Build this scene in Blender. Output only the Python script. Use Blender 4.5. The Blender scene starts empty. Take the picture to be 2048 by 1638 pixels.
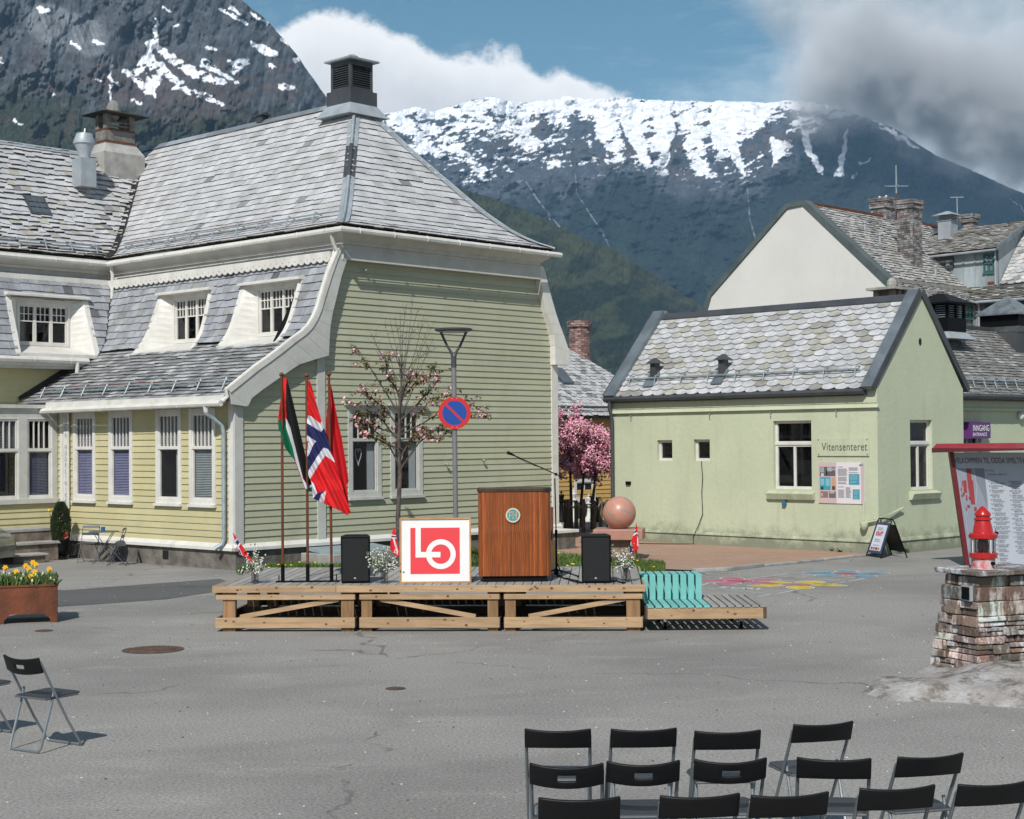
import bpy, bmesh, math, random
import numpy as np
from mathutils import Vector, Matrix
random.seed(7); rng = np.random.default_rng(11)
S = bpy.context.scene
COL = S.collection
R = math.radians
# ------------------------------------------------------------------ camera
FPX, PITCH, ROLL, EYE = 3170.0, R(1.122), R(-.475), 2.5
_c, _s = math.cos(PITCH), math.sin(PITCH)
_f = Vector((0, _c, _s)); _x0 = Vector((1, 0, 0)); _u0 = Vector((0, -_s, _c))
_x = _x0*math.cos(ROLL)+_u0*math.sin(ROLL); _u = _u0*math.cos(ROLL)-_x0*math.sin(ROLL)
cam_d = bpy.data.cameras.new("camera"); cam = bpy.data.objects.new("camera", cam_d); COL.objects.link(cam)
cam.matrix_world = Matrix(((_x.x, _u.x, -_f.x, 0), (_x.y, _u.y, -_f.y, 0), (_x.z, _u.z, -_f.z, EYE), (0, 0, 0, 1)))
cam_d.sensor_width = 36; cam_d.lens = FPX/2048*36; cam_d.clip_end = 30000; cam_d.clip_start = .1
S.camera = cam
S.render.resolution_x = 1024; S.render.resolution_y = 819
# ------------------------------------------------------------------ world, sun
SUN_EL, SUN_TRAVEL = R(43), Vector((.235, .97, 0)).normalized()
w = bpy.data.worlds.new("World"); S.world = w; w.use_nodes = True
nt = w.node_tree; nt.nodes.clear()
def N(t, typ, **k):
    n = t.nodes.new(typ)
    for a, b in k.items(): setattr(n, a, b)
    return n
def mth(t, op, a, b=None, c=None, clamp=False):
    n = N(t, 'ShaderNodeMath', operation=op, use_clamp=clamp)
    for i, q in enumerate((a, b, c)):
        if q is None: continue
        if isinstance(q, (int, float)): n.inputs[i].default_value = q
        else: t.links.new(q, n.inputs[i])
    return n.outputs[0]
def mrange(t, v, a, b, c=0., d=1., smooth=True):
    n = N(t, 'ShaderNodeMapRange', interpolation_type='SMOOTHSTEP' if smooth else 'LINEAR')
    t.links.new(v, n.inputs[0])
    for i, q in enumerate((a, b, c, d)):
        if isinstance(q, (int, float)): n.inputs[i+1].default_value = q
        else: t.links.new(q, n.inputs[i+1])
    return n.outputs[0]
sky = N(nt, 'ShaderNodeTexSky', sky_type='NISHITA', sun_disc=False)
sky.sun_elevation = SUN_EL
sky.sun_rotation = math.atan2(-SUN_TRAVEL.x, -SUN_TRAVEL.y)
sky.air_density = 1.0; sky.dust_density = .6; sky.ozone_density = 2.5
bg = N(nt, 'ShaderNodeBackground'); bg.inputs[1].default_value = .072
hs = N(nt, 'ShaderNodeHueSaturation'); hs.inputs['Saturation'].default_value = 1.12; hs.inputs['Hue'].default_value = .478; hs.inputs['Value'].default_value = 1.0
nt.links.new(sky.outputs[0], hs.inputs['Color']); nt.links.new(hs.outputs[0], bg.inputs[0])
tc = N(nt, 'ShaderNodeTexCoord'); sep = N(nt, 'ShaderNodeSeparateXYZ'); nt.links.new(tc.outputs['Generated'], sep.inputs[0])
X, Y, Z = sep.outputs
azt = mth(nt, 'DIVIDE', X, mth(nt, 'MAXIMUM', Y, .02))          # tangent of the azimuth
elt = mth(nt, 'DIVIDE', Z, mth(nt, 'MAXIMUM', Y, .02))          # tangent of the elevation
def wn(scale, detail=8, rough=.55, dist=0., sc=(1, 1, 1), off=(0, 0, 0)):
    mp = N(nt, 'ShaderNodeMapping'); nt.links.new(tc.outputs['Generated'], mp.inputs[0])
    mp.inputs['Scale'].default_value = sc; mp.inputs['Location'].default_value = off
    n = N(nt, 'ShaderNodeTexNoise'); nt.links.new(mp.outputs[0], n.inputs['Vector'])
    n.inputs['Scale'].default_value = scale; n.inputs['Detail'].default_value = detail
    n.inputs['Roughness'].default_value = rough; n.inputs['Distortion'].default_value = dist
    return n.outputs[0]
def tanpx(px, py): return ((px-1024)/FPX, (819-py)/FPX+PITCH+.0083*(px-1024)/FPX)
def curve(inp, pts, x0, x1):
    fc = N(nt, 'ShaderNodeFloatCurve'); m = fc.mapping; c = m.curves[0]
    q = [((p[0]-x0)/(x1-x0), p[1]) for p in pts]
    c.points[0].location = q[0]; c.points[1].location = q[-1]
    for p in q[1:-1]: c.points.new(*p)
    m.update()
    nt.links.new(mrange(nt, inp, x0, x1, smooth=False), fc.inputs['Value'])
    return fc.outputs[0]
pts = [tanpx(*p) for p in ((-300, 60), (300, 60), (500, 70), (560, 42), (640, 25), (740, 30), (830, 50), (930, 92), (1040, 100), (1130, 128), (1200, 150), (1290, 185), (1340, 235), (1700, 260), (2500, 260))]
top = curve(azt, pts, pts[0][0], pts[-1][0])
n1 = wn(22, 10, .62); n2 = wn(5, 6, .6, off=(3, 1, 2))
edge = mth(nt, 'ADD', top, mth(nt, 'MULTIPLY', mth(nt, 'SUBTRACT', n1, .5), .05))
cum = mrange(nt, mth(nt, 'SUBTRACT', edge, elt), -.0015, .0085)
# grey bank of cloud on the right: boundary by azimuth as a function of elevation
bpts = [(tanpx(0, y)[1], tanpx(x, 800)[0]) for x, y in ((1640, 420), (1600, 260), (1575, 195), (1565, 130), (1520, 60), (1490, 0), (1440, -120), (1200, -400))]
be = curve(elt, bpts, bpts[0][0], bpts[-1][0])
grey = mrange(nt, mth(nt, 'ADD', mth(nt, 'SUBTRACT', azt, be), mth(nt, 'MULTIPLY', mth(nt, 'SUBTRACT', n2, .5), .09)), -.006, .03)
wisp = mth(nt, 'MULTIPLY', mrange(nt, mth(nt, 'ADD', wn(8, 10, .70, .5, sc=(1, 1, 3), off=(1, 0, 4)), mth(nt, 'MULTIPLY', mrange(nt, azt, .05, .16), .10)), .50, .80), .55)
shade1 = mrange(nt, wn(9, 7, .55, off=(5, 5, 1)), .3, .7)
shade2 = mrange(nt, mth(nt, 'ADD', mth(nt, 'MULTIPLY', wn(5, 6, .5, .3, off=(2, 8, 0)), .6), mth(nt, 'MULTIPLY', wn(15, 8, .6, .4, off=(4, 1, 6)), .4)), .38, .62)
def ramp2(fac, a, b):
    r = N(nt, 'ShaderNodeMix', data_type='RGBA'); nt.links.new(fac, r.inputs[0])
    r.inputs[6].default_value = (*a, 1); r.inputs[7].default_value = (*b, 1); return r.outputs[2]
depth1 = mrange(nt, mth(nt, 'SUBTRACT', edge, elt), 0.0, .05)
c1 = ramp2(mth(nt, 'SUBTRACT', 1.0, mth(nt, 'MULTIPLY', depth1, mth(nt, 'ADD', .45, mth(nt, 'MULTIPLY', shade1, .5)))), (.60, .62, .65), (1.0, 1.0, 1.0))
c2 = ramp2(shade2, (.27, .345, .40), (.56, .61, .645))
b1 = N(nt, 'ShaderNodeBackground'); nt.links.new(c1, b1.inputs[0]); b1.inputs[1].default_value = 1.0
b2 = N(nt, 'ShaderNodeBackground'); nt.links.new(c2, b2.inputs[0]); b2.inputs[1].default_value = 1.0
b3 = N(nt, 'ShaderNodeBackground'); b3.inputs[0].default_value = (.62, .74, .80, 1); b3.inputs[1].default_value = 1.0
def mixs(fac, a, b):
    m = N(nt, 'ShaderNodeMixShader'); nt.links.new(fac, m.inputs[0]); nt.links.new(a, m.inputs[1]); nt.links.new(b, m.inputs[2]); return m.outputs[0]
o = mixs(wisp, bg.outputs[0], b3.outputs[0]); o = mixs(cum, o, b1.outputs[0]); o = mixs(grey, o, b2.outputs[0])
front = mrange(nt, Y, .1, .3)
o = mixs(front, bg.outputs[0], o)
wo = N(nt, 'ShaderNodeOutputWorld'); nt.links.new(o, wo.inputs[0])
sun_d = bpy.data.lights.new("sun", 'SUN'); sun = bpy.data.objects.new("sun", sun_d); COL.objects.link(sun)
sun_d.energy = 4.1; sun_d.angle = R(.5); sun_d.color = (1, .965, .915)
sd = Vector((SUN_TRAVEL.x*math.cos(SUN_EL), SUN_TRAVEL.y*math.cos(SUN_EL), -math.sin(SUN_EL)))
sun.rotation_euler = sd.to_track_quat('-Z', 'Y').to_euler(); sun.location = (-10, -20, 30)
vs = S.view_settings; vs.view_transform = 'Standard'; vs.look = 'None'; vs.exposure = 0.15; vs.gamma = 1.0; vs.use_curve_mapping = False
S.render.engine = 'CYCLES'
S.cycles.volume_bounces = 1; S.cycles.max_bounces = 8; S.cycles.transparent_max_bounces = 12; S.cycles.volume_max_steps = 96
# ------------------------------------------------------------------ helpers
C0 = Vector((0, 0, EYE))
def ray(px, py): return _f+_x*((px-1024)/FPX)-_u*((py-819)/FPX)
def gnd(px, py, z=0.):
    r = ray(px, py); k = (z-EYE)/r.z; p = C0+r*k; return p
def atY(px, py, y):
    r = ray(px, py); return C0+r*(y/r.y)
class MB:
    def __init__(s): s.v = []; s.f = []; s.m = []; s.c = []
    def add(s, vs, fs, mi=0, c=(1, 1, 1)):
        b = len(s.v); s.v += [tuple(p) for p in vs]
        if isinstance(c, (int, float)): c = (c, c, c)
        for f in fs: s.f.append([b+i for i in f]); s.m.append(mi); s.c.append(c)
    def hexa(s, p, mi=0, c=(1, 1, 1)):   # 0-3 one side, 4-7 other
        s.add(p, [(3, 2, 1, 0), (4, 5, 6, 7), (0, 1, 5, 4), (1, 2, 6, 5), (2, 3, 7, 6), (3, 0, 4, 7)], mi, c)
    def box(s, a, b, mi=0, c=(1, 1, 1), M=None):
        x0, y0, z0 = a; x1, y1, z1 = b
        p = [(x0, y0, z0), (x1, y0, z0), (x1, y1, z0), (x0, y1, z0), (x0, y0, z1), (x1, y0, z1), (x1, y1, z1), (x0, y1, z1)]
        if M is not None: p = [M@Vector(q) for q in p]
        s.hexa(p, mi, c)
    def quad(s, a, b, c_, d, mi=0, c=(1, 1, 1)): s.add([a, b, c_, d], [(0, 1, 2, 3)], mi, c)
    def poly(s, pts, mi=0, c=(1, 1, 1)): s.add(pts, [tuple(range(len(pts)))], mi, c)
    def extr(s, pts, d, mi=0, c=(1, 1, 1)):   # extrude a planar outline by vector d
        d = Vector(d); n = len(pts); q = [Vector(p) for p in pts]
        s.add(q+[p+d for p in q], [tuple(range(n))[::-1], tuple(range(n, 2*n))]+[(i, (i+1) % n, n+(i+1) % n, n+i) for i in range(n)], mi, c)
    def strip(s, A, B, d, mi=0, c=(1, 1, 1)):  # thick ribbon between two polylines
        d = Vector(d)
        for i in range(len(A)-1):
            p = [Vector(A[i]), Vector(A[i+1]), Vector(B[i+1]), Vector(B[i])]
            s.hexa(p+[q+d for q in p], mi, c)
    def tube(s, pts, r, n=8, mi=0, c=(1, 1, 1), caps=True):
        pts = [Vector(p) for p in pts]; m = len(pts)
        rs = r if isinstance(r, (list, tuple)) else [r]*m
        t0 = (pts[1]-pts[0]).normalized(); up = Vector((0, 0, 1)) if abs(t0.z) < .9 else Vector((1, 0, 0))
        e = t0.cross(up).normalized(); vs = []
        for i, p in enumerate(pts):
            t = ((pts[min(i+1, m-1)]-p).normalized()+(p-pts[max(i-1, 0)]).normalized())
            if t.length < 1e-6: t = t0
            t.normalize(); e = (e-t*e.dot(t)); e = e.normalized() if e.length > 1e-6 else t.orthogonal().normalized(); g = t.cross(e)
            for k in range(n):
                a = 2*math.pi*k/n; vs.append(p+(e*math.cos(a)+g*math.sin(a))*rs[i])
        fs = [(i*n+k, i*n+(k+1) % n, (i+1)*n+(k+1) % n, (i+1)*n+k) for i in range(m-1) for k in range(n)]
        if caps: fs += [tuple(range(n))[::-1], tuple(range((m-1)*n, m*n))]
        s.add(vs, fs, mi, c)
    def lathe(s, prof, o=(0, 0, 0), n=16, mi=0, c=(1, 1, 1), sq=False):
        vs = []; off = math.pi/4 if sq else 0
        for r, z in prof:
            for k in range(n):
                a = 2*math.pi*k/n+off; vs.append((o[0]+r*math.cos(a), o[1]+r*math.sin(a), o[2]+z))
        m = len(prof)
        fs = [(i*n+k, i*n+(k+1) % n, (i+1)*n+(k+1) % n, (i+1)*n+k) for i in range(m-1) for k in range(n)]
        fs += [tuple(range(n))[::-1], tuple(range((m-1)*n, m*n))]
        s.add(vs, fs, mi, c)
    def ball(s, o, r, n=12, m=8, mi=0, c=(1, 1, 1), sc=(1, 1, 1)):
        vs = []; fs = []
        for i in range(m+1):
            th = math.pi*i/m
            for k in range(n):
                a = 2*math.pi*k/n
                vs.append((o[0]+r*sc[0]*math.sin(th)*math.cos(a), o[1]+r*sc[1]*math.sin(th)*math.sin(a), o[2]+r*sc[2]*math.cos(th)))
        fs = [(i*n+k, i*n+(k+1) % n, (i+1)*n+(k+1) % n, (i+1)*n+k) for i in range(m) for k in range(n)]
        s.add(vs, fs, mi, c)
    def build(s, name, mats, parent=None, smooth=False, bevel=0., loc=None):
        me = bpy.data.meshes.new(name); me.from_pydata(s.v, [], s.f)
        if not isinstance(mats, (list, tuple)): mats = [mats]
        for m in mats: me.materials.append(m)
        me.polygons.foreach_set('material_index', s.m)
        at = me.attributes.new('fcol', 'FLOAT_COLOR', 'FACE')
        at.data.foreach_set('color', [q for c in s.c for q in (*c, 1.)])
        if smooth: me.polygons.foreach_set('use_smooth', [True]*len(s.f))
        me.validate(clean_customdata=False); me.update()
        bm = bmesh.new(); bm.from_mesh(me); bmesh.ops.recalc_face_normals(bm, faces=bm.faces); bm.to_mesh(me); bm.free()
        o = bpy.data.objects.new(name, me); COL.objects.link(o)
        if parent is not None: o.parent = parent
        if loc is not None: o.location = loc
        if smooth:
            try:
                md = o.modifiers.new('es', 'EDGE_SPLIT'); md.split_angle = R(38)
            except Exception: pass
        if bevel:
            b = o.modifiers.new('bev', 'BEVEL'); b.width = bevel; b.segments = 2; b.limit_method = 'ANGLE'; b.angle_limit = R(40)
        return o
def tag(o, label=None, cat=None, group=None, kind=None):
    if label: o['label'] = label
    if cat: o['category'] = cat
    if group: o['group'] = group
    if kind: o['kind'] = kind
    return o
def thing(name, label, cat, loc=(0, 0, 0), rz=0., group=None):
    o = bpy.data.objects.new(name, None); COL.objects.link(o); o.empty_display_size = .3
    o.location = loc; o.rotation_euler = (0, 0, rz)
    return tag(o, label, cat, group)
def dup(root, loc, rz, label, group=None):
    r = root.copy(); COL.objects.link(r); r.location = loc; r.rotation_euler = (0, 0, rz); r['label'] = label
    if group: r['group'] = group
    for ch in list(root.children):
        c = ch.copy(); COL.objects.link(c); c.parent = r
        for g in ch.children:
            d = g.copy(); COL.objects.link(d); d.parent = c
    return r
def text_mesh(txt, size, bold=0., align='LEFT', shear=0., sx=1., spacing=1., depth=0.):
    cu = bpy.data.curves.new('t', 'FONT'); cu.body = txt; cu.size = size; cu.align_x = align; cu.offset = bold; cu.shear = shear
    cu.space_character = spacing; cu.extrude = depth; cu.resolution_u = 3
    ob = bpy.data.objects.new('t', cu); COL.objects.link(ob); bpy.context.view_layer.update()
    me = bpy.data.meshes.new_from_object(ob.evaluated_get(bpy.context.evaluated_depsgraph_get()))
    vs = [(v.co.x*sx, v.co.y, v.co.z) for v in me.vertices]; fs = [tuple(p.vertices) for p in me.polygons]
    bpy.data.objects.remove(ob); bpy.data.curves.remove(cu); bpy.data.meshes.remove(me)
    return vs, fs
def add_text(mb, txt, size, org, ex, ey, mi=0, c=(0, 0, 0), **k):
    vs, fs = text_mesh(txt, size, **k); org, ex, ey = Vector(org), Vector(ex), Vector(ey); en = ex.cross(ey)
    mb.add([org+ex*v[0]+ey*v[1]+en*v[2] for v in vs], fs, mi, c)
# ------------------------------------------------------------------ materials
def mat(name, col, rough=.7, var=.12, vs=2., col2=None, bump=.15, bs=40., metal=0., fcol=True, stretch=(1, 1, 1), dirt=0., dirtcol=(.1, .09, .075), ds=1.2, spec=.4, noise_rough=.6, coat=0., streak=0., splash=0., dt=(.5, .75)):
    m = bpy.data.materials.new(name); m.use_nodes = True; t = m.node_tree; P = t.nodes['Principled BSDF']
    P.inputs['Roughness'].default_value = rough; P.inputs['Metallic'].default_value = metal; P.inputs['Specular IOR Level'].default_value = spec
    if coat: P.inputs['Coat Weight'].default_value = coat
    tcn = N(t, 'ShaderNodeTexCoord'); mp = N(t, 'ShaderNodeMapping'); t.links.new(tcn.outputs['Object'], mp.inputs[0]); mp.inputs['Scale'].default_value = stretch
    def noise(sc, det=6, ro=.6, dist=0., v=mp):
        n = N(t, 'ShaderNodeTexNoise'); t.links.new(v.outputs[0], n.inputs['Vector']); n.inputs['Scale'].default_value = sc
        n.inputs['Detail'].default_value = det; n.inputs['Roughness'].default_value = ro; n.inputs['Distortion'].default_value = dist; return n.outputs[0]
    def mix(fac, a, b, bt='MIX'):
        x = N(t, 'ShaderNodeMix', data_type='RGBA', blend_type=bt)
        for i, q in ((0, fac), (6, a), (7, b)):
            if isinstance(q, (int, float)): x.inputs[i].default_value = q
            elif isinstance(q, tuple): x.inputs[i].default_value = (*q[:3], 1)
            else: t.links.new(q, x.inputs[i])
        return x.outputs[2]
    if col2 is None: col2 = tuple(c*(1-var*2.2) for c in col)
    n = noise(vs, 7, noise_rough)
    c = mix(mrange(t, n, .32, .68), col, col2)
    n2 = noise(vs*9, 4, .6)
    c = mix(mth(t, 'MULTIPLY', mrange(t, n2, .35, .65), var*1.2, clamp=True), c, tuple(q*.55 for q in col))
    if dirt:
        d = N(t, 'ShaderNodeMapping'); t.links.new(tcn.outputs['Object'], d.inputs[0]); d.inputs['Scale'].default_value = (1, 1, .35)
        c = mix(mth(t, 'MULTIPLY', mrange(t, noise(ds, 9, .7, v=d), dt[0], dt[1]), dirt, clamp=True), c, dirtcol)
    if streak:
        d = N(t, 'ShaderNodeMapping'); t.links.new(tcn.outputs['Object'], d.inputs[0]); d.inputs['Scale'].default_value = (1, 1, .12)
        c = mix(mth(t, 'MULTIPLY', mrange(t, noise(4.5, 7, .65, v=d), .52, .72), streak, clamp=True), c, dirtcol)
        c = mix(mth(t, 'MULTIPLY', mrange(t, noise(7, 9, .8), .66, .70), streak*1.4, clamp=True), c, tuple(q*.6 for q in dirtcol))
    if splash:
        sz_ = N(t, 'ShaderNodeSeparateXYZ'); t.links.new(tcn.outputs['Object'], sz_.inputs[0])
        c = mix(mth(t, 'MULTIPLY', mrange(t, mth(t, 'ADD', sz_.outputs[2], mth(t, 'MULTIPLY', noise(3.5, 8, .7), -1.1)), .05, -.50), splash, clamp=True), c, tuple(q*.42 for q in dirtcol))
    if fcol:
        a = N(t, 'ShaderNodeAttribute', attribute_name='fcol'); c = mix(1., c, a.outputs['Color'], 'MULTIPLY')
    t.links.new(c, P.inputs['Base Color'])
    if bump:
        b = N(t, 'ShaderNodeBump'); b.inputs['Strength'].default_value = bump; b.inputs['Distance'].default_value = .02
        t.links.new(noise(bs, 4, .6), b.inputs['Height']); t.links.new(b.outputs[0], P.inputs['Normal'])
    m['_c'] = 1
    return m
def glassmat(name, tint=(.02, .025, .03), tr=.8, rough=.03):
    m = bpy.data.materials.new(name); m.use_nodes = True; t = m.node_tree; t.nodes.clear()
    o = N(t, 'ShaderNodeOutputMaterial'); g = N(t, 'ShaderNodeBsdfGlossy'); g.inputs['Roughness'].default_value = rough
    tr_ = N(t, 'ShaderNodeBsdfTransparent'); tr_.inputs[0].default_value = (tr, tr, tr*1.02, 1)
    fr = N(t, 'ShaderNodeLayerWeight'); fr.inputs[0].default_value = .5
    mx = N(t, 'ShaderNodeMixShader'); t.links.new(mth(t, 'ADD', mth(t, 'MULTIPLY', mth(t, 'POWER', fr.outputs['Facing'], 4.), .8), .055, clamp=True), mx.inputs[0]); t.links.new(tr_.outputs[0], mx.inputs[1]); t.links.new(g.outputs[0], mx.inputs[2])
    t.links.new(mx.outputs[0], o.inputs[0]); return m
M = {}
M['white'] = mat('white_paint', (.66, .645, .60), .6, .06, 3, dirt=.35, dirtcol=(.33, .29, .22), ds=2.5, bs=60, bump=.12)
M['trim'] = mat('grey_white_trim', (.52, .52, .485), .6, .06, 3, dirt=.35, dirtcol=(.28, .26, .21), ds=2.5, bump=.12)
M['yellow'] = mat('yellow_siding', (.50, .455, .26), .62, .05, .8, dirt=.35, dirtcol=(.33, .29, .17), ds=1.5, bs=25, bump=.1)
M['olive'] = mat('olive_siding', (.41, .415, .30), .62, .06, .7, col2=(.375, .38, .27), dirt=.4, dirtcol=(.26, .26, .17), ds=1.1, bs=25, bump=.1)
M['found'] = mat('foundation', (.20, .18, .155), .95, .25, 3, bs=14, bump=.9, dirt=.5, dirtcol=(.08, .07, .06))
M['slate'] = mat('slate', (.53, .535, .54), .62, .12, 2.2, bs=30, bump=.2, dirt=.22, dirtcol=(.2, .19, .16), ds=3.5)
M['slate2'] = mat('slate_blue', (.33, .345, .37), .6, .14, 3, bs=30, bump=.2, dirt=.3, dirtcol=(.13, .13, .125), ds=6)
M['under'] = mat('roof_underlay', (.035, .032, .028), .95, .2, 4)
M['zinc'] = mat('zinc', (.40, .44, .47), .5, .12, 2, metal=.25, bs=8, bump=.1, dirt=.3, dirtcol=(.16, .17, .18))
M['dzinc'] = mat('dark_metal', (.075, .08, .088), .5, .12, 2, metal=.2, bs=8, bump=.05, dirt=.3, dirtcol=(.14, .14, .14))
M['black'] = mat('black_plastic', (.005, .005, .0055), .55, .1, 5, bump=.05, bs=200, spec=.12)
M['rust'] = mat('rusty_steel', (.20, .062, .026), .85, .3, 2.2, col2=(.10, .034, .018), bs=20, bump=.5, dirt=.7, dirtcol=(.05, .02, .013), ds=3)
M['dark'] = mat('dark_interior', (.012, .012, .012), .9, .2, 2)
M['glass'] = glassmat('window_glass')
M['plain'] = mat('painted', (1, 1, 1), .6, .03, 3, bump=.03)
M['print'] = mat('printed_sheet', (1, 1, 1), .5, .02, 2, bump=0)
M['cloth'] = mat('cloth', (1, 1, 1), .85, .05, 5, bump=.12, bs=150, spec=.2)
M['green'] = mat('green_plaster', (.475, .51, .365), .85, .05, .9, col2=(.44, .475, .335), bs=9, bump=.35, dirt=.3, dirtcol=(.33, .345, .25), ds=.9, streak=.35, splash=.8)
M['concrete'] = mat('concrete', (.38, .37, .345), .9, .15, 3, bs=20, bump=.4, dirt=.4, dirtcol=(.14, .12, .1))
M['steel'] = mat('galvanised_steel', (.36, .42, .45), .5, .12, 5, metal=.35, bump=.05)
M['brick'] = mat('old_brick', (.17, .135, .12), .95, .4, 9, col2=(.32, .31, .30), bs=18, bump=.8, dirt=.6, dirtcol=(.1, .08, .07))
M['wall_white'] = mat('white_render', (.62, .61, .575), .85, .03, .5, bs=3, bump=.15, dirt=.25, dirtcol=(.5, .47, .42), ds=.5, streak=.18)
# ================================================================== builders shared by the houses
def arc(path):
    L = [0.]
    for a, b in zip(path, path[1:]): L.append(L[-1]+math.hypot(b[0]-a[0], b[1]-a[1]))
    def f(t):
        t = max(0., min(L[-1], t))
        for i in range(len(L)-1):
            if t <= L[i+1]:
                k = (t-L[i])/(L[i+1]-L[i]); return (path[i][0]+(path[i+1][0]-path[i][0])*k, path[i][1]+(path[i+1][1]-path[i][1])*k)
        return path[-1]
    return f, L[-1]
def interp(path, x, ia=1, ib=0):     # value of column ib where column ia equals x (ia ascending)
    if x <= path[0][ia]: return path[0][ib]
    for a, b in zip(path, path[1:]):
        if x <= b[ia]: return a[ib]+(b[ib]-a[ib])*(x-a[ia])/(b[ia]-a[ia])
    return path[-1][ib]
def tint_slate():
    q = random.random()**.85
    if q < .035: k = random.uniform(.38, .6); return (k, k*1.0, k*1.03)
    if q < .10: k = random.uniform(.78, .88); return (k, k*.99, k*.94)
    k = random.uniform(.90, 1.08); return (k, k, k*1.01)
MOSS_SHADOW = [(.22, .17, .12), (.3, .26, .2), (.16, .13, .1), (.55, .5, .45), (.2, .15, .1)]  # slate lip colours: moss, plus the row shadow painted into them
def slates(mb, P, T, lim, row=.2, wd=.3, lift=.034, jig=.006, tint=tint_slate, skip=None, up=Vector((0, 0, 1)), lap=1.35, mi=0, scale=False):
    k = 0
    while k*row < T-.02:
        t0 = k*row; t1 = min(t0+row*lap, T); a0, b0 = lim(t0); a1, b1 = lim(t1)
        if b0-a0 < .05: k += 1; continue
        x = a0-wd*(.5 if k % 2 else .02)-random.random()*(0 if scale else .05)
        while x < b0:
            w = wd*(1 if scale else random.uniform(.78, 1.22)); g = .004 if not scale else .0
            xa, xb = max(x+g, a0), min(x+w-g, b0); ya, yb = max(x+g, a1), min(x+w-g, b1)
            x += w
            if skip:
                dead = False
                for h0, h1 in skip((t0+t1)/2):
                    if xa < h1 and xb > h0:
                        if xa < h0: xb = min(xb, h0); yb = min(yb, h0)
                        elif xb > h1: xa = max(xa, h1); ya = max(ya, h1)
                        else: dead = True
                if dead: continue
            if xb-xa < .02: continue
            if yb < ya: ya = yb = (a1 if x > 0 and a1 > xa else b1)
            dt = random.uniform(-jig, jig)*2.5
            tb = max(0, t0+dt); p00, p10 = P(xa, tb), P(xb, max(0, tb+random.uniform(-jig, jig)*2)); p01, p11 = P(ya, t1), P(yb, t1)
            e1 = P((xa+xb)/2+.05, t0)-P((xa+xb)/2-.05, t0); e2 = P((xa+xb)/2, t1)-P((xa+xb)/2, t0)
            n = e1.cross(e2).normalized(); n = n if n.dot(up) > 0 else -n
            l0 = lift+random.uniform(-jig, jig)
            c = tint()
            if scale:
                W_ = xb-xa; H_ = t1-t0; pts = []
                for j in range(7):
                    a = math.pi*j/6; sx = .5-.5*math.cos(a); sy = .42*(1-math.sin(a))
                    pts.append(P(xa+W_*sx, max(0, t0+row*sy*1.1+dt))+n*(l0-.3*lift*sy))
                top = [P(yb, t1)+n*.003, P(ya, t1)+n*.003]
                vs = pts+top; m = len(vs); vs2 = [v-n*.016 for v in pts]
                mb.add(vs+vs2, [tuple(range(m))]+[(j, m+j, m+j+1, j+1) for j in range(6)], mi, c)
            else:
                a, b = p00+n*l0, p10+n*(l0+random.uniform(-jig, jig)*.6); d, e = p11+n*.004, p01+n*.004
                mb.add([a, b, d, e, a-n*.022, b-n*.022, d-n*.012, e-n*.012], [(0, 1, 2, 3), (1, 5, 6, 2), (4, 0, 3, 7)], mi, c)
                mb.add([a, b, b-n*.022, a-n*.022], [(0, 3, 2, 1)], mi, random.choice(MOSS_SHADOW))
        k += 1
def surf(mb, P, T, lim, nt_=12, off=-.03, up=Vector((0, 0, 1)), mi=0, c=1.):
    pr = None
    for i in range(nt_+1):
        t = T*i/nt_; a, b = lim(t); m = (a+b)/2
        e1 = P(m+.05, t)-P(m-.05, t); tt = min(t, T-.02); e2 = P(m, tt+.02)-P(m, tt); n = e1.cross(e2).normalized(); n = n if n.dot(up) > 0 else -n
        q = (P(a, t)+n*off, P(b, t)+n*off)
        if pr: mb.quad(pr[0], pr[1], q[1], q[0], mi, c)
        pr = q
def siding(mb, P, z0, z1, lim, row=.133, mi=0, holes=(), cv=.05):
    z = z0; 
    while z < z1-.01:
        zt = min(z+row, z1)
        segs = [(lim(z), lim(zt))]
        out = []
        for (a, b), (c, d) in segs:
            iv = [(a, b, c, d)]
            for h in holes:
                if h[2] < (z+zt)/2 < h[3]:
                    nv = []
                    for (a_, b_, c_, d_) in iv:
                        if h[0] > a_ and h[0] < b_: nv.append((a_, h[0], c_, h[0]))
                        if h[1] < b_ and h[1] > a_: nv.append((h[1], b_, h[1], d_))
                        if h[1] <= a_ or h[0] >= b_: nv.append((a_, b_, c_, d_))
                    iv = nv
            out += iv
        for (a, b, c, d) in out:
            if b-a < .01: continue
            cuts = [0.]; L = b-a; q = random.uniform(1.5, 4.5)
            while q < L-1: cuts.append(q/L); q += random.uniform(2.5, 5)
            cuts.append(1.)
            for f0, f1 in zip(cuts, cuts[1:]):
                k = random.uniform(1-cv, 1+cv); o = random.uniform(.020, .026)
                xa, xb, ya, yb = a+(b-a)*f0, a+(b-a)*f1, c+(d-c)*f0, c+(d-c)*f1
                mb.add([P(xa, z, 0), P(xb, z, 0), P(xb, z, o), P(xa, z, o), P(ya, zt, .003), P(yb, zt, .003)],
                       [(0, 1, 2, 3), (3, 2, 5, 4), (0, 3, 4), (1, 5, 2)], mi, (k, k, k*random.uniform(.97, 1.02)))
        z = zt
def pbox(mb, P, x0, x1, z0, z1, o0, o1, mi=0, c=1.):
    mb.hexa([P(x0, z0, o0), P(x1, z0, o0), P(x1, z1, o0), P(x0, z1, o0), P(x0, z0, o1), P(x1, z0, o1), P(x1, z1, o1), P(x0, z1, o1)], mi, c)
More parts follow.
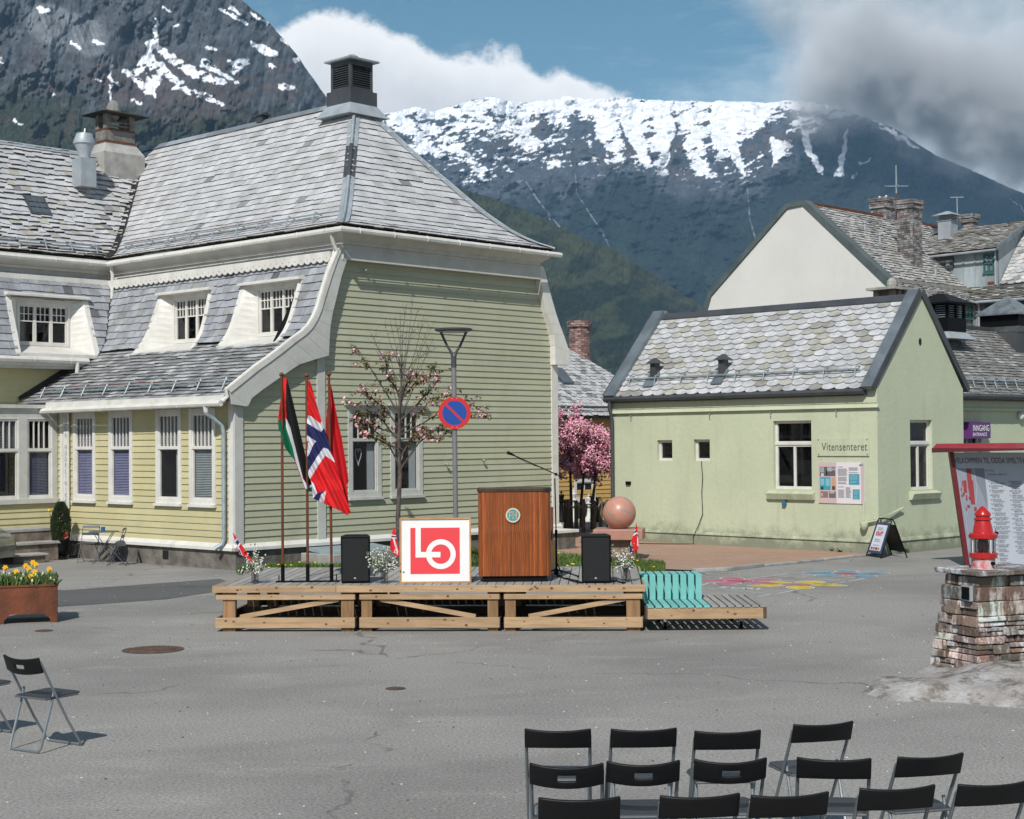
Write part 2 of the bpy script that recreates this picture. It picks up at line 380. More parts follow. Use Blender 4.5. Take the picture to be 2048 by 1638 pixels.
def window(root, P, x0, x1, z0, z1, cas=.11, split=.36, nm=3, grid=0, casements=1, blind=None, sill=.05, proud=.035, wm='white', cap=0., vsplit=0, frame=.045, recess=.05, heart=False, nosill=False, tm='trim'):
    """casing, sashes and muntins (window) > pane, blind"""
    mb = MB()
    if cas:
        pbox(mb, P, x0, x0+cas, z0, z1, -.02, proud, 0); pbox(mb, P, x1-cas, x1, z0, z1, -.02, proud, 0)
        pbox(mb, P, x0+cas, x1-cas, z1-cas*1.1, z1, -.02, proud-.003, 0); pbox(mb, P, x0+cas, x1-cas, z0, z0+cas*1.1, -.02, proud-.003, 0)
    if not nosill: pbox(mb, P, x0-.02, x1+.02, z0-.045, z0+.01, -.02, proud+sill, 0)
    if cap: pbox(mb, P, x0-cap, x1+cap, z1+.002, z1+.05, -.02, proud+.10, 1); pbox(mb, P, x0-cap*.4, x1+cap*.4, z1-.05, z1, -.02, proud+.035, 1)
    a, b, c, d = x0+cas, x1-cas, z0+cas*1.1, z1-cas*1.1
    r0, r1 = -recess, -recess+.045
    # reveal and dark room behind
    for (xa, xb, za, zb) in ((a-.004, a, c, d), (b, b+.004, c, d), (a, b, c-.004, c), (a, b, d, d+.004)): pbox(mb, P, xa, xb, za, zb, -recess-.02, .0, 0)
    D = .7
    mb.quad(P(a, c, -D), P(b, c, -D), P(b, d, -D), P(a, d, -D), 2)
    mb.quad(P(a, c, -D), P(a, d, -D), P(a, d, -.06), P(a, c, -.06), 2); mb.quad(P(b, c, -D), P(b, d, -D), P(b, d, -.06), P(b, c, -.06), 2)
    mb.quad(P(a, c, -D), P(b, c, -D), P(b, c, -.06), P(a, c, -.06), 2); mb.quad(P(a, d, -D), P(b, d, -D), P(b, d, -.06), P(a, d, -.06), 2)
    wv = (b-a)/casements
    zs = d-(d-c)*split if split else None
    for i in range(casements):
        A, B = a+wv*i, a+wv*(i+1); bounds = [(c, zs), (zs, d)] if (split and not grid) else [(c, d)]
        for (zc, zd) in bounds:
            f = frame
            pbox(mb, P, A, A+f, zc, zd, r0, r1, 0); pbox(mb, P, B-f, B, zc, zd, r0, r1, 0)
            pbox(mb, P, A+f, B-f, zc, zc+f, r0, r1-.002, 0); pbox(mb, P, A+f, B-f, zd-f, zd, r0, r1-.002, 0)
            if split and not grid and zd == d and nm:
                for j in range(nm):
                    xm = A+f+(B-A-2*f)*(j+1)/(nm+1); pbox(mb, P, xm-.012, xm+.012, zc+f, zd-f, r0+.005, r1-.01, 0)
            if vsplit and (not split or zd != d):
                xm = (A+B)/2; pbox(mb, P, xm-.03, xm+.03, zc+f, zd-f, r0+.005, r1-.004, 0)
        if grid:
            zg = d-(d-c)*split
            pbox(mb, P, A+frame, B-frame, zg-.014, zg+.014, r0+.005, r1-.01, 0)
            zg2 = (zg+d-frame)/2; pbox(mb, P, A+frame, B-frame, zg2-.01, zg2+.01, r0+.006, r1-.012, 0)
            for j in range(1, 3):
                xm = A+frame+(B-A-2*frame)*j/3; pbox(mb, P, xm-.01, xm+.01, zg, d-frame, r0+.005, r1-.011, 0)
    if split and not grid: pbox(mb, P, a, b, zs-.02, zs+.045, r0, r1+.02, 0)
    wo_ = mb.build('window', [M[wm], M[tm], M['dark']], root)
    g = MB(); g.quad(P(a+.01, c+.01, -recess+.012), P(b-.01, c+.01, -recess+.012), P(b-.01, d-.01, -recess+.012), P(a+.01, d-.01, -recess+.012)); g.build('pane', M['glass'], wo_)
    if blind:
        m2 = MB(); 
        for (q0, q1, col, kind) in blind:
            za, zb = c+(d-c)*q0, c+(d-c)*q1
            if kind == 'slats':
                z = za
                while z < zb:
                    m2.add([P(a+.03, z, -recess-.010), P(b-.03, z, -recess-.010), P(b-.03, z+.026, -recess-.035), P(a+.03, z+.026, -recess-.035)], [(0, 1, 2, 3)], 0, col); z += .034
                m2.quad(P(a+.04, za, -recess-.05), P(b-.04, za, -recess-.05), P(b-.04, zb, -recess-.05), P(a+.04, zb, -recess-.05), 0, tuple(q*.45 for q in col))
            else:
                n = 14; A_, B_ = (a+.02, b-.02) if kind == 'full' else ((b-.22, b-.02) if kind == 'right' else (a+.02, a+.2))
                xs = [A_+(B_-A_)*i/n for i in range(n+1)]
                for i in range(n):
                    o0, o1 = -recess-.04-.02*(i % 2), -recess-.04-.02*((i+1) % 2)
                    m2.quad(P(xs[i], za, o0), P(xs[i+1], za, o1), P(xs[i+1], zb, o1), P(xs[i], zb, o0), 0, col)
        m2.build('blind', M['cloth'], wo_)
    if heart:
        h = MB(); xc, zc = (a+b)/2-.08, c+.78; pts = []
        for i in range(21):
            t = 2*math.pi*i/20; x = 16*math.sin(t)**3; y = 13*math.cos(t)-5*math.cos(2*t)-2*math.cos(3*t)-math.cos(4*t)
            pts.append(P(xc+x*.0055, zc+y*.011*(1.25 if y < 0 else 1), -.10))
        h.tube(pts, .007, 5, 0, (.75, .75, .72), caps=False); h.tube([P(xc, zc+.05, -.10), P(xc, zc+.45, -.10)], .002, 4, 0, (.5, .5, .5)); h.build('window_heart', M['plain'], wo_)
    return wo_
def snowguard(root, P, s0, s1, t, n, rail=.14, nm=None, up=Vector((0, 0, 1)), rusty=True):
    mb = MB(); nrm = (P(s0+.1, t)-P(s0, t)).cross(P(s0, t+.05)-P(s0, t)).normalized(); nrm = nrm if nrm.dot(up) > 0 else -nrm
    for i in range(n):
        s = s0+(s1-s0)*i/(n-1); a = P(s, t-.18)+nrm*.04; b = P(s, t+.04)+nrm*(rail+.06); c = P(s, t+.16)+nrm*.04
        mb.tube([a, b, c], .016, 5)
    for h, m in ((rail*.95, 0), (rail*.45, 0)):
        mb.tube([P(s0-.1, t-.01)+nrm*(h+.04), P(s1+.1, t-.01)+nrm*(h+.04)], .015, 5)
    if rusty: mb.tube([P(s0+(s1-s0)*.2, t+.03)+nrm*(rail+.05), P(s1+.1, t+.03)+nrm*(rail+.05)], .010, 5, 1)
    return mb.build('snow_guard', [M['steel'], M['rust']], root)
def gutter(mb, pts, r=.062, mi=0, brackets=0.9, c=1.):
    mb.tube(pts, r, 8, mi, c)
    for a, b in zip(pts, pts[1:]):
        a, b = Vector(a), Vector(b); L = (b-a).length; n = int(L/brackets) if brackets else 0
        for i in range(n):
            p = a.lerp(b, (i+.5)/n); d = (b-a).normalized()*.012
            mb.tube([p-d, p+d], r*1.14, 8, mi, c)
# ================================================================== the big house with the mansard roof
HO = gnd(472, 1141); UA = R(-47); UD = Vector((math.sin(UA), math.cos(UA), 0)); VD = Vector((math.cos(UA), -math.sin(UA), 0))
house = thing('house', 'large yellow wooden house with slate mansard roof, white trim and louvred metal turret', 'house', HO, R(47))
V3 = lambda x, y, z: Vector((x, y, z))
ridge_z, ez, eu, vl, vr = 10.55, 6.98, -.5, 2.35, 8.95; hw = (vr-vl)/2; vc = (vl+vr)/2; wu = 8.1
PR = [(0, 0), (.38, .17), (.75, .45), (1.2, .90), (2.2, 2.12), (hw, ridge_z-ez)]
pf, PT = arc(PR)
# ---- upper roof
slf = MB()
def PA(s, t): r, z = pf(t); return V3(vl+r, s, ez+z)
def PB(s, t): r, z = pf(t); return V3(s, eu+r, ez+z)
def PC(s, t): r, z = pf(t); return V3(vr-r, s, ez+z)
def PD(s, t): r, z = pf(t); return V3(s, wu+r, ez+z)
wr = 2.95
TD = next(t for t in (i*PT/400 for i in range(401)) if pf(t)[0] >= wr)
limA = lambda t: (eu+pf(t)[0], wu+pf(t)[0] if pf(t)[0] < wr else wu+wr+(pf(t)[0]-wr)*5)
limB = lambda t: (vl+pf(t)[0], vr-pf(t)[0])
limD = lambda t: (-9., vl+pf(t)[0])
turret_hole = lambda s, t: False
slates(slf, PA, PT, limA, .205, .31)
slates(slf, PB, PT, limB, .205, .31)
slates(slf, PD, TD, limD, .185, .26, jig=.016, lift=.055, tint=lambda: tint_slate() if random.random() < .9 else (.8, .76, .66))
ur = MB()
for P_, l_, T_ in ((PA, limA, PT), (PB, limB, PT), (PC, lambda t: (eu+pf(t)[0], 13.), PT), (PD, limD, TD)): surf(ur, P_, T_, l_, 14, -.012)
# far side closing planes
ur.quad(V3(-9, wu+wr, ez+pf(TD)[1]), V3(vc, wu+wr, ez+pf(TD)[1]), V3(vc, wu+2*wr, ez), V3(-9, wu+2*wr, ez))
ur.quad(V3(vc, 12.3, ridge_z), V3(vl+wr, wu+wr, ez+pf(TD)[1]), V3(vl, 16, ez), V3(vr, 16, ez))
roof_o = ur.build('roof', M['under'], house)
slf.build('slate_covering', M['slate'], roof_o)
mt = MB()   # hip flashings, ridge caps, valley
def hipline(a, b, w, mi=0, n=10, lift=.05):
    pts = [a(PT*i/n) for i in range(n+1)]; return pts
hp = [V3(vl+pf(t)[0], eu+pf(t)[0], ez+pf(t)[1]+.035) for t in (PT*i/16*.93 for i in range(17))]
for i in range(16):
    a, b = hp[i], hp[i+1]; q = 1 if 7 <= i <= 10 else 0
    for dx, dy in ((-1, 1), (1, -1)):
        wd_ = .26; o_ = Vector((dx, dy, 0)).normalized()*wd_
        oa, ob = Vector(a)+Vector((o_.x if dx > 0 else 0, o_.y if dy > 0 else 0, .03)), Vector(b)+Vector((o_.x if dx > 0 else 0, o_.y if dy > 0 else 0, .03))
        mt.quad(a, b, ob, oa, q); 
mt.tube([p+V3(0, 0, .03) for p in hp], .04, 6, 0); mt.tube([p+V3(0, 0, .035) for p in hp[7:12]], .045, 6, 1)
hp2 = [V3(vr-pf(t)[0], eu+pf(t)[0], ez+pf(t)[1]+.035) for t in (PT*i/16*.93 for i in range(17))]
for i in range(16):
    a, b = hp2[i], hp2[i+1]; mt.quad(a, b, b+V3(-.24, 0, .03), a+V3(-.24, 0, .03), 0); mt.quad(a, b, b+V3(.02, .17, -.02), a+V3(.02, .17, -.02), 0)
mt.tube(hp2, .035, 6, 0)
ry = [eu+hw+.3+i*.9 for i in range(11)]+[12.2]
for i in range(len(ry)-1):
    z = ridge_z+.02; k = random.choice([.6, .9, 1., 1.]); 
    for s_ in (-1, 1): mt.quad(V3(vc, ry[i], z), V3(vc, ry[i+1], z), V3(vc+s_*.16, ry[i+1], z-.15), V3(vc+s_*.16, ry[i], z-.15), 0, k)
zr = ez+pf(TD)[1]
for s_ in (-1, 1): mt.quad(V3(-9, wu+wr, zr+.03), V3(vl+wr, wu+wr, zr+.03), V3(vl+wr, wu+wr+s_*.15, zr-.1), V3(-9, wu+wr+s_*.15, zr-.1), 0)
vp = [V3(vl+pf(t)[0], wu+pf(t)[0], ez+pf(t)[1]+.012) for t in (TD*i/10 for i in range(11))]
for a, b in zip(vp, vp[1:]): mt.quad(a+V3(-.11, 0, .05), b+V3(-.11, 0, .05), b+V3(0, 0, .035), a+V3(0, 0, .035), 2); mt.quad(a+V3(0, -.11, .05), b+V3(0, -.11, .05), b+V3(0, 0, .035), a+V3(0, 0, .035), 2)
mt.build('roof_flashing', [M['zinc'], M['dzinc'], M['under']], roof_o)
sk = MB(); # skylight in the wing roof
for (a, b) in ((0, 0),):
    P00, P10, P11, P01 = PD(1.05, 1.75), PD(1.62, 1.75), PD(1.62, 2.4), PD(1.05, 2.4); n_ = V3(0, -.75, .66)
    sk.hexa([P00, P10, P11, P01]+[p+n_*.07 for p in (P00, P10, P11, P01)], 0)
    q = [PD(1.10, 1.80)+n_*.075, PD(1.57, 1.80)+n_*.075, PD(1.57, 2.35)+n_*.075, PD(1.10, 2.35)+n_*.075]; sk.quad(*q, 1)
    for f in (.33, .66):
        m0, m1 = q[0].lerp(q[1], f)+n_*.01, q[3].lerp(q[2], f)+n_*.01; sk.tube([m0, m1], .008, 4, 0)
        m0, m1 = q[0].lerp(q[3], f)+n_*.01, q[1].lerp(q[2], f)+n_*.01; sk.tube([m0, m1], .008, 4, 0)
gl2 = mat('skylight_glass', (.05, .07, .09), .12, .1, 2, bump=0, spec=.8)
sk.build('skylight', [M['dzinc'], gl2], roof_o)
# ---- turret on the hip
tb = MB(); tv, tu, th = vc, eu+hw+.12, .35
def frustum(mb, cx, cy, z0, z1, h0, h1, mi=0, c=1.):
    p = [V3(cx+a*h0, cy+b*h0, z0) for a, b in ((-1, -1), (1, -1), (1, 1), (-1, 1))]+[V3(cx+a*h1, cy+b*h1, z1) for a, b in ((-1, -1), (1, -1), (1, 1), (-1, 1))]
    mb.hexa(p, mi, c)
frustum(tb, tv, tu, 10.10, 10.42, .62, .40, 1)
frustum(tb, tv, tu, 10.36, 10.72, .42, .42, 0)
for sx, sy in ((-1, -1), (1, -1), (-1, 1), (1, 1)): tb.box((tv+sx*th-.07*(sx > 0)-.0, tu+sy*th-.07*(sy > 0), 10.7), (tv+sx*th+.07*(sx < 0), tu+sy*th+.07*(sy < 0), 11.4), 0)
frustum(tb, tv, tu, 10.70, 10.80, th-.002, th-.002, 0); frustum(tb, tv, tu, 11.30, 11.42, th-.002, th-.002, 0)
for i in range(9):
    z = 10.82+i*.053
    for (a, b, d_) in (((-1, 0), (0, 1), 0), ((0, -1), (1, 0), 1)):
        for s2 in (1, -1):
            ax, ay = a[0]*s2, a[1]*s2; o0, o1 = th-.05, th-.005
            p = [V3(tv+ax*o1+b[0]*k, tu+ay*o1+b[1]*k, z) for k in (-.28, .28)]+[V3(tv+ax*o0+b[0]*k, tu+ay*o0+b[1]*k, z+.035) for k in (.28, -.28)]
            tb.hexa(p+[q+V3(0, 0, .006) for q in p], 0)
frustum(tb, tv, tu, 10.8, 11.3, .25, .25, 2)
frustum(tb, tv, tu, 11.42, 11.46, .46, .47, 1); frustum(tb, tv, tu, 11.46, 11.56, .47, .15, 3)
tb.ball((tv+.02, tu, 11.57), .13, 8, 6, 3, .9, (1.2, 1, .55))
tb.build('turret', [M['dzinc'], M['zinc'], M['under'], M['concrete']], house, bevel=.006)
# ---- chimney and cylinder vent by the valley
cb = MB(); cu, cv_ = 10.98, 4.42
cb.hexa([V3(cv_+a*.62, cu+b*.45, 9.3) for a, b in ((-1, -1), (1, -1), (1, 1), (-1, 1))]+[V3(cv_+a*.62, cu+b*.45, 10.12) for a, b in ((-1, -1), (1, -1), (1, 1), (-1, 1))], 0)
cb.hexa([V3(cv_+a*.62, cu+b*.45, 10.12) for a, b in ((-1, -1), (1, -1), (1, 1), (-1, 1))]+[V3(cv_+a*.47, cu+b*.28, 10.38) for a, b in ((-1, -1), (1, -1), (1, 1), (-1, 1))], 0, 1.15)
def cbox(a, b, z0, z1, mi, c=1.): cb.box((cv_-a, cu-b, z0), (cv_+a, cu+b, z1), mi, c)
cbox(.44, .25, 10.38, 10.78, 1); cbox(.452, .262, 10.43, 10.47, 2); cbox(.452, .262, 10.74, 10.78, 2)
for sx in (-1, 1):
    for sy in (-1, 1): cb.box((cv_+sx*.36-.08, cu+sy*.18-.07, 10.78), (cv_+sx*.36+.08, cu+sy*.18+.07, 11.18), 1)
    cb.box((cv_-.44, cu+sx*.2-.03, 10.85), (cv_+.44, cu+sx*.2+.03, 10.89), 1); cb.box((cv_-.44, cu+sx*.2-.03, 10.95), (cv_+.44, cu+sx*.2+.03, 10.98), 1)
cb.hexa([V3(cv_+a*.72, cu+b*.55, 11.16) for a, b in ((-1, -1), (1, -1), (1, 1), (-1, 1))]+[V3(cv_+a*.5, cu+b*.35, 11.24) for a, b in ((-1, -1), (1, -1), (1, 1), (-1, 1))], 3)
cb.ball((cv_-.05, cu, 11.3), .2, 9, 6, 0, .8, (1, .8, 1.5))
cb.build('chimney', [M['concrete'], mat('aged_render', (.24, .225, .21), .9, .25, 5, bs=20, bump=.5), M['rust'], M['under']], house)
vb = MB(); q = (2.88, 10.0)
vb.box((q[0]-.22, q[1]-.20, 9.0), (q[0]+.22, q[1]+.22, 9.72), 0); vb.lathe([(.15, 9.7), (.15, 9.85), (.26, 10.1), (.27, 10.16), (.20, 10.36), (.17, 10.36)], (q[0], q[1], 0), 16)
vb.lathe([(.28, 10.10), (.28, 10.14), (.26, 10.15)], (q[0], q[1], 0), 16); vb.tube([V3(q[0], q[1], 10.36), V3(q[0]+.02, q[1], 10.5)], .02, 5, 1, 1.4)
vb.build('roof_vent', [M['zinc'], M['white']], house, smooth=True)
vb = MB(); vb.box((vc-.1, 6.2, ridge_z-.05), (vc+.1, 6.42, ridge_z+.12)); vb.box((vc-.14, 6.12, ridge_z+.12), (vc+.14, 6.48, ridge_z+.15)); vb.build('ridge_vent', M['dzinc'], house)
# ---- mansard below
MP = [(-.33, 3.40), (.05, 3.62), (.42, 3.84), (.80, 4.06), (1.15, 4.27), (1.42, 4.44), (1.64, 4.60), (1.82, 4.80), (1.96, 5.02), (2.06, 5.25), (2.16, 5.5), (2.30, 5.86), (2.46, 6.22), (2.58, 6.5)]
mf, MT = arc(MP)
UW = [(7.33, 4.50), (7.44, 4.72), (7.56, 5.00), (7.68, 5.25), (7.82, 5.55), (7.96, 5.9), (8.10, 6.22), (8.2, 6.5)]
wf, WT = arc(UW); wallU = 7.72
def PM(s, t): v, z = mf(t); return V3(v, s, z)
def PW(s, t): u, z = wf(t); return V3(s, u, z)
def limM(t):
    z = mf(t)[1]; return (-.10, interp(UW, z) if z > 4.5 else wallU)
limW = lambda t: (-9., interp(MP, wf(t)[1]))
D1, D2 = (3.73, 5.80, 3.99, 5.78), (.74, 2.60, .83, 2.68)
def inD(s, z, D): 
    if not 4.52 < z < 6.04: return False
    k = (z-4.57)/(5.95-4.57); return D[0]+(D[2]-D[0])*k-.07 < s < D[1]+(D[3]-D[1])*k+.07
DWg = (-.42, 1.5, -.34, 1.55)
def hol(z, *Ds):
    r = []
    for D in Ds:
        if 4.56 < z < 5.96: k = (z-4.57)/(5.95-4.57); r.append((D[0]+(D[2]-D[0])*k-.06, D[1]+(D[3]-D[1])*k+.06))
    return r
skipM = lambda s, t: inD(s, mf(t)[1], D1) or inD(s, mf(t)[1], D2)
skipW = lambda s, t: inD(s, wf(t)[1], DWg)
hM = lambda t: hol(mf(t)[1], D1, D2)
hW = lambda t: hol(wf(t)[1], DWg)
def tint_m():
    q = random.random()
    if q < .025: k = random.uniform(.35, .5); return (k, k, k)
    if q < .07: k = random.uniform(.75, .95); return (k*1.03, k*.98, k*.88)
    k = random.uniform(.88, 1.18); return (k, k, k)
def tint_low(): 
    k = random.uniform(.6, 1.25) if random.random() < .85 else 1.5; return (k, k*.985, k*.94)
sl = MB(); tlow = 2.35
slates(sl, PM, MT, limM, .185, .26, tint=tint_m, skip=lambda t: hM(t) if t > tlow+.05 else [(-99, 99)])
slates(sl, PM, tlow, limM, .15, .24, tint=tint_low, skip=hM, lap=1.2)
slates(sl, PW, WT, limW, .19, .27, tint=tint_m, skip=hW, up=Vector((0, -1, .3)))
sl2 = sl
um = MB()
def surf_skip(mb, P, path, T, lim, sk, ns, up):
    for i in range(48):
        ta, tb_ = T*i/48, T*(i+1)/48; a, b = lim((ta+tb_)/2); n = max(1, int((b-a)/.05))
        for j in range(n):
            x0, x1 = a+(b-a)*j/n, a+(b-a)*(j+1)/n
            if sk((x0+x1)/2, (ta+tb_)/2): continue
            m0 = P(x0, ta); e = (P(x1, ta)-m0).cross(P(x0, tb_)-m0).normalized(); e = e if e.dot(up) > 0 else -e
            mb.quad(P(x0, ta)-e*.02, P(x1, ta)-e*.02, P(x1, tb_)-e*.02, P(x0, tb_)-e*.02)
surf_skip(um, PM, MP, MT, limM, skipM, 0, V3(-1, 0, .5)); surf_skip(um, PW, UW, WT, lambda t: (-4., interp(MP, wf(t)[1])), skipW, 0, V3(0, -1, .5))
um.quad(V3(-9, 7.33, 4.5), V3(-4, 7.33, 4.5), V3(-4, 8.2, 6.5), V3(-9, 8.2, 6.5))
um.quad(V3(vr-.2, -.05, 6.5), V3(vr-.2, 12, 6.5), V3(9.5, 12, 4.3), V3(9.5, -.05, 4.3)); um.quad(V3(9.5, -.02, 4.3), V3(9.5, 12, 4.3), V3(9.5, 12, 0), V3(9.5, -.02, 0))
mo = um.build('mansard', M['under'], house); sl2.build('slate_covering', M['slate2'], mo)
ms = MB()   # black lead where the skirt meets the wing, plus left-over corner piece
dl = [V3(*p) for p in [(interp([(b, a) for a, b in MP], z, 0, 1) if False else interp(MP, z), wallU-.03, z+.04) for z in (3.42, 3.6, 3.9, 4.2, 4.48)]]
for a, b in zip(dl, dl[1:]): ms.quad(a+V3(0, -.10, -.03), b+V3(0, -.10, -.03), b+V3(0, 0, .13), a+V3(0, 0, .13))
vv = [V3(interp(MP, z), interp(UW, z), z) for z in (4.5, 4.8, 5.1, 5.4, 5.8, 6.2, 6.5)]
for a, b in zip(vv, vv[1:]): ms.quad(a+V3(-.06, -.01, 0), b+V3(-.06, -.01, 0), b+V3(-.01, -.06, 0), a+V3(-.01, -.06, 0))
ms.build('lead_valley', M['under'], mo)
# ---- dormer windows
def dormer(P, win, D, vin, roofv, cas_n=3):
    """P(x,z,o): x along, o outwards measured from the window plane; roofv(z) = how far out the roof surface is"""
    x0, x1, z0, z1 = win
    wo_ = window(house, P, x0, x1, z0, z1, cas=.05, split=.42, grid=1, casements=3, nosill=True, blind=[(0, 1, (.30, .33, .33), 'left')], frame=.04)
    d = MB(); n = 10; zb, zt = 4.57, 5.96
    for side in (0, 1):
        prev = None
        for i in range(n+1):
            z = zb+(zt-zb)*i/n; k = (z-zb)/(zt-zb); e = D[side]+(D[side+2]-D[side])*k; j = x0 if side == 0 else x1
            o = roofv(z)+.035; so = .13 if side else -.13
            q = (P(j, max(z, z0-.03), 0), P(e, z, o), P(e+so, z, o+.0), P(e+so, z, o-.05), P(e, z, o-.05))
            if prev:
                d.quad(prev[0], q[0], q[1], prev[1], 0); d.quad(prev[1], q[1], q[2], prev[2], 0); d.quad(prev[2], q[2], q[3], prev[3], 0)
            prev = q
    d.quad(P(x0-.02, z0, 0), P(x1+.02, z0, 0), P(D[1], zb, roofv(zb)+.03), P(D[0], zb, roofv(zb)+.03), 0, .95)
    pbox(d, P, D[0]-.12, D[1]+.12, zb-.07, zb+.01, roofv(zb)-.02, roofv(zb)+.05, 0)
    # head: hood and boards between window top and hood
    pbox(d, P, D[2]-.02, D[3]+.02, z1, zt-.03, -.03, .03, 0, .97)
    pbox(d, P, x0-.35, x0, z0, zt-.05, -.04, .0, 0, .97) if False else None
    pbox(d, P, x0-.10, x0, z0, z1, -.03, .02, 0, .95); pbox(d, P, x1, x1+.10, z0, z1, -.03, .02, 0, .95)
    o = roofv(zt)+.10
    d.hexa([P(D[2]-.14, zt-.03, -.05), P(D[3]+.14, zt-.03, -.05), P(D[3]+.14, zt-.03, o+.06), P(D[2]-.14, zt-.03, o+.06), P(D[2]-.14, zt+.09, -.05), P(D[3]+.14, zt+.09, -.05), P(D[3]+.14, zt+.02, o+.06), P(D[2]-.14, zt+.02, o+.06)], 0)
    d.build('dormer_surround', M['white'], house)
vin = 2.44
Pd = lambda x, z, o: V3(vin-o, x, z)
rv = lambda z: vin-interp(MP, z)
dormer(Pd, (1.07, 2.40, 4.80, 5.86), D2, vin, rv); dormer(Pd, (4.19, 5.52, 4.80, 5.86), D1, vin, rv)
uin = 8.1; Pw2 = lambda x, z, o: V3(x, uin-o, z); rw = lambda z: uin-interp(UW, z)
dormer(Pw2, (-.10, 1.27, 4.80, 5.80), DWg, uin, rw)
# ---- walls
Pg = lambda x, z, o: V3(x, -o, z)
Pl = lambda x, z, o: V3(-o, x, z)
Pw = lambda x, z, o: V3(x, wallU-o, z)
gwin = [(2.90, 3.83), (4.10, 5.05)]; gz = (1.32, 3.27)
lw = [(.61, 1.50), (1.77, 2.67), (3.52, 4.42), (4.94, 5.83)]; lz = (1.26, 3.20)
RB = [(8.85, 6.60), (8.90, 6.43), (9.14, 5.75), (9.30, 5.35), (9.42, 5.05), (9.5, 4.75)]
def limG(z):
    a = .18 if z < 3.35 else interp(MP, z)+.06
    b = 9.32 if z < 4.3 else (9.42 if z < 4.75 else interp([(x, y) for x, y in RB[::-1]], z)-.06)
    return (a, b)
wl_ = MB()
siding(wl_, Pg, .50, 6.5, limG, .133, 0, [(x0+.04, x1-.04, gz[0]+.02, gz[1]-.04) for x0, x1 in gwin]+[(2.06, 2.26, .5, 4.35)])
wl_.poly([V3(.05, .9, .4), V3(9.4, .9, .4), V3(9.4, .9, 4.4), V3(8.7, .9, 6.5), V3(2.75, .9, 6.5), V3(1.6, .9, 4.5), V3(.05, .9, 3.5)], 1)
wall_g = wl_.build('gable_wall', [M['olive'], M['dark']], house)
wl_ = MB()
siding(wl_, Pl, .50, 3.36, lambda z: (.18, 6.5), .13, 0, [(x0+.04, x1-.04, lz[0]+.02, lz[1]-.04) for x0, x1 in lw])
wl_.quad(V3(.9, .1, .4), V3(.9, 7.6, .4), V3(.9, 7.6, 3.4), V3(.9, .1, 3.4), 1)
wl_.build('long_wall', [M['yellow'], M['dark']], house)
wl_ = MB(); siding(wl_, Pw, 3.2, 4.62, lambda z: (-9, 1.9), .13, 0); 
wl_.build('wing_wall', M['yellow'], house); wl_ = MB(); siding(wl_, lambda x, z, o: V3(x, 6.5-o, z), .50, 1.28, lambda z: (-9, -.02), .13, 0)
wl_.build('bay_wall', M['yellow'], house)
fd = MB(); fd.box((-.03, -.03, -.3), (9.53, .3, .38), 0); fd.box((-.03, .3, -.3), (.3, 6.5, .38), 0); fd.box((-9, 6.42, -.3), (-.03, 7, .38), 0); fd.box((-.038, 2.22, .12), (.2, 2.42, .30), 1)
fd.build('foundation', [M['found'], M['dark']], house)
tr = MB()  # corner posts, water boards, cornices
tr.box((-.045, -.045, .42), (.16, .02, 3.42), 1); tr.box((-.044, .021, .42), (.03, .17, 3.3), 0)
tr.box((2.06, -.04, .42), (2.27, .01, 4.4), 1); tr.box((9.32, -.045, .42), (9.54, .02, 4.35), 0); tr.box((9.47, .02, .42), (9.54, .2, 4.3), 0)
def wboard(P, a, b, mi=0):
    tr.add([P(a, .38, .0), P(b, .38, .0), P(b, .38, .10), P(a, .38, .10), P(a, .44, .10), P(b, .44, .10), P(a, .52, .02), P(b, .52, .02)], [(0, 1, 2, 3), (3, 2, 5, 4), (4, 5, 7, 6), (0, 3, 4, 6), (1, 7, 5, 2)], mi)
wboard(Pg, -.1, 9.62); wboard(Pl, -.1, 6.4)
# cornice sections
def sweep(path, mk, a, b, mi=0):
    A = [mk(p, a(p) if callable(a) else a) for p in path]; B = [mk(p, b(p) if callable(b) else b) for p in path]; n = len(path)
    tr.add(A+B, [tuple(range(n)), tuple(range(n, 2*n))]+[(i, (i+1) % n, n+(i+1) % n, n+i) for i in range(n)], mi)
cs = [(0.02, 6.90), (0.05, 6.83), (.12, 6.76), (.20, 6.70), (.24, 6.68), (.24, 6.62), (.29, 6.62), (.29, 6.30), (.40, 6.30), (.40, 6.94), (0.02, 6.94)]
sweep(cs, lambda p, s: V3(vl+p[0], s, p[1]), lambda p: eu+p[0], lambda p: wu+p[0])
sweep(cs, lambda p, s: V3(s, wu+p[0], p[1]), -9, lambda p: vl+p[0])
csg = [(0.02, 6.90), (0.05, 6.83), (.12, 6.76), (.20, 6.70), (.24, 6.68), (.24, 6.62), (.30, 6.62), (.30, 6.54), (.5, 6.54), (.5, 6.94), (.02, 6.94)]
sweep(csg, lambda p, s: V3(s, eu+p[0], p[1]), lambda p: vl+p[0], lambda p: vr-p[0], 1)
tr.box((2.72, -.19, 6.30), (vr-.15, -.02, 6.62), 1)     # beam over the gable
tr.build('cornice_and_trim', [M['white'], M['trim']], house)
sc = MB()   # scalloped boards
def scallop(mk, a, b, p=.2):
    n = int((b-a)/p)
    for i in range(n):
        x0 = a+(b-a)*i/n; x1 = a+(b-a)*(i+1)/n; pts = [mk(x0, 6.46), mk(x1, 6.46), mk(x1, 6.29)]+[mk(x1-(x1-x0)*k/6, 6.29-.055*math.sin(math.pi*k/6)) for k in range(1, 6)]+[mk(x0, 6.29)]
        d = mk(x0, 6.46, .035)-mk(x0, 6.46); sc.extr(pts, d, 0, random.uniform(.93, 1.03))
        sc.lathe([(.012, 0), (.012, .006)], mk((x0+x1)/2, 6.33, .036), 5, 1)
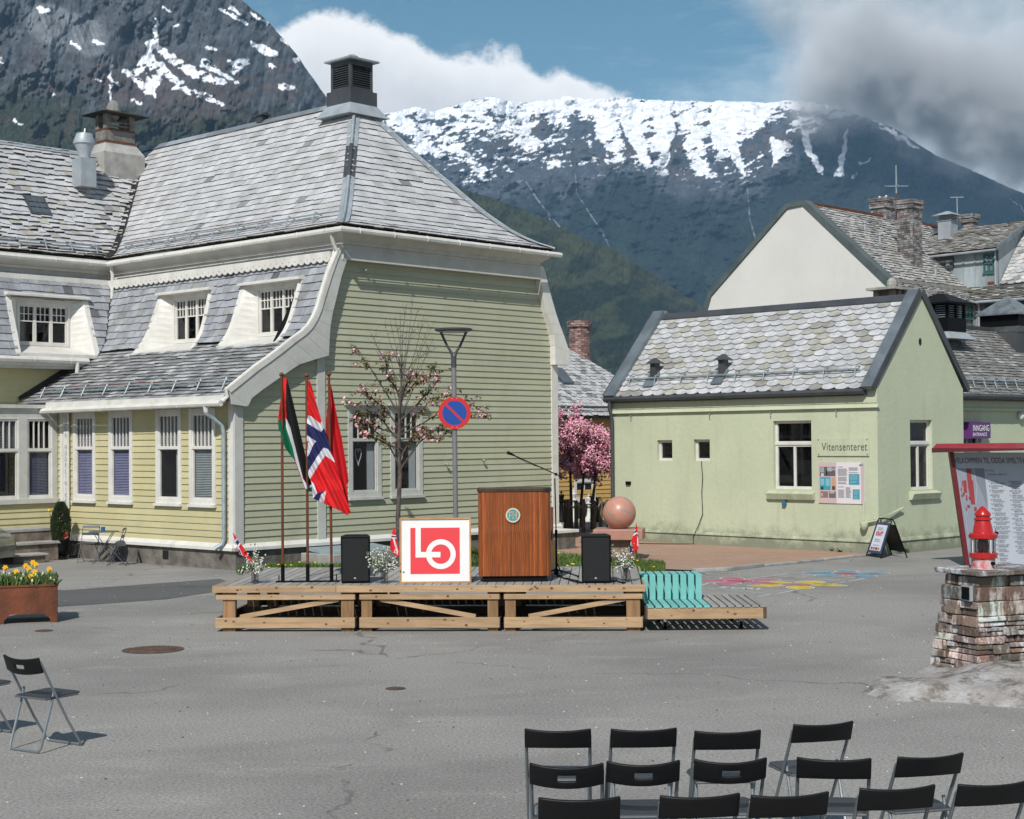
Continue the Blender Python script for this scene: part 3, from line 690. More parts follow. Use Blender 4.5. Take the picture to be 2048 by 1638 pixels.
scallop(lambda s, z, o=0: V3(vl+.06-o, s, z), -.08, 8.3); scallop(lambda s, z, o=0: V3(s, wu+.06-o, z), -4, 2.4)
sc.build('scalloped_board', [M['white'], M['dark']], house)
# ---- barge boards
bg_ = MB()
outer = [(2.64, 6.62), (2.47, 6.30), (2.30, 5.92), (2.12, 5.47), (2.03, 5.22), (1.92, 5.02), (1.79, 4.85), (1.61, 4.70), (1.33, 4.53), (1.03, 4.33), (.71, 4.13), (.39, 3.94), (.05, 3.71), (-.28, 3.49)]
lower = [(2.86, 6.50), (2.75, 6.25), (2.62, 5.95), (2.48, 5.5), (2.38, 5.2), (2.31, 4.9), (2.28, 4.6), (2.26, 4.28), (1.90, 4.19), (1.47, 4.07), (1.02, 3.82), (.55, 3.55), (.28, 3.38), (.19, 3.23)]
A = [V3(v, -.18, z) for v, z in outer]; B = [V3(v, -.18, z) for v, z in lower]
bg_.strip(A, B, (0, .11, 0), 1)
bg_.hexa([V3(-.28, -.18, 3.49), V3(.19, -.18, 3.23), V3(.14, -.18, 3.21), V3(-.2, -.18, 3.25), V3(-.28, -.07, 3.49), V3(.19, -.07, 3.23), V3(.14, -.07, 3.21), V3(-.2, -.07, 3.25)], 1)
# raised white edge strip above the barge
bg_.strip([V3(v-.045, -.20, z+.045) for v, z in outer], [V3(v+.03, -.20, z-.02) for v, z in outer], (0, .16, 0), 0)
bg_.build('barge_board', [M['white'], M['trim']], house, bevel=.006); bg_ = MB()
ro = [(8.91, 6.62), (8.99, 6.45), (9.15, 6.0), (9.35, 5.53), (9.48, 5.27), (9.62, 5.03), (9.84, 4.6), (9.83, 4.30)]
ri = [(8.74, 6.62), (8.78, 6.35), (8.92, 5.85), (9.05, 5.5), (9.16, 5.25), (9.25, 5.02), (9.30, 4.75), (9.30, 4.30)]
bg_.strip([V3(v, -.18, z) for v, z in ri], [V3(v, -.18, z) for v, z in ro], (0, .18, 0), 0)
ob = bg_.build('barge_board', [M['white'], M['trim']], house, bevel=.006)
# ---- gutters and pipes
gt = MB(); gz_ = 6.865
gutter(gt, [V3(vl-.07, 8.0, gz_-.03), V3(vl-.07, eu-.07, gz_), V3(vr+.14, eu-.07, gz_)])
gutter(gt, [V3(-9, wu-.07, gz_-.02), V3(vl-.07, wu-.07, gz_-.03)])
gutter(gt, [V3(-.42, -.1, 3.27), V3(-.42, 6.4, 3.24)]); gutter(gt, [V3(-.42, 6.4, 3.24), V3(-.75, 7.6, 3.15)], brackets=.5)
gutter(gt, [V3(-9, 7.24, 4.46), V3(1.25, 7.24, 4.42)], .07)
gt.box((-.36, -.1, 3.28), (-.30, 6.4, 3.43), 0); gt.box((-9, 7.30, 4.30), (1.3, 7.36, 4.5), 0); gt.box((-9, 7.36, 4.24), (1.45, wallU, 4.30), 1)
gt.build('gutter', [M['white'], M['trim']], house)
sf = MB(); sf.quad(V3(-.33, -.1, 3.3), V3(-.33, 6.5, 3.3), V3(0, 6.5, 3.36), V3(0, -.1, 3.36)); 
sf.poly([V3(-.33, 6.3, 3.4), V3(-.7, 7.65, 3.2), V3(-.1, wallU, 3.3), V3(.1, 6.3, 3.6)], 1); sf.build('soffit', [M['trim'], M['slate2']], house)
dp = MB()
dpts = [V3(vl-.04, eu+.30, gz_-.03), V3(vl+.04, eu+.32, 6.62), V3(2.50, eu+.33, 6.45)]+[V3(v-.06, -.16, z+.05) for v, z in outer[2:]]+[V3(-.30, -.15, 3.40), V3(-.40, -.12, 3.30)]
dp.tube(dpts, .042, 8); dp.build('roof_pipe', M['white'], house, smooth=True); dp = MB(); dp.tube([V3(vl-.02, wu-.12, gz_-.05), V3(vl+.05, wu-.10, 6.6), V3(vl+.02, wu-.12, 5.95)], .045, 8); dp.build('roof_pipe', M['white'], house, smooth=True); dp = MB(); dp.tube([V3(.95, 7.22, 4.40), V3(.96, 7.25, 4.12)], .05, 8)
dp.build('roof_pipe', M['white'], house, smooth=True)
dp = MB(); dp.tube([V3(-.40, .40, 3.24), V3(-.40, .40, 3.08), V3(-.26, .34, 2.98), V3(-.12, .27, 2.86), V3(-.09, .26, 2.7), V3(-.09, .26, .62), V3(-.13, .28, .5), V3(-.24, .36, .42)], .045, 10)
dp.build('downpipe', M['steel'], house, smooth=True)
dp = MB(); dp.lathe([(.045, 0), (.075, .16), (.075, .18)], (-.40, .40, 3.1), 10); dp.build('pipe_funnel', M['white'], house)
# ---- snow guards
snowguard(house, PA, .8, 7.9, .52, 9); snowguard(house, PM, .25, 7.0, .42, 9, rail=.12); snowguard(house, PD, -4, 2.2, .45, 10, rusty=False)
# ---- windows
bb = (.34, .35, .52); gg = (.40, .46, .45)
bl = [[(.0, .62, gg, 'slats'), (.64, 1, (.45, .48, .5), 'slats')], [(0, 1, (.35, .37, .36), 'left'), (.64, 1, (.42, .45, .45), 'slats')], [(0, .6, bb, 'slats'), (.62, 1, (.36, .40, .5), 'slats')], [(0, .6, bb, 'slats'), (.62, 1, (.4, .42, .5), 'slats')]]
for (a, b), bl_ in zip(lw, bl): window(house, Pl, a, b, lz[0], lz[1], .10, .40, 4, blind=bl_, cap=0, frame=.035, recess=.025)
for i, (a, b) in enumerate(gwin): window(house, Pg, a, b, gz[0], gz[1], .115, .36, 3, cap=.10, frame=.035, recess=.03, heart=True, blind=[(0, .6, (.45, .5, .5), 'right')], tm='trim', wm='trim')
# ---- bay of the wing
by = MB(); P6 = lambda x, z, o: V3(x, 6.5-o, z)
pbox(by, P6, -9, -.03, 1.20, 1.30, -.1, .08, 0); pbox(by, P6, -9, -.03, 3.10, 3.30, -.1, .03, 0); pbox(by, P6, -9, -.02, 3.30, 3.38, -1.1, .10, 0); pbox(by, P6, -.16, -.03, 1.3, 3.1, -.1, .04, 0); pbox(by, P6, -.98, -.78, 1.3, 3.1, -.1, .04, 0)
pbox(by, P6, -2.75, -2.55, 1.3, 3.1, -.1, .04, 0)
by.build('bay_frame', M['trim'], house)
window(house, P6, -.80, -.14, 1.30, 3.10, .035, .40, 3, blind=[(0, .6, (.16, .17, .24), 'slats')], nosill=True, recess=.03)
window(house, P6, -2.57, -.96, 1.30, 3.10, .035, .40, 9, blind=[(.62, 1, (.3, .31, .34), 'slats')], nosill=True, recess=.03)
cr = MB(); cr.box((-.035, 6.24, .52), (.01, 6.36, 3.3)); cr.build('corner_strip', M['white'], house)
# small hook lamps on the gable
for v, z in ((3.36, 6.13), (6.93, 2.05), (5.75, 1.98)):
    hk = MB(); hk.ball((v, -.09, z), .035, 8, 6); hk.tube([V3(v, 0, z+.02), V3(v, -.09, z)], .012, 5); hk.build('wall_hook', M['steel'], house)
# vertical hanging sign
sg = MB(); sgn = thing('hanging_sign', 'tall narrow white sign reading ODDA HUDKLINIKK hung beside the leftmost long wall window', 'sign', HO+VD*-.055+UD*6.04, R(47))
sg.box((-.02, -.11, 1.08), (0, .11, 3.22)); sg.build('sign_panel', M['white'], sgn)
sg = MB(); txt = "ODDA HUDKLINIKK"
for i, ch in enumerate(txt):
    if ch != ' ': add_text(sg, ch, .15, V3(-.026, 0, 3.05-i*.133), (0, -1, 0), (0, 0, 1), 0, (.22, .24, .30), align='CENTER', sx=.85)
sg.build('lettering', M['print'], sgn)
# ================================================================== ground and paving
def gmat(name, col, fine=.35, blot=.2, light=(.24, .235, .225), bump=.5):
    m = bpy.data.materials.new(name); m.use_nodes = True; t = m.node_tree; P = t.nodes['Principled BSDF']; P.inputs['Roughness'].default_value = .88; P.inputs['Specular IOR Level'].default_value = .3
    tcn = N(t, 'ShaderNodeTexCoord')
    def noise(sc, det=5, ro=.6, s=(1, 1, 1)):
        mp = N(t, 'ShaderNodeMapping'); t.links.new(tcn.outputs['Object'], mp.inputs[0]); mp.inputs['Scale'].default_value = s
        n = N(t, 'ShaderNodeTexNoise'); t.links.new(mp.outputs[0], n.inputs['Vector']); n.inputs['Scale'].default_value = sc; n.inputs['Detail'].default_value = det; n.inputs['Roughness'].default_value = ro; return n.outputs[0]
    def mix(fac, a, b, bt='MIX'):
        x = N(t, 'ShaderNodeMix', data_type='RGBA', blend_type=bt)
        for i, q in ((0, fac), (6, a), (7, b)):
            if isinstance(q, (int, float)): x.inputs[i].default_value = q
            elif isinstance(q, tuple): x.inputs[i].default_value = (*q[:3], 1)
            else: t.links.new(q, x.inputs[i])
        return x.outputs[2]
    c = mix(mrange(t, noise(.16, 5, .6), .38, .62), col, tuple(q*(1-blot*1.6) for q in col))
    c = mix(mth(t, 'MULTIPLY', mrange(t, noise(.5, 8, .7, (1, 2.2, 1)), .52, .72), .5), c, light)
    c = mix(mth(t, 'MULTIPLY', mrange(t, noise(1.3, 7, .7), .58, .75), .35), c, tuple(q*.55 for q in col))
    vc_ = N(t, 'ShaderNodeTexVoronoi', feature='DISTANCE_TO_EDGE'); wmp = N(t, 'ShaderNodeVectorMath', operation='MULTIPLY_ADD'); nn_ = N(t, 'ShaderNodeTexNoise'); nn_.inputs['Scale'].default_value = .8; nn_.inputs['Detail'].default_value = 6; t.links.new(tcn.outputs['Object'], nn_.inputs['Vector'])
    t.links.new(nn_.outputs['Color'], wmp.inputs[0]); wmp.inputs[1].default_value = (1.6, 1.6, 0); t.links.new(tcn.outputs['Object'], wmp.inputs[2]); t.links.new(wmp.outputs[0], vc_.inputs['Vector']); vc_.inputs['Scale'].default_value = .16
    ck = mth(t, 'MULTIPLY', mrange(t, vc_.outputs['Distance'], .0045, .0015), mrange(t, noise(.35, 4, .6), .50, .56)); c = mix(mth(t, 'MULTIPLY', ck, .65), c, tuple(q*.35 for q in col))
    ar = N(t, 'ShaderNodeTexWave', wave_type='RINGS', rings_direction='Z'); am = N(t, 'ShaderNodeMapping'); t.links.new(tcn.outputs['Object'], am.inputs[0]); am.inputs['Location'].default_value = (9, -34, 0); t.links.new(am.outputs[0], ar.inputs['Vector']); ar.inputs['Scale'].default_value = .22; ar.inputs['Distortion'].default_value = 3; ar.inputs['Detail Scale'].default_value = .15
    c = mix(mth(t, 'MULTIPLY', mth(t, 'MULTIPLY', mrange(t, ar.outputs['Fac'], .75, 1.), mrange(t, noise(.3, 5, .6), .45, .62)), .30), c, tuple(q*.62 for q in col))
    vo = N(t, 'ShaderNodeTexVoronoi'); t.links.new(tcn.outputs['Object'], vo.inputs['Vector']); vo.inputs['Scale'].default_value = 70
    sp = mth(t, 'MULTIPLY', mth(t, 'SUBTRACT', noise(38, 3, .9), .5), fine*11)
    c = mix(1., c, mix(mth(t, 'ADD', sp, .5, clamp=True), (.60, .60, .60), (1.40, 1.39, 1.36)), 'MULTIPLY')
    t.links.new(c, P.inputs['Base Color'])
    b = N(t, 'ShaderNodeBump'); b.inputs['Strength'].default_value = bump; b.inputs['Distance'].default_value = .01; t.links.new(noise(80, 3, .7), b.inputs['Height']); t.links.new(b.outputs[0], P.inputs['Normal'])
    return m
M['asph'] = gmat('asphalt', (.268, .258, .243), light=(.35, .335, .31), blot=.16)
M['asph2'] = gmat('new_asphalt', (.105, .105, .107), blot=.15, light=(.14, .14, .14), fine=.3)
M['gravel'] = gmat('grey_gravel', (.30, .28, .26), blot=.2)
gr = MB(); gr.quad((-3500, -60, 0), (3500, -60, 0), (3500, 7000, 0), (-3500, 7000, 0)); tag(gr.build('ground', M['asph']), kind='structure')
G = lambda x, y, z=0.: tuple(gnd(x, y)[:2])+(z,)
pt = MB(); pt.poly([G(-60, 1172, .004), G(130, 1181, .004), G(300, 1168, .004), G(440, 1158, .004), G(470, 1168, .004), G(455, 1180, .004), G(330, 1199, .004), G(130, 1213, .004), G(-60, 1224, .004)]); tag(pt.build('new_asphalt_patch', M['asph2']), kind='structure')
# brick paving (raised a little behind a granite kerb)
def brickmat():
    m = bpy.data.materials.new('paving_brick'); m.use_nodes = True; t = m.node_tree; P = t.nodes['Principled BSDF']; P.inputs['Roughness'].default_value = .9
    tcn = N(t, 'ShaderNodeTexCoord'); mp = N(t, 'ShaderNodeMapping'); t.links.new(tcn.outputs['Object'], mp.inputs[0]); mp.inputs['Rotation'].default_value = (0, 0, R(44))
    b = N(t, 'ShaderNodeTexBrick'); t.links.new(mp.outputs[0], b.inputs['Vector']); b.inputs['Scale'].default_value = 1; b.inputs['Brick Width'].default_value = .21; b.inputs['Row Height'].default_value = .105; b.inputs['Mortar Size'].default_value = .006
    b.inputs['Color1'].default_value = (.40, .23, .155, 1); b.inputs['Color2'].default_value = (.31, .19, .135, 1); b.inputs['Mortar'].default_value = (.17, .13, .10, 1)
    n = N(t, 'ShaderNodeTexNoise'); t.links.new(tcn.outputs['Object'], n.inputs['Vector']); n.inputs['Scale'].default_value = .9; n.inputs['Detail'].default_value = 8
    x = N(t, 'ShaderNodeMix', data_type='RGBA'); t.links.new(mth(t, 'MULTIPLY', mrange(t, n.outputs[0], .4, .7), .55), x.inputs[0]); t.links.new(b.outputs[0], x.inputs[6]); x.inputs[7].default_value = (.33, .25, .19, 1)
    t.links.new(x.outputs[2], P.inputs['Base Color']); return m
BP = [(1112, 1103), (1128, 1132), (1285, 1140), (1385, 1144), (1450, 1141), (1520, 1133), (1640, 1121), (1700, 1114), (1738, 1111), (1757, 1105)]
bp = [G(x, y) for x, y in BP]; far = [(6.5, 38, 0), (-1, 48, 0), (-4.5, 44, 0)]
pv = MB(); top_ = [(x, y, .035) for x, y, z in bp+far]; pv.poly(top_); tag(pv.build('brick_pavement', brickmat()), kind='structure')
kb = MB()
for (a, b) in zip(bp[3:-1], bp[4:]):
    a, b = Vector(a), Vector(b); n = Vector((a-b).cross(Vector((0, 0, 1)))).normalized(); L = (b-a).length; m = max(1, int(L/.9))
    for i in range(m):
        p, q = a.lerp(b, i/m+.006), a.lerp(b, (i+1)/m-.006); n_ = n if n.y > 0 else -n; h = .065 if p.x < 4.2 else .042
        k = random.uniform(.8, 1.15); kb.hexa([p-n_*.12, q-n_*.12, q+n_*.02, p+n_*.02]+[v+V3(0, 0, h) for v in (p-n_*.12, q-n_*.12, q+n_*.02, p+n_*.02)], 0, k)
tag(kb.build('kerb', M['concrete'], bevel=.008), kind='structure')
gy = MB(); gy.quad((-2, 44, .05), (9, 41.2, .05), (14, 62, .05), (-2, 62, .05)); tag(gy.build('gravel_yard', M['gravel']), kind='structure')
# grass
def grass(name, polyf, n, h=.10, dand=0):
    mb = MB()
    for _ in range(n):
        x, y = polyf(); a = random.random()*6.28; w_ = random.uniform(.008, .018); hh = random.uniform(.4, 1.3)*h; lx, ly = random.uniform(-.05, .05), random.uniform(-.05, .05)
        k = random.uniform(.6, 1.5); z0 = 0.03
        mb.add([(x-w_*math.cos(a), y-w_*math.sin(a), z0), (x+w_*math.cos(a), y+w_*math.sin(a), z0), (x+lx, y+ly, z0+hh)], [(0, 1, 2)], 0, (k, k, k*.8))
    for _ in range(dand):
        x, y = polyf(); mb.ball((x, y, .03+h*.9), .028, 6, 4, 1, (.85, .62, .03), (1, 1, .5))
    return mb
M['grass'] = mat('grass_blades', (.085, .15, .03), .7, .2, 1, bump=0)
def bandf(x0, x1, ya, yb): return lambda: tuple(gnd(random.uniform(x0, x1), random.uniform(ya, yb))[:2])
lw_ = MB(); lw_.poly([G(470, 1134, .02), G(560, 1122, .02), G(950, 1088, .02), G(1112, 1107, .02), G(1290, 1121, .02), G(1330, 1143, .02), G(1280, 1152, .02), G(560, 1152, .02)]); tag(lw_.build('lawn_soil', mat('soil_and_turf', (.10, .11, .045), .95, .3, 4, bs=20, bump=.6)), kind='structure')
def gf():
    while True:
        x = random.uniform(475, 1330); y0 = 1122-34*(x-560)/390 if x < 950 else (1088+19*(x-950)/162 if x < 1112 else 1107+16*(x-1112)/178)
        if 690 < x < 760 and random.random() < .4: continue
        return tuple(gnd(x, random.uniform(y0+4, 1150))[:2])
gm = grass('grass', gf, 26000, .085, 60)
for _ in range(900):
    x, y = gnd(random.uniform(1280, 1735), 0+1100)[:2]; 
tag(gm.build('grass', [M['grass'], M['plain']]), 'short bright green lawn strip with yellow dandelions behind the wooden stage', 'grass', kind='stuff')
wd = MB()
for x, y in ((1668, 1106), (1680, 1107), (1712, 1108), (1720, 1108), (65, 1122), (72, 1123), (60, 1121), (1655, 1105), (1812, 1106), (1800, 1108)):
    p = gnd(x, y)
    for _ in range(26):
        a = random.random()*6.28; L = random.uniform(.06, .17); wd.add([(p.x, p.y-.05, .03), (p.x+.03*math.cos(a+1), p.y-.05+.03*math.sin(a+1), .05), (p.x+L*math.cos(a), p.y-.05+L*math.sin(a)*.5, .03+random.uniform(.02, .13))], [(0, 1, 2)], 0, random.uniform(.7, 1.4))
tag(wd.build('weeds', M['grass']), 'small green weeds sprouting along the foot of the walls', 'weeds', kind='stuff')
# ================================================================== mountains
def vnoise(x, y, seed):
    xi, yi = np.floor(x).astype(np.int64), np.floor(y).astype(np.int64); fx, fy = x-xi, y-yi
    fx = fx*fx*fx*(fx*(fx*6-15)+10); fy = fy*fy*fy*(fy*(fy*6-15)+10)
    def h(a, b):
        n = (a*374761393+b*668265263+seed*974634777) & 0x7fffffff; n = ((n ^ (n >> 13))*1274126177) & 0x7fffffff; return ((n ^ (n >> 16)) & 0xffff)/65535.
    return (h(xi, yi)*(1-fx)+h(xi+1, yi)*fx)*(1-fy)+(h(xi, yi+1)*(1-fx)+h(xi+1, yi+1)*fx)*fy
def fbm(x, y, seed, o=6, g=.5):
    s = 0; a = 1.; t = 0
    for i in range(o): s = s+a*vnoise(x, y, seed+i*17); t += a; a *= g; x = x*2.03+3.1; y = y*2.03+1.7
    return s/t
def ridged(x, y, seed, o=5):
    s = 0; a = 1.; t = 0
    for i in range(o): s = s+a*(1-np.abs(2*vnoise(x, y, seed+i*13)-1)); t += a; a *= .5; x = x*2.1+5; y = y*2.1+2
    return s/t
def seg(x, y, pts, ws):
    """mask of a tapering streak: >0 inside"""
    best = np.full(x.shape, -1e9)
    for (a, b, wa, wb) in zip(pts, pts[1:], ws, ws[1:]):
        dx, dy = b[0]-a[0], b[1]-a[1]; L = dx*dx+dy*dy; t = np.clip(((x-a[0])*dx+(y-a[1])*dy)/L, 0, 1)
        best = np.maximum(best, wa+(wb-wa)*t-np.hypot(x-a[0]-dx*t, y-a[1]-dy*t))
    return best
def hillmat(name, spec=.2):
    m = bpy.data.materials.new(name); m.use_nodes = True; t = m.node_tree; P = t.nodes['Principled BSDF']; P.inputs['Roughness'].default_value = .9; P.inputs['Specular IOR Level'].default_value = spec
    a = N(t, 'ShaderNodeAttribute', attribute_name='Col'); tcn = N(t, 'ShaderNodeTexCoord')
    n = N(t, 'ShaderNodeTexNoise'); t.links.new(tcn.outputs['Object'], n.inputs['Vector']); n.inputs['Scale'].default_value = .035; n.inputs['Detail'].default_value = 6; n.inputs['Roughness'].default_value = .7
    x = N(t, 'ShaderNodeMix', data_type='RGBA', blend_type='MULTIPLY'); x.inputs[0].default_value = 1; t.links.new(a.outputs['Color'], x.inputs[6])
    y = N(t, 'ShaderNodeMix', data_type='RGBA'); t.links.new(mrange(t, n.outputs[0], .3, .7), y.inputs[0]); y.inputs[6].default_value = (.72, .72, .72, 1); y.inputs[7].default_value = (1.25, 1.25, 1.25, 1)
    t.links.new(y.outputs[2], x.inputs[7]); t.links.new(x.outputs[2], P.inputs['Base Color']); return m
HM = hillmat('mountain_rock')
def hill(name, sil, x0, x1, nx, ybot, ny, Ybot, Ytop, relief, col, crest=2.):
    xs = np.linspace(x0, x1, nx); sy = np.interp(xs, [p[0] for p in sil], [p[1] for p in sil]); sy = sy+(fbm(xs/18., xs*0, 5, 4)-.5)*crest*2
    t = np.linspace(0, 1, ny)[:, None]; XX = np.repeat(xs[None], ny, 0); YY = ybot+(sy[None]-ybot)*t
    D = Ybot+(Ytop-Ybot)*t**1.05+relief(XX, YY, t)
    rx = _f[0]+_x[0]*(XX-1024)/FPX-_u[0]*(YY-819)/FPX; ry_ = _f[1]+_x[1]*(XX-1024)/FPX-_u[1]*(YY-819)/FPX; rz = _f[2]+_x[2]*(XX-1024)/FPX-_u[2]*(YY-819)/FPX
    k = D/ry_; P = np.stack([rx*k, D, EYE+rz*k], -1)
    # back slope so the hill is a solid ridge
    back = P[-1:].copy(); back[..., 1] += (Ytop-Ybot)*.8; back[..., 2] *= .4
    P = np.concatenate([P, back], 0); C = col(XX, YY, t, D); C = np.concatenate([C, C[-1:]], 0)
    n0, n1 = P.shape[:2]; me = bpy.data.meshes.new(name); idx = np.arange(n0*n1).reshape(n0, n1)
    q = np.stack([idx[:-1, :-1], idx[:-1, 1:], idx[1:, 1:], idx[1:, :-1]], -1).reshape(-1, 4)
    me.vertices.add(n0*n1); me.vertices.foreach_set('co', P.reshape(-1)); me.loops.add(q.size); me.loops.foreach_set('vertex_index', q.reshape(-1).astype(np.int32))
    me.polygons.add(len(q)); me.polygons.foreach_set('loop_start', (np.arange(len(q))*4).astype(np.int32)); me.polygons.foreach_set('loop_total', np.full(len(q), 4, np.int32)); me.polygons.foreach_set('use_smooth', np.ones(len(q), bool))
    me.update(); at = me.attributes.new('Col', 'FLOAT_COLOR', 'POINT'); at.data.foreach_set('color', np.concatenate([C, np.ones(C.shape[:2]+(1,))], -1).reshape(-1).astype(np.float32))
    me.materials.append(HM); o = bpy.data.objects.new(name, me); COL.objects.link(o); return tag(o, kind='structure')
def lerp(a, b, m): return a[..., None]*0+np.asarray(b)*m[..., None]+np.asarray(a if not isinstance(a, np.ndarray) else a)*(1-m[..., None])
def cmix(A, b, m): return A*(1-m[..., None])+np.asarray(b)*m[..., None]
def sst(x, a, b): t = np.clip((x-a)/(b-a), 0, 1); return t*t*(3-2*t)
# far snowy plateau
SF = [(600, 262), (700, 238), (760, 228), (800, 222), (830, 214), (870, 222), (905, 212), (945, 198), (985, 194), (1030, 205), (1065, 204), (1100, 200), (1135, 192), (1180, 198), (1220, 196), (1260, 196), (1300, 200), (1350, 201), (1400, 204), (1440, 202), (1490, 203), (1530, 205), (1580, 200), (1640, 205), (1700, 222), (1750, 240), (1800, 262), (1840, 292), (1880, 315), (1930, 335), (1980, 356), (2048, 388), (2120, 420), (2300, 500)]
def rel_far(x, y, t):
    wx = x+30*(fbm(x/90, y/90, 3)-.5)
    g = ridged((wx+.35*y)/75., y/260., 21, 6); b = fbm(x/140, y/80, 9, 6)
    cl = ridged(x/26., y/60., 44, 5)
    return (g-.6)*120+(b-.5)*230+(cl-.5)*30+(fbm((x-y)/30, (y+.3*x)/12, 46, 5)-.5)*42
def col_far(x, y, t, D):
    sl = np.interp(x, [600, 760, 850, 960, 1050, 1130, 1250, 1400, 1500, 1560, 1640, 1800, 2048], [215, 268, 322, 372, 338, 352, 318, 355, 352, 315, 262, 250, 330])
    top = np.interp(x, [p[0] for p in SF], [p[1] for p in SF])
    h = (sl-y)/np.maximum(sl-top, 8)                    # 0 at snow line, 1 at crest
    u_ = x+.5*y
    n = fbm((x-1.2*y)/60, (y+.30*x)/15, 51, 6, .6)*.58+fbm((x-.8*y)/24, (y+.3*x)/7, 57, 5, .65)*.42
    gul = ridged((x-.45*y)/34., y/170., 63, 4)
    wr_ = sst(x, 1180, 1290)*(1-sst(x, 1560, 1600))
    s = n+.30*(np.clip(h, -1, .9)-.42)+.24*wr_*(gul-.52)+.42*(fbm((x-.6*y)/9, (y+.3*x)/4.2, 58, 4)-.5)
    fu = lambda p, w_: sst(seg(x+(fbm(x/20, y/20, 36, 5)-.5)*26, y+(fbm(x/20, y/20, 37, 5)-.5)*20, p, [w_]*len(p)), -9, 5)
    for p, w_ in (([(790, 235), (900, 330)], 9), ([(870, 255), (960, 345)], 8), ([(1000, 215), (1110, 330)], 12), ([(1050, 212), (1200, 210)], 6), ([(1200, 215), (1230, 330)], 14), ([(1262, 212), (1290, 330)], 13), ([(1310, 210), (1330, 340)], 8), ([(1378, 240), (1400, 340)], 14), ([(1460, 212), (1450, 290)], 30), ([(1530, 208), (1500, 260)], 16), ([(1390, 350), (1440, 350)], 5)): s = s+.13*fu(p, w_)
    for p, w_ in (([(830, 240), (880, 245)], 4), ([(900, 238), (960, 242)], 4), ([(945, 290), (1040, 302)], 10), ([(1085, 228), (1080, 290)], 8), ([(1148, 212), (1158, 295)], 15), ([(1244, 222), (1252, 300)], 5), ([(1345, 216), (1352, 330)], 10), ([(1430, 212), (1424, 320)], 5), ([(1492, 300), (1570, 235)], 20), ([(1180, 250), (1200, 300)], 8), ([(1010, 235), (1040, 250)], 6)): s = s-.17*fu(p, w_)
    m = sst(s, .512, .535)*sst(h, -.22, .05)
    m = np.maximum(m, sst(h+(fbm(x/22, y/7, 77, 4)-.5)*.6, .93, .99)*sst(fbm(x/20, y/5, 78, 4), .48, .51)*(1-sst(x, 1600, 1640)))
    rough = (fbm(x/7, y/7, 33, 4)-.5)*4; xw = x+(fbm(x/16, y/16, 34, 4)-.5)*16; yw = y+(fbm(x/16, y/16, 35, 4)-.5)*16
    def S(pts, ws): return sst(seg(xw, yw, pts, ws)+rough, -.7, .7)
    for pts, ws in (([(1605, 262), (1618, 300), (1637, 343)], [5, 8, 4]), ([(1697, 262), (1688, 300), (1678, 352)], [2, 5, 7]), ([(1450, 215), (1440, 270), (1462, 295), (1487, 340), (1490, 360)], [30, 22, 9, 6, 1]), ([(1545, 275), (1560, 300), (1548, 330)], [6, 14, 3]),
                    ([(1760, 250), (1800, 275), (1840, 300)], [2, 5, 2]), ([(1790, 262), (1822, 292)], [2, 2]), ([(1722, 328), (1738, 320)], [4, 2]), ([(1705, 352), (1712, 345)], [4, 2]), ([(1320, 215), (1335, 260), (1330, 320)], [12, 16, 8]), ([(1240, 215), (1262, 262), (1290, 320)], [14, 12, 8]), ([(1930, 330), (1965, 350), (1990, 362)], [1.5, 2, 1]), ([(2020, 400), (2048, 420)], [1.5, 1.5])):
        m = np.maximum(m, S(pts, ws))
    fine = fbm(x/6, y/6, 91, 4)
    strat = fbm((x-.5*y)/26, (y+.42*x)/3.2, 95, 4); gully = ridged((x-.35*y)/15, y/85, 96, 4)
    rock = np.array([.056, .066, .078])*(.25+.8*fine+.5*strat+.35*(gully-.3))[..., None]
    rock = cmix(rock, [.10, .075, .062], sst(fbm(x/50, y/25, 14, 4), .5, .64)*.5*sst(h, -.3, .1))
    forest = np.array([.012, .022, .022])*(.5+1.0*fbm(x/4, y/6, 23, 4))[..., None]
    forest = cmix(forest, [.024, .042, .028], sst(fbm(x/60, y/40, 31, 5), .5, .66)*.7*sst(y, 400, 600))
    A = cmix(rock, [.0, .0, .0], np.zeros_like(x)); fm = sst(-h+(fbm(x/24, y/24, 8, 5)-.5)*.8, .12, .5); A = A*(1-fm[..., None])+forest*fm[..., None]
    wfall = np.zeros_like(x)
    for pts, ws in (([(1045, 352), (1075, 400), (1100, 430), (1118, 452), (1128, 470)], [.2, .9, .7, 1.3, .4]), ([(1095, 425), (1105, 455)], [.6, .3]), ([(1151, 350), (1153, 385), (1178, 425), (1205, 465), (1218, 492)], [.9, .4, .7, 1.1, .5]), ([(1493, 365), (1500, 440), (1510, 475)], [.8, .4, .8]), ([(1130, 455), (1140, 485)], [.5, .3])):
        wfall = np.maximum(wfall, sst(seg(x, y, pts, ws)+(fine-.5)*3, -.6, .6))
    A = cmix(A, [.35, .38, .40], wfall*.6)
    return cmix(A, [.80, .82, .86], m)
hill('far_mountain', SF, 600, 2300, 1250, 900, 470, 2300, 4300, rel_far, col_far, 3.)
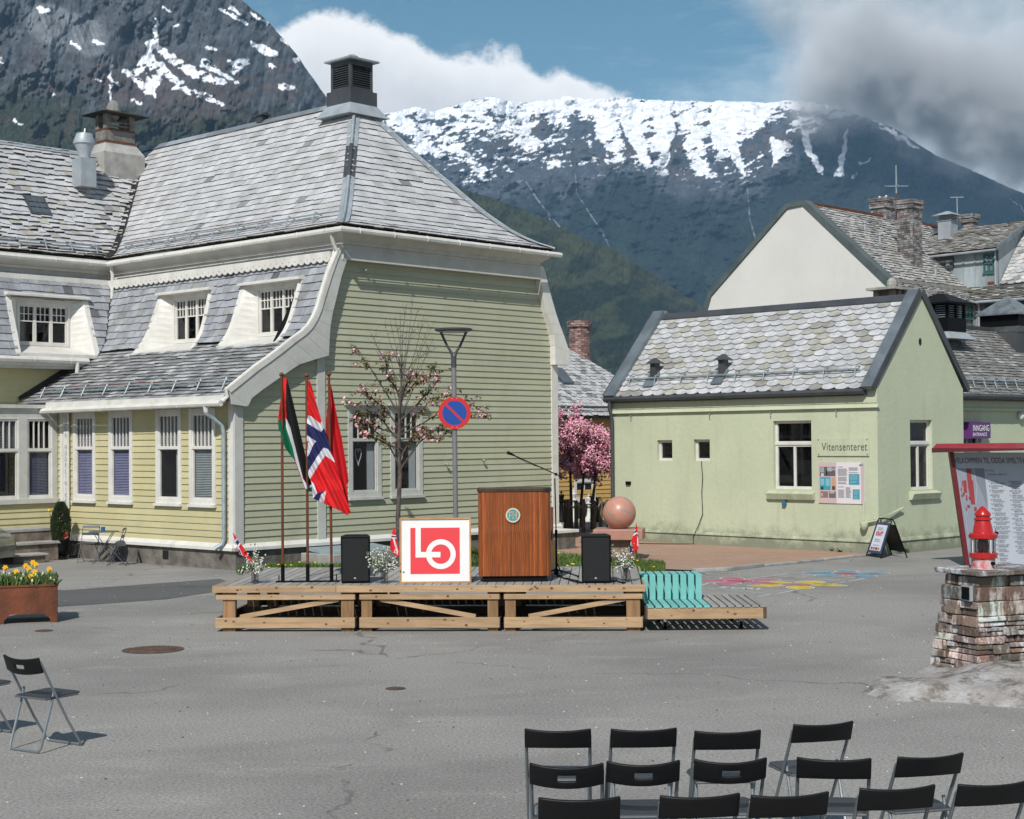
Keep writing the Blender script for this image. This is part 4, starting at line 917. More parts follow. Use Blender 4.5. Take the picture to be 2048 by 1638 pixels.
# left crag
SL = [(-300, -260), (0, -200), (200, -140), (380, -70), (470, -12), (520, 30), (545, 52), (575, 85), (600, 118), (622, 150), (645, 185), (668, 214), (700, 250), (760, 300), (850, 345), (930, 385), (1010, 430), (1110, 480), (1200, 540)]
def rel_left(x, y, t):
    c = ridged((x+.2*y)/60., y/190., 121, 6); b = fbm(x/150, y/110, 19, 6); f = fbm(x/14, y/20, 71, 5)
    return (c-.6)*55+(b-.5)*130+(f-.5)*16+(fbm((x+y)/16, (y-.4*x)/40, 72, 5)-.5)*13
def col_left(x, y, t, D):
    fine = fbm(x/7, y/7, 101, 5); cr = ridged((x+.3*y)/12., y/60., 105, 5)
    cr2 = ridged((x+.5*y)/5., (y-.2*x)/22., 106, 4); rock = np.array([.078, .087, .096])*(.15+.8*fine+.6*(cr-.35)+.55*(cr2-.35))[..., None]
    slab = sst(seg(x, y, [(90, 45), (180, 75), (170, 60)], [40, 40, 30]), -4, 8); st = fbm((x-.45*y)/2.2, (y+.3*x)/60, 107, 3)
    rock = rock*(1-slab[..., None])+(np.array([.15, .16, .17])*(.35+1.2*st)[..., None])*slab[..., None]
    brown = sst(fbm(x/36, y/22, 112, 5)+.20*sst(seg(x, y, [(250, 140), (330, 190), (430, 195)], [60, 70, 40]), -30, 20), .5, .62)*sst(y, 60, 160)
    rock = cmix(rock, [.078, .058, .050], brown*.65)
    fl = np.interp(x, [0, 100, 200, 300, 420, 560, 680, 900], [175, 195, 215, 228, 235, 222, 225, 300]); fo = sst((y-fl)/40+(fbm(x/26, y/20, 131, 5)-.5)*2.6, -.3, .5)
    forest = np.array([.030, .038, .026])*(.35+1.25*fbm(x/3.2, y/3.6, 137, 4))[..., None]; forest = cmix(forest, [.075, .058, .046], sst(fbm(x/22, y/30, 139, 4), .55, .68)*.4)
    A = rock*(1-fo[..., None])+forest*fo[..., None]
    rough = (fbm(x/5, y/5, 151, 4)-.5)*5; xw = x+(fbm(x/12, y/12, 153, 5)-.5)*10; yw = y+(fbm(x/12, y/12, 155, 5)-.5)*10
    def S(pts, ws): return sst(seg(xw, yw, pts, ws)+rough, -.7, .7)
    m = np.zeros_like(x)
    for pts, ws in (([(313, 42), (310, 60), (313, 80), (303, 92)], [2, 4, 5, 10]), ([(305, 88), (308, 120), (310, 150), (298, 183)], [12, 17, 19, 11]), ([(315, 95), (350, 125), (390, 145), (430, 160), (455, 166)], [8, 9, 11, 8, 2]), ([(312, 120), (335, 147), (362, 166), (348, 180)], [14, 10, 7, 3]), ([(356, 171), (385, 186), (415, 195), (447, 209)], [3, 7, 6, 2]), ([(297, 112), (282, 135), (266, 150), (247, 143)], [10, 10, 9, 3]), ([(270, 155), (292, 180), (312, 192)], [8, 8, 3]),
                    ([(224, 133), (217, 150), (222, 160)], [2, 3, 2]), ([(221, 172), (219, 205)], [3, 2]), ([(190, 159), (212, 163)], [3, 2]), ([(222, 160), (238, 171)], [2, 2]), ([(78, 18), (95, 19)], [6, 3]), ([(185, 82), (208, 88)], [4, 3]), ([(145, 85), (158, 98)], [4, 3]), ([(410, 128), (440, 145), (475, 165)], [10, 5, 2]), ([(460, 128), (495, 125)], [10, 7]), ([(470, 140), (485, 130)], [9, 6]),
                    ([(505, 88), (530, 100), (550, 108)], [3, 8, 7]), ([(560, 172), (580, 176), (590, 182)], [5, 6, 2]), ([(590, 122), (598, 118)], [5, 3]), ([(440, 18), (470, 35), (495, 45)], [2, 3, 2]), ([(505, 25), (535, 48)], [2, 3]), ([(460, 15), (480, 28)], [3, 2]), ([(0, 120), (12, 132)], [4, 4]), ([(26, 238), (44, 250)], [2, 1.5]), ([(80, 170), (92, 168)], [3, 2]), ([(265, 200), (282, 208)], [3, 4]), ([(565, 80), (575, 90)], [3, 1]), ([(328, 15), (340, 20)], [2, 3]), ([(345, 55), (356, 52)], [3, 2]), ([(415, 95), (430, 98)], [3, 2]), ([(540, 130), (550, 136)], [4, 3]), ([(108, 188), (112, 190)], [2, 2])):
        m = np.maximum(m, S(pts, [w_*.85+.7 for w_ in ws]))
    m = np.maximum(m, sst(fbm(x/13, y/6, 161, 5)-.27+.05*sst(x, 380, 520), .44, .47)*sst(x, 420, 520)*sst(210-y, 0, 30)*0)
    hole = np.maximum(sst(fbm((x-.6*y)/13, (y+.3*x)/7, 171, 5), .60, .62)*sst(y, 110, 135), 0)
    for pts, ws in (([(308, 98), (317, 118)], [3, 5]), ([(324, 116), (345, 140), (360, 158)], [3, 6, 3]), ([(294, 138), (304, 156)], [4, 3]), ([(342, 168), (322, 182)], [3, 2]), ([(372, 160), (420, 180)], [2, 4])): hole = np.maximum(hole, S(pts, ws)); m = m*(1-hole)
    return cmix(A, [.82, .84, .87], m)
hill('left_mountain', SL, -320, 1150, 1000, 950, 560, 900, 2000, rel_left, col_left, 3.)
# wooded spur between the two
SS = [(700, 330), (800, 340), (860, 352), (930, 378), (1000, 402), (1060, 425), (1120, 452), (1180, 482), (1240, 505), (1300, 545), (1360, 585), (1430, 630), (1500, 690), (1600, 760), (1750, 830)]
def rel_s(x, y, t): return (ridged((x+.5*y)/110, y/160, 201, 5)-.5)*60+(fbm(x/40, y/40, 205, 5)-.5)*34+(fbm(x/5, y/7, 207, 3)-.5)*8
def col_s(x, y, t, D):
    d = fbm((x-.4*y)/60, (y+.35*x)/26, 211, 5); tr_ = fbm(x/3, y/5, 215, 4)
    A = np.array([.013, .024, .019])*(.35+1.3*tr_)[..., None]; A = cmix(A, np.array([.050, .062, .034]), sst(d, .46, .62)*(.35+.65*tr_)*1.0)
    top = np.interp(x, [p[0] for p in SS], [p[1] for p in SS]); A = cmix(A, [.055, .062, .036], sst(58-(y-top), 0, 40)*.55*tr_*1.4)
    return A
hill('wooded_hill', SS, 700, 1760, 760, 900, 420, 700, 1700, rel_s, col_s, 5.)
# ================================================================== haze
hz = bpy.data.materials.new('haze'); hz.use_nodes = True; t = hz.node_tree; t.nodes.clear(); ho = N(t, 'ShaderNodeOutputMaterial'); pv_ = N(t, 'ShaderNodeVolumePrincipled')
pv_.inputs['Color'].default_value = (.36, .62, .92, 1); pv_.inputs['Density'].default_value = .000068; pv_.inputs['Anisotropy'].default_value = 0; t.links.new(pv_.outputs[0], ho.inputs['Volume'])
hb = MB(); hb.box((-2600, -120, -1), (3400, 5200, 1100)); h_ = hb.build('haze', hz); tag(h_, kind='stuff', label='thin blue haze filling the valley in front of the mountains', cat='haze')

# ================================================================== cloud hugging the right hand summit
cm_ = bpy.data.materials.new('cloud_vapour'); cm_.use_nodes = True; t = cm_.node_tree; t.nodes.clear(); co = N(t, 'ShaderNodeOutputMaterial'); cv = N(t, 'ShaderNodeVolumePrincipled')
cv.inputs['Color'].default_value = (.99, .99, 1, 1); cv.inputs['Anisotropy'].default_value = -.35
tcn = N(t, 'ShaderNodeTexCoord'); sp_ = N(t, 'ShaderNodeSeparateXYZ'); t.links.new(tcn.outputs['Object'], sp_.inputs[0]); n_ = N(t, 'ShaderNodeTexNoise'); t.links.new(tcn.outputs['Object'], n_.inputs['Vector']); n_.inputs['Scale'].default_value = .0085; n_.inputs['Detail'].default_value = 5; n_.inputs['Roughness'].default_value = .58
nz = mth(t, 'SUBTRACT', n_.outputs[0], .5)
zb = mth(t, 'SUBTRACT', 772, mth(t, 'MULTIPLY', mth(t, 'MAXIMUM', mth(t, 'SUBTRACT', sp_.outputs[0], 880), 0), .36))
a_ = mth(t, 'DIVIDE', mth(t, 'SUBTRACT', sp_.outputs[2], zb), 110); b_ = mth(t, 'DIVIDE', mth(t, 'SUBTRACT', mth(t, 'SUBTRACT', sp_.outputs[0], mth(t, 'MULTIPLY', mth(t, 'SUBTRACT', sp_.outputs[1], 3900), .15)), 690), 120)
e_ = mth(t, 'DIVIDE', mth(t, 'SUBTRACT', mth(t, 'ADD', zb, 330), sp_.outputs[2]), 110)
d_ = mth(t, 'ADD', mth(t, 'MINIMUM', mth(t, 'MINIMUM', a_, e_), b_), mth(t, 'MULTIPLY', nz, 4.2))
t.links.new(mth(t, 'MULTIPLY', mrange(t, d_, -.1, 1.7), .016), cv.inputs['Density']); t.links.new(cv.outputs[0], co.inputs['Volume'])
cb0 = MB(); cb0.box((560, 3650, 560), (1750, 4180, 1090)); o_ = cb0.build('cloud', cm_); tag(o_, 'grey cloud wrapped round the right hand mountain summit', 'cloud', kind='stuff')
# ================================================================== plastered green house
O2 = gnd(1758, 1111); A2 = R(-44); U2 = Vector((math.sin(A2), math.cos(A2), 0)); V2d = Vector((math.cos(A2), -math.sin(A2), 0)); RZ2 = R(44)
gh = thing('plaster_house', 'light green plastered house with fish-scale slate roof and grey metal copings on its gable', 'house', O2, RZ2)
L2, W2, EZ, RZ = 7.65, 3.5, 3.58, 5.62
def wallholes(mb, P, x0, x1, z0, z1, holes, rec=.2, mi=0, md=0):
    xs = sorted({x0, x1, *[h[0] for h in holes], *[h[1] for h in holes]}); zs = sorted({z0, z1, *[h[2] for h in holes], *[h[3] for h in holes]})
    for a, b in zip(xs, xs[1:]):
        for c, d in zip(zs, zs[1:]):
            if any(h[0] <= a and b <= h[1] and h[2] <= c and d <= h[3] for h in holes): continue
            mb.quad(P(a, c, 0), P(b, c, 0), P(b, d, 0), P(a, d, 0), mi)
    for h in holes:
        a, b, c, d = h
        for p, q in (((a, c), (b, c)), ((b, c), (b, d)), ((b, d), (a, d)), ((a, d), (a, c))):
            mb.quad(P(p[0], p[1], 0), P(q[0], q[1], 0), P(q[0], q[1], -rec), P(p[0], p[1], -rec), md)
F2 = lambda x, z, o: V3(-o, x, z)          # long front, x = u
G2 = lambda x, z, o: V3(x, -o, z)          # gable, x = v
hF = [(1.69, 2.72, 1.37, 2.89), (5.68, 6.15, 1.99, 2.48), (4.54, 5.02, 1.99, 2.49)]; hG = [(1.27, 2.17, 1.35, 2.88)]
wm_ = MB(); wallholes(wm_, F2, 0, L2, -.1, 3.2, hF); wm_.quad(V3(0, .3, 3.2), V3(0, L2, 3.2), V3(0, L2, EZ), V3(0, .3, EZ))
wallholes(wm_, G2, 0, W2, -.1, EZ, hG, .22); wm_.poly([V3(0, 0, EZ), V3(W2, 0, EZ), V3(W2/2, 0, RZ+.05)])
wm_.quad(V3(W2, 0, 0), V3(W2, L2, 0), V3(W2, L2, EZ), V3(W2, 0, EZ)); wm_.quad(V3(0, L2, 0), V3(W2, L2, 0), V3(W2, L2, EZ), V3(0, L2, EZ)); wm_.poly([V3(0, L2, EZ), V3(W2, L2, EZ), V3(W2/2, L2, RZ)])
def bandp(P, a, b, z0, z1, o, m=wm_): m.hexa([P(a, z0, -.02), P(b, z0, -.02), P(b, z0, o), P(a, z0, o), P(a, z1, -.02), P(b, z1, -.02), P(b, z1, o*.7), P(a, z1, o*.7)], 0)
bandp(F2, -.05, L2+.04, 3.14, 3.19, .07); bandp(F2, -.03, L2+.03, 3.19, 3.24, .04); bandp(F2, -.02, L2+.02, 3.24, 3.56, .045)
bandp(F2, -.05, L2, -.1, .30, .06); bandp(G2, -.058, W2, -.1, .31, .055); bandp(F2, -.04, L2, .27, .33, .075); bandp(G2, -.07, W2, .27, .34, .07)
wall_o = wm_.build('wall', M['green'], gh)
for (P, h, kw) in ((F2, hF[0], dict(split=.34, nm=0, vsplit=1)), (F2, hF[1], dict(split=None)), (F2, hF[2], dict(split=None)), (G2, hG[0], dict(split=.34, nm=0, vsplit=1))):
    window(gh, lambda x, z, o, P=P: P(x, z, o-.10), h[0], h[1], h[2], h[3], cas=.0, frame=.06, recess=.03, nosill=True, wm='white', **kw)
for P, a, b in ((F2, 1.60, 2.86), (G2, 1.20, 2.34)):
    s_ = MB(); n = int((b-a)/.075)
    for i in range(n):
        x0, x1 = a+(b-a)*i/n+.003, a+(b-a)*(i+1)/n-.003
        s_.hexa([P(x0, 1.14, -.02), P(x1, 1.14, -.02), P(x1, 1.14, .07), P(x0, 1.14, .07), P(x0, 1.33, -.02), P(x1, 1.33, -.02), P(x1, 1.27, .13), P(x0, 1.27, .13)], 0, random.uniform(.9, 1.05))
    s_.build('window_sill', M['green'], gh)
sl_len = math.hypot(RZ-EZ+.06, W2/2+.14); sv, sz = (W2/2+.14)/sl_len, (RZ-EZ+.06)/sl_len
PG = lambda s, t: V3(-.14+sv*t, s, EZ-.06+sz*t); PH = lambda s, t: V3(W2+.14-sv*t, s, EZ-.06+sz*t)
def tint_f():
    q = random.random()
    if q < .22: k = random.uniform(.74, .9); return (k*1.02, k, k*.88)
    if q < .28: k = random.uniform(.55, .7); return (k*1.04, k, k*.92)
    k = random.uniform(.9, 1.14); return (k, k, k*1.01)
M['slate3'] = mat('pale_slate', (.50, .505, .51), .6, .14, 5, bs=25, bump=.35, dirt=.35, dirtcol=(.30, .27, .21), ds=7)
ru = MB(); surf(ru, PG, sl_len, lambda t: (.2, L2-.2), 2, -.01); surf(ru, PH, sl_len, lambda t: (.2, L2-.2), 2, -.01, c=1.)
ro_ = ru.build('roof', M['under'], gh)
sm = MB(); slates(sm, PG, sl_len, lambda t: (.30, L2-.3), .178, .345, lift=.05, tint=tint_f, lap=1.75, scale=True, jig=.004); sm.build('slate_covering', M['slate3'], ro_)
cp = MB()
def coping(u0, u1, mi=0):
    n = V3(-sz, 0, sv)
    for side in (0, 1):
        f = (lambda s, t: PG(s, t)) if side == 0 else (lambda s, t: PH(s, t)); nn = n if side == 0 else V3(sz, 0, sv)
        a, b = -.02, sl_len+.02
        p = [f(u0, a)+nn*.02, f(u1, a)+nn*.02, f(u1, a)+nn*.12, f(u0, a)+nn*.12, f(u0, b)-nn*.0, f(u1, b)-nn*.0, f(u1, b)+nn*.12+V3(0, 0, .05), f(u0, b)+nn*.12+V3(0, 0, .05)]
        cp.hexa([p[0], p[1], p[5], p[4], p[3], p[2], p[6], p[7]], mi)
        cp.hexa([f(u0-.02 if u0 < 1 else u1, a-.0)+nn*-.0, f(u0+.005 if u0 < 1 else u1+.02, a)+nn*-.0, f(u0+.005 if u0 < 1 else u1+.02, b)+nn*-.0, f(u0-.02 if u0 < 1 else u1, b)+nn*-.0]+
                [f(u0-.02 if u0 < 1 else u1, a)+nn*.13, f(u0+.005 if u0 < 1 else u1+.02, a)+nn*.13, f(u0+.005 if u0 < 1 else u1+.02, b)+nn*.13+V3(0, 0, .05), f(u0-.02 if u0 < 1 else u1, b)+nn*.13+V3(0, 0, .05)], 1)
        for k in range(1, 5):
            t_ = sl_len*k/5; cp.hexa([f(u0-.004, t_)+nn*.115, f(u1+.004, t_)+nn*.115, f(u1+.004, t_+.012)+nn*.115, f(u0-.004, t_+.012)+nn*.115]+[f(u0-.004, t_)+nn*.127, f(u1+.004, t_)+nn*.127, f(u1+.004, t_+.012)+nn*.127, f(u0-.004, t_+.012)+nn*.127], mi)
M['bzinc'] = mat('blue_grey_sheet', (.22, .26, .285), .42, .2, 1.5, metal=.35, bs=6, bump=.1, dirt=.3, dirtcol=(.26, .29, .31))
coping(-.03, .26); cp.build('gable_coping', [M['bzinc'], M['dzinc']], gh); cp = MB(); coping(L2-.30, L2+.03, 0); cp.build('gable_coping', [M['bzinc'], M['dzinc']], gh)
rc = MB()
for s_ in (-1, 1): rc.hexa([V3(W2/2, .3, RZ-.02), V3(W2/2, L2-.3, RZ-.02), V3(W2/2+s_*.12, L2-.3, RZ-.15), V3(W2/2+s_*.12, .3, RZ-.15), V3(W2/2, .3, RZ+.06), V3(W2/2, L2-.3, RZ+.06), V3(W2/2+s_*.16, L2-.3, RZ-.09), V3(W2/2+s_*.16, .3, RZ-.09)], 0)
rc.build('ridge_cap', M['dzinc'], gh)
g_ = MB(); gutter(g_, [V3(-.17, .22, EZ-.09), V3(-.17, L2+.05, EZ-.09)], .065, brackets=.75); g_.box((-.12, .22, EZ-.18), (-.05, L2+.04, EZ-.03)); g_.build('gutter', M['dzinc'], gh)
g_ = MB(); g_.tube([V3(-.17, L2-.12, EZ-.1), V3(-.17, L2-.12, 3.25), V3(-.10, L2-.12, 3.05), V3(-.09, L2-.12, 2.9), V3(-.09, L2-.12, .1)], .045, 10); g_.build('downpipe', M['dzinc'], gh, smooth=True)
for u in (6.45, 4.35):
    v_ = MB(); b = PG(u, .62); v_.box((b.x-.07, u-.08, b.z-.1), (b.x+.11, u+.08, b.z+.36)); frustum(v_, b.x+.02, u, b.z+.36, b.z+.50, .17, .02)
    q = [PG(u-.16, .28), PG(u+.16, .28), PG(u+.16, .75), PG(u-.16, .75)]; n = V3(-sz, 0, sv)*.075; v_.poly([p+n for p in q], 1); v_.build('roof_vent', [M['dzinc'], M['bzinc']], gh)
snowguard(gh, PG, .6, 7.1, .52, 9, rail=.1, rusty=False)
hk = None
for u in (6.95, 4.5, 2.75, 1.0):
    hk = MB(); hk.tube([V3(-.01, u, 3.10), V3(-.07, u, 3.08), V3(-.05, u, 3.0)], .012, 5); hk.build('wall_hook', M['steel'], gh)
oh = MB(); oh.lathe([(.055, -.01), (.055, .004)], (0, 0, 0), 14, 0); o_ = oh.build('gable_hole', M['dark'], gh); o_.rotation_euler = (R(90), 0, 0); o_.location = (1.72, -.003, 4.60); o_.scale = (1, 1.5, 1)
pp_ = MB(); pp_.tube([V3(-.05, .33, 1.12), V3(-.05, .33, .72)], .022, 8); pp_.lathe([(.0, .5), (.06, .55), (.09, .64), (.09, .70), (.08, .71)], (-.09, .30, 0), 12); pp_.tube([V3(-.07, .22, .70), V3(-.07, -.07, .76), V3(.86, -.07, .98)], .018, 8); pp_.tube([V3(-.07, .22, .74), V3(-.07, -.09, .80), V3(.80, -.05, .985)], .01, 6)
pp_.build('wall_pipe', M['green'], gh, smooth=True)
bx = MB(); bx.box((-.05, 7.0, 1.40), (0, 7.14, 1.48)); bx.build('junction_box', M['black'], gh)
bx = MB(); bx.box((-.07, 2.37, 1.0), (0, 2.46, 1.12)); bx.build('wall_tap', mat('blue_plastic', (.05, .16, .24), .5), gh)
cb_ = MB(); cpts = [V3(-.02, 4.78, 1.98), V3(-.03, 4.74, 1.6), V3(-.03, 4.77, 1.25), V3(-.03, 4.75, .75), V3(-.05, 4.88, .45), V3(-.09, 5.0, .2), V3(-.12, 4.95, .05), V3(-.3, 5.2, .045), V3(-.7, 5.9, .045), V3(-1.0, 7.0, .045), V3(-1.2, 7.6, .045)]
cb_.tube(cpts, .009, 5); tag(cb_.build('cable', M['black'], None), 'thin black cable hanging from small window down onto the brick paving', 'cable').matrix_world = Matrix.LocRotScale(O2, Matrix.Rotation(RZ2, 3, 'Z').to_quaternion(), None)
# signs on the front
def wsign(name, label, cat, P, x0, x1, z0, z1, th=.03, m=None, loc=O2, rz=RZ2):
    t_ = thing(name, label, cat, loc, rz); b = MB(); pbox(b, P, x0, x1, z0, z1, .004, th); b.build('sign_panel', m or M['green'], t_); return t_
t_ = wsign('wall_sign', 'weathered pale green sign reading Vitensenteret screwed to the plaster wall', 'sign', F2, .20, 1.52, 2.11, 2.49)
def serif(mb, txt, size, org, ex, ey, c, **k):
    add_text(mb, txt, size, org, ex, ey, 0, c, **k)
tb_ = MB(); serif(tb_, "Vitensenteret", .25, V3(-.034, 1.40, 2.225), (0, -1, 0), (0, 0, 1), (.06, .07, .05), sx=.80, spacing=1.05); tb_.build('lettering', M['print'], t_)
tb_ = MB()
for u, z in ((.24, 2.46), (1.48, 2.46), (.24, 2.14), (1.48, 2.14)): tb_.box((-.036, u-.012, z-.012), (-.028, u+.012, z+.012))
tb_.build('screws', M['rust'], t_)
t_ = wsign('poster', 'pink and white information poster with photos and teal text boxes on the plaster wall', 'poster', F2, .33, 1.50, 1.08, 1.97, .02, mat('poster_white', (.66, .62, .64), .5, .02))
pb = MB(); X_ = lambda k: 1.50-1.17*k; Zp = lambda k: 1.97-.89*k
def pr(a, b, c, d, col, o=.023, m=None): (m or pb).quad(F2(X_(a), Zp(d), o), F2(X_(b), Zp(d), o), F2(X_(b), Zp(c), o), F2(X_(a), Zp(c), o), 0, col)
PK = (.52, .40, .40); pr(0, .40, 0, 1, PK, .0225); pr(.93, 1, 0, 1, PK, .0225)
pr(.03, .375, .11, .34, (.10, .10, .11)); pr(.04, .13, .12, .25, (.3, .3, .32), .0245); pr(.2, .3, .12, .22, (.35, .35, .37), .0245); pr(.06, .12, .27, .34, (.5, .5, .5), .0245); pr(.3, .37, .13, .2, (.28, .28, .3), .0245); pr(.17, .2, .2, .33, (.02, .02, .02), .0245)
TE = (.05, .28, .36); pr(.03, .27, .365, .68, TE); pr(.045, .13, .40, .56, (.2, .42, .5), .0245); pr(.16, .25, .40, .58, (.2, .42, .5), .0245); pr(.05, .11, .60, .67, (.04, .03, .03), .0245)
pr(.29, .38, .37, .68, (.5, .28, .2)); pr(.3, .37, .58, .67, (.08, .06, .06), .0245); pr(.04, .21, .71, .87, (.22, .15, .12)); pr(.23, .38, .71, .87, (.14, .12, .13)); pr(.25, .35, .71, .76, (.4, .36, .34), .0245); pr(.05, .10, .75, .84, (.4, .3, .24), .0245)
pr(.67, .90, .28, .54, TE); pr(.75, .90, .65, .89, TE); pr(.90, .935, .045, .085, (.04, .15, .2)); pr(.945, .975, .045, .085, (.04, .15, .2))
for (a, b, c, d) in ((.43, .55, .10, .115), (.43, .645, .15, .33), (.43, .64, .35, .46), (.43, .63, .48, .53), (.43, .57, .585, .6), (.43, .58, .66, .86), (.60, .72, .60, .86), (.67, .87, .12, .2), (.67, .88, .235, .255), (.69, .88, .30, .42), (.69, .86, .45, .5), (.77, .885, .68, .78), (.77, .885, .81, .87)):
    z = c
    while z < d:
        col = (.30, .30, .33) if not (a >= .69 and c in (.30, .45, .68, .81)) else (.3, .5, .56)
        pr(a, b-random.uniform(0, .03), z, z+.005, col, .0245); z += .014
pb.build('poster_print', M['print'], t_)
# ---- annex to the right
ax = thing('annex', 'lower green plastered annex with plain grey slate roof and two tall metal vents', 'building', O2, RZ2)
au, av0, av1, aez, arz, aru = .60, 3.50, 10.5, 3.55, 5.30, 2.30
am = MB(); PA2 = lambda x, z, o: V3(x, au-o, z); ho2 = [(4.35, 5.35, .2, 2.85)]
wallholes(am, PA2, av0, av1, -.1, aez, ho2, .2); am.hexa([PA2(av0, 3.12, 0), PA2(av1, 3.12, 0), PA2(av1, 3.12, .09), PA2(av0, 3.12, .09), PA2(av0, 3.18, 0), PA2(av1, 3.18, 0), PA2(av1, 3.18, .09), PA2(av0, 3.18, .09)]); am.hexa([PA2(av0, 3.18, 0), PA2(av1, 3.18, 0), PA2(av1, 3.18, .05), PA2(av0, 3.18, .05), PA2(av0, 3.5, 0), PA2(av1, 3.5, 0), PA2(av1, 3.5, .05), PA2(av0, 3.5, .05)])
am.poly([V3(av0, au, 0), V3(av0, 5, 0), V3(av0, 5, 3), V3(av0, aru, arz-.1), V3(av0, au, aez)]); am.build('wall', M['green'], ax)
window(ax, lambda x, z, o: PA2(x, z, o-.1), 4.35, 5.35, .2, 2.85, cas=0, frame=.06, recess=.03, split=.25, nm=1, nosill=True, vsplit=1)
al = math.hypot(aru-au+.25, arz-aez+.08); PK_ = lambda s, t: V3(s, au-.25+(aru-au+.25)*t/al, aez-.08+(arz-aez+.08)*t/al)
M['slate4'] = mat('grey_slate', (.26, .26, .255), .6, .2, 4, bs=25, bump=.3, dirt=.3, dirtcol=(.14, .13, .11), ds=5)
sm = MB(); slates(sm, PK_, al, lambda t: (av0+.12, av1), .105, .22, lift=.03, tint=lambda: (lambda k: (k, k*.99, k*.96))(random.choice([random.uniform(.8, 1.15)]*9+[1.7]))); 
ru = MB(); surf(ru, PK_, al, lambda t: (av0-.05, av1), 2, -.01); ru.quad(V3(av0, aru, arz), V3(av1, aru, arz), V3(av1, 5, 3), V3(av0, 5, 3)); ro_ = ru.build('roof', M['under'], ax); sm.build('slate_covering', M['slate4'], ro_)
g_ = MB(); gutter(g_, [V3(av0+.05, au-.3, aez-.1), V3(av1, au-.3, aez-.1)], .065, brackets=.75); g_.box((av0, au-.24, aez-.2), (av1, au-.17, aez-.05)); g_.build('gutter', M['dzinc'], ax)
rc = MB(); rc.box((av0+.3, aru-.10, arz-.04), (av1, aru+.1, arz+.05)); rc.build('ridge_cap', M['dzinc'], ax)
snowguard(ax, PK_, av0+.4, av1, .42, 14, rail=.1, rusty=False, up=V3(0, -1, 1))
lv = MB(); lx, ly = 6.0, 2.0; frustum(lv, lx, ly, 4.9, 5.08, .62, .42, 1); lv.box((lx-.42, ly-.42, 5.05), (lx+.42, ly+.42, 5.42), 0)
for sx in (-.38, .0, .38):
    for sy in (-.38, .38): lv.box((lx+sx-.035, ly+sy-.035, 5.42), (lx+sx+.035, ly+sy+.035, 5.78), 0); lv.box((lx+sy-.035, ly+sx-.033, 5.42), (lx+sy+.035, ly+sx+.033, 5.78), 0)
lv.box((lx-.3, ly-.3, 5.4), (lx+.3, ly+.3, 5.78), 2)
for i in range(6):
    z = 5.44+i*.055
    for s_ in (-1, 1): lv.box((lx-.38, ly+s_*.34-.03, z), (lx+.38, ly+s_*.34+.03, z+.012), 1); lv.box((lx+s_*.34-.03, ly-.38, z+.001), (lx+s_*.34+.03, ly+.38, z+.013), 1)
frustum(lv, lx, ly, 5.76, 5.80, .60, .60, 0); frustum(lv, lx, ly, 5.80, 6.05, .60, .10, 0); lv.build('louvred_vent', [M['black'], M['zinc'], M['dark']], ax)
lv = MB(); lx, ly = 9.35, 2.1; lv.box((lx-.36, ly-.5, 4.6), (lx+.36, ly+.36, 5.25), 0); lv.hexa([V3(lx-.37, ly-.51, 5.22), V3(lx+.37, ly-.51, 5.22), V3(lx+.37, ly+.37, 5.22), V3(lx-.37, ly+.37, 5.22), V3(lx-.46, ly-.6, 5.36), V3(lx+.46, ly-.6, 5.36), V3(lx+.46, ly+.5, 5.36), V3(lx-.46, ly+.5, 5.36)], 1)
lv.box((lx-.46, ly-.6, 5.36), (lx+.46, ly+.5, 5.66), 2); frustum(lv, lx, ly-.05, 5.66, 5.70, .60, .60, 1); frustum(lv, lx, ly-.05, 5.70, 6.20, .60, .01, 1)
lv.build('pyramid_vent', [M['dzinc'], mat('lead_sheet', (.30, .33, .34), .4, .3, 5, col2=(.15, .17, .18), metal=.5), M['black']], ax)
# entrance sign, bulkhead lamp
t_ = wsign('entrance_sign', 'small purple sign with white words INNGANG ENTRANCE on the annex wall', 'sign', PA2, 4.42, 5.32, 2.46, 2.84, .26, mat('sign_purple', (.115, .03, .16), .45, .03))
tb_ = MB(); add_text(tb_, "INNGANG", .205, PA2(4.50, 2.635, .265), (1, 0, 0), (0, 0, 1), 0, (.9, .9, .9), sx=.78); add_text(tb_, "ENTRANCE", .115, PA2(4.50, 2.515, .265), (1, 0, 0), (0, 0, 1), 0, (.9, .9, .9), sx=1.1); tb_.build('lettering', M['print'], t_)
t_ = thing('wall_lamp', 'round white bulkhead lamp fixed high on the annex wall', 'lamp', O2, RZ2); tb_ = MB(); tb_.ball((7.15, au-.06, 3.0), .10, 14, 10, 0, 1, (1, .8, 1)); tb_.lathe([(.105, -.02), (.105, .02)], (0, 0, 0), 16, 1); tb_.build('lamp_globe', [M['white'], M['steel']], t_, smooth=True)
# ================================================================== white rendered building behind
W0 = atY(1770, 560, 50.); W0g = V3(W0.x, W0.y, 0); RZ3 = R(46)
wb = thing('white_building', 'tall white rendered gable building with slate roof behind the green plastered house', 'building', W0g, RZ3)
GP = [(-.1, 0), (-.1, 7.35), (2.98, 10.22), (3.63, 10.18), (6.86, 7.45), (7.25, 6.5), (7.25, 0)]
m_ = MB(); m_.extr([V3(0, u, z) for u, z in GP], (.35, 0, 0)); m_.build('gable_wall', M['wall_white'], wb)
m_ = MB(); m_.box((.35, -.1, 0), (7, 7.2, 7.3)); m_.build('wall', M['wall_white'], wb)
cp = MB(); ed = [(-.25, 7.32), (-.12, 7.55), (2.95, 10.34), (3.66, 10.30), (6.92, 7.55), (7.32, 6.5)]; inn = [(-.16, 7.25), (0.02, 7.40), (3.0, 10.17), (3.61, 10.13), (6.78, 7.44), (7.14, 6.45)]
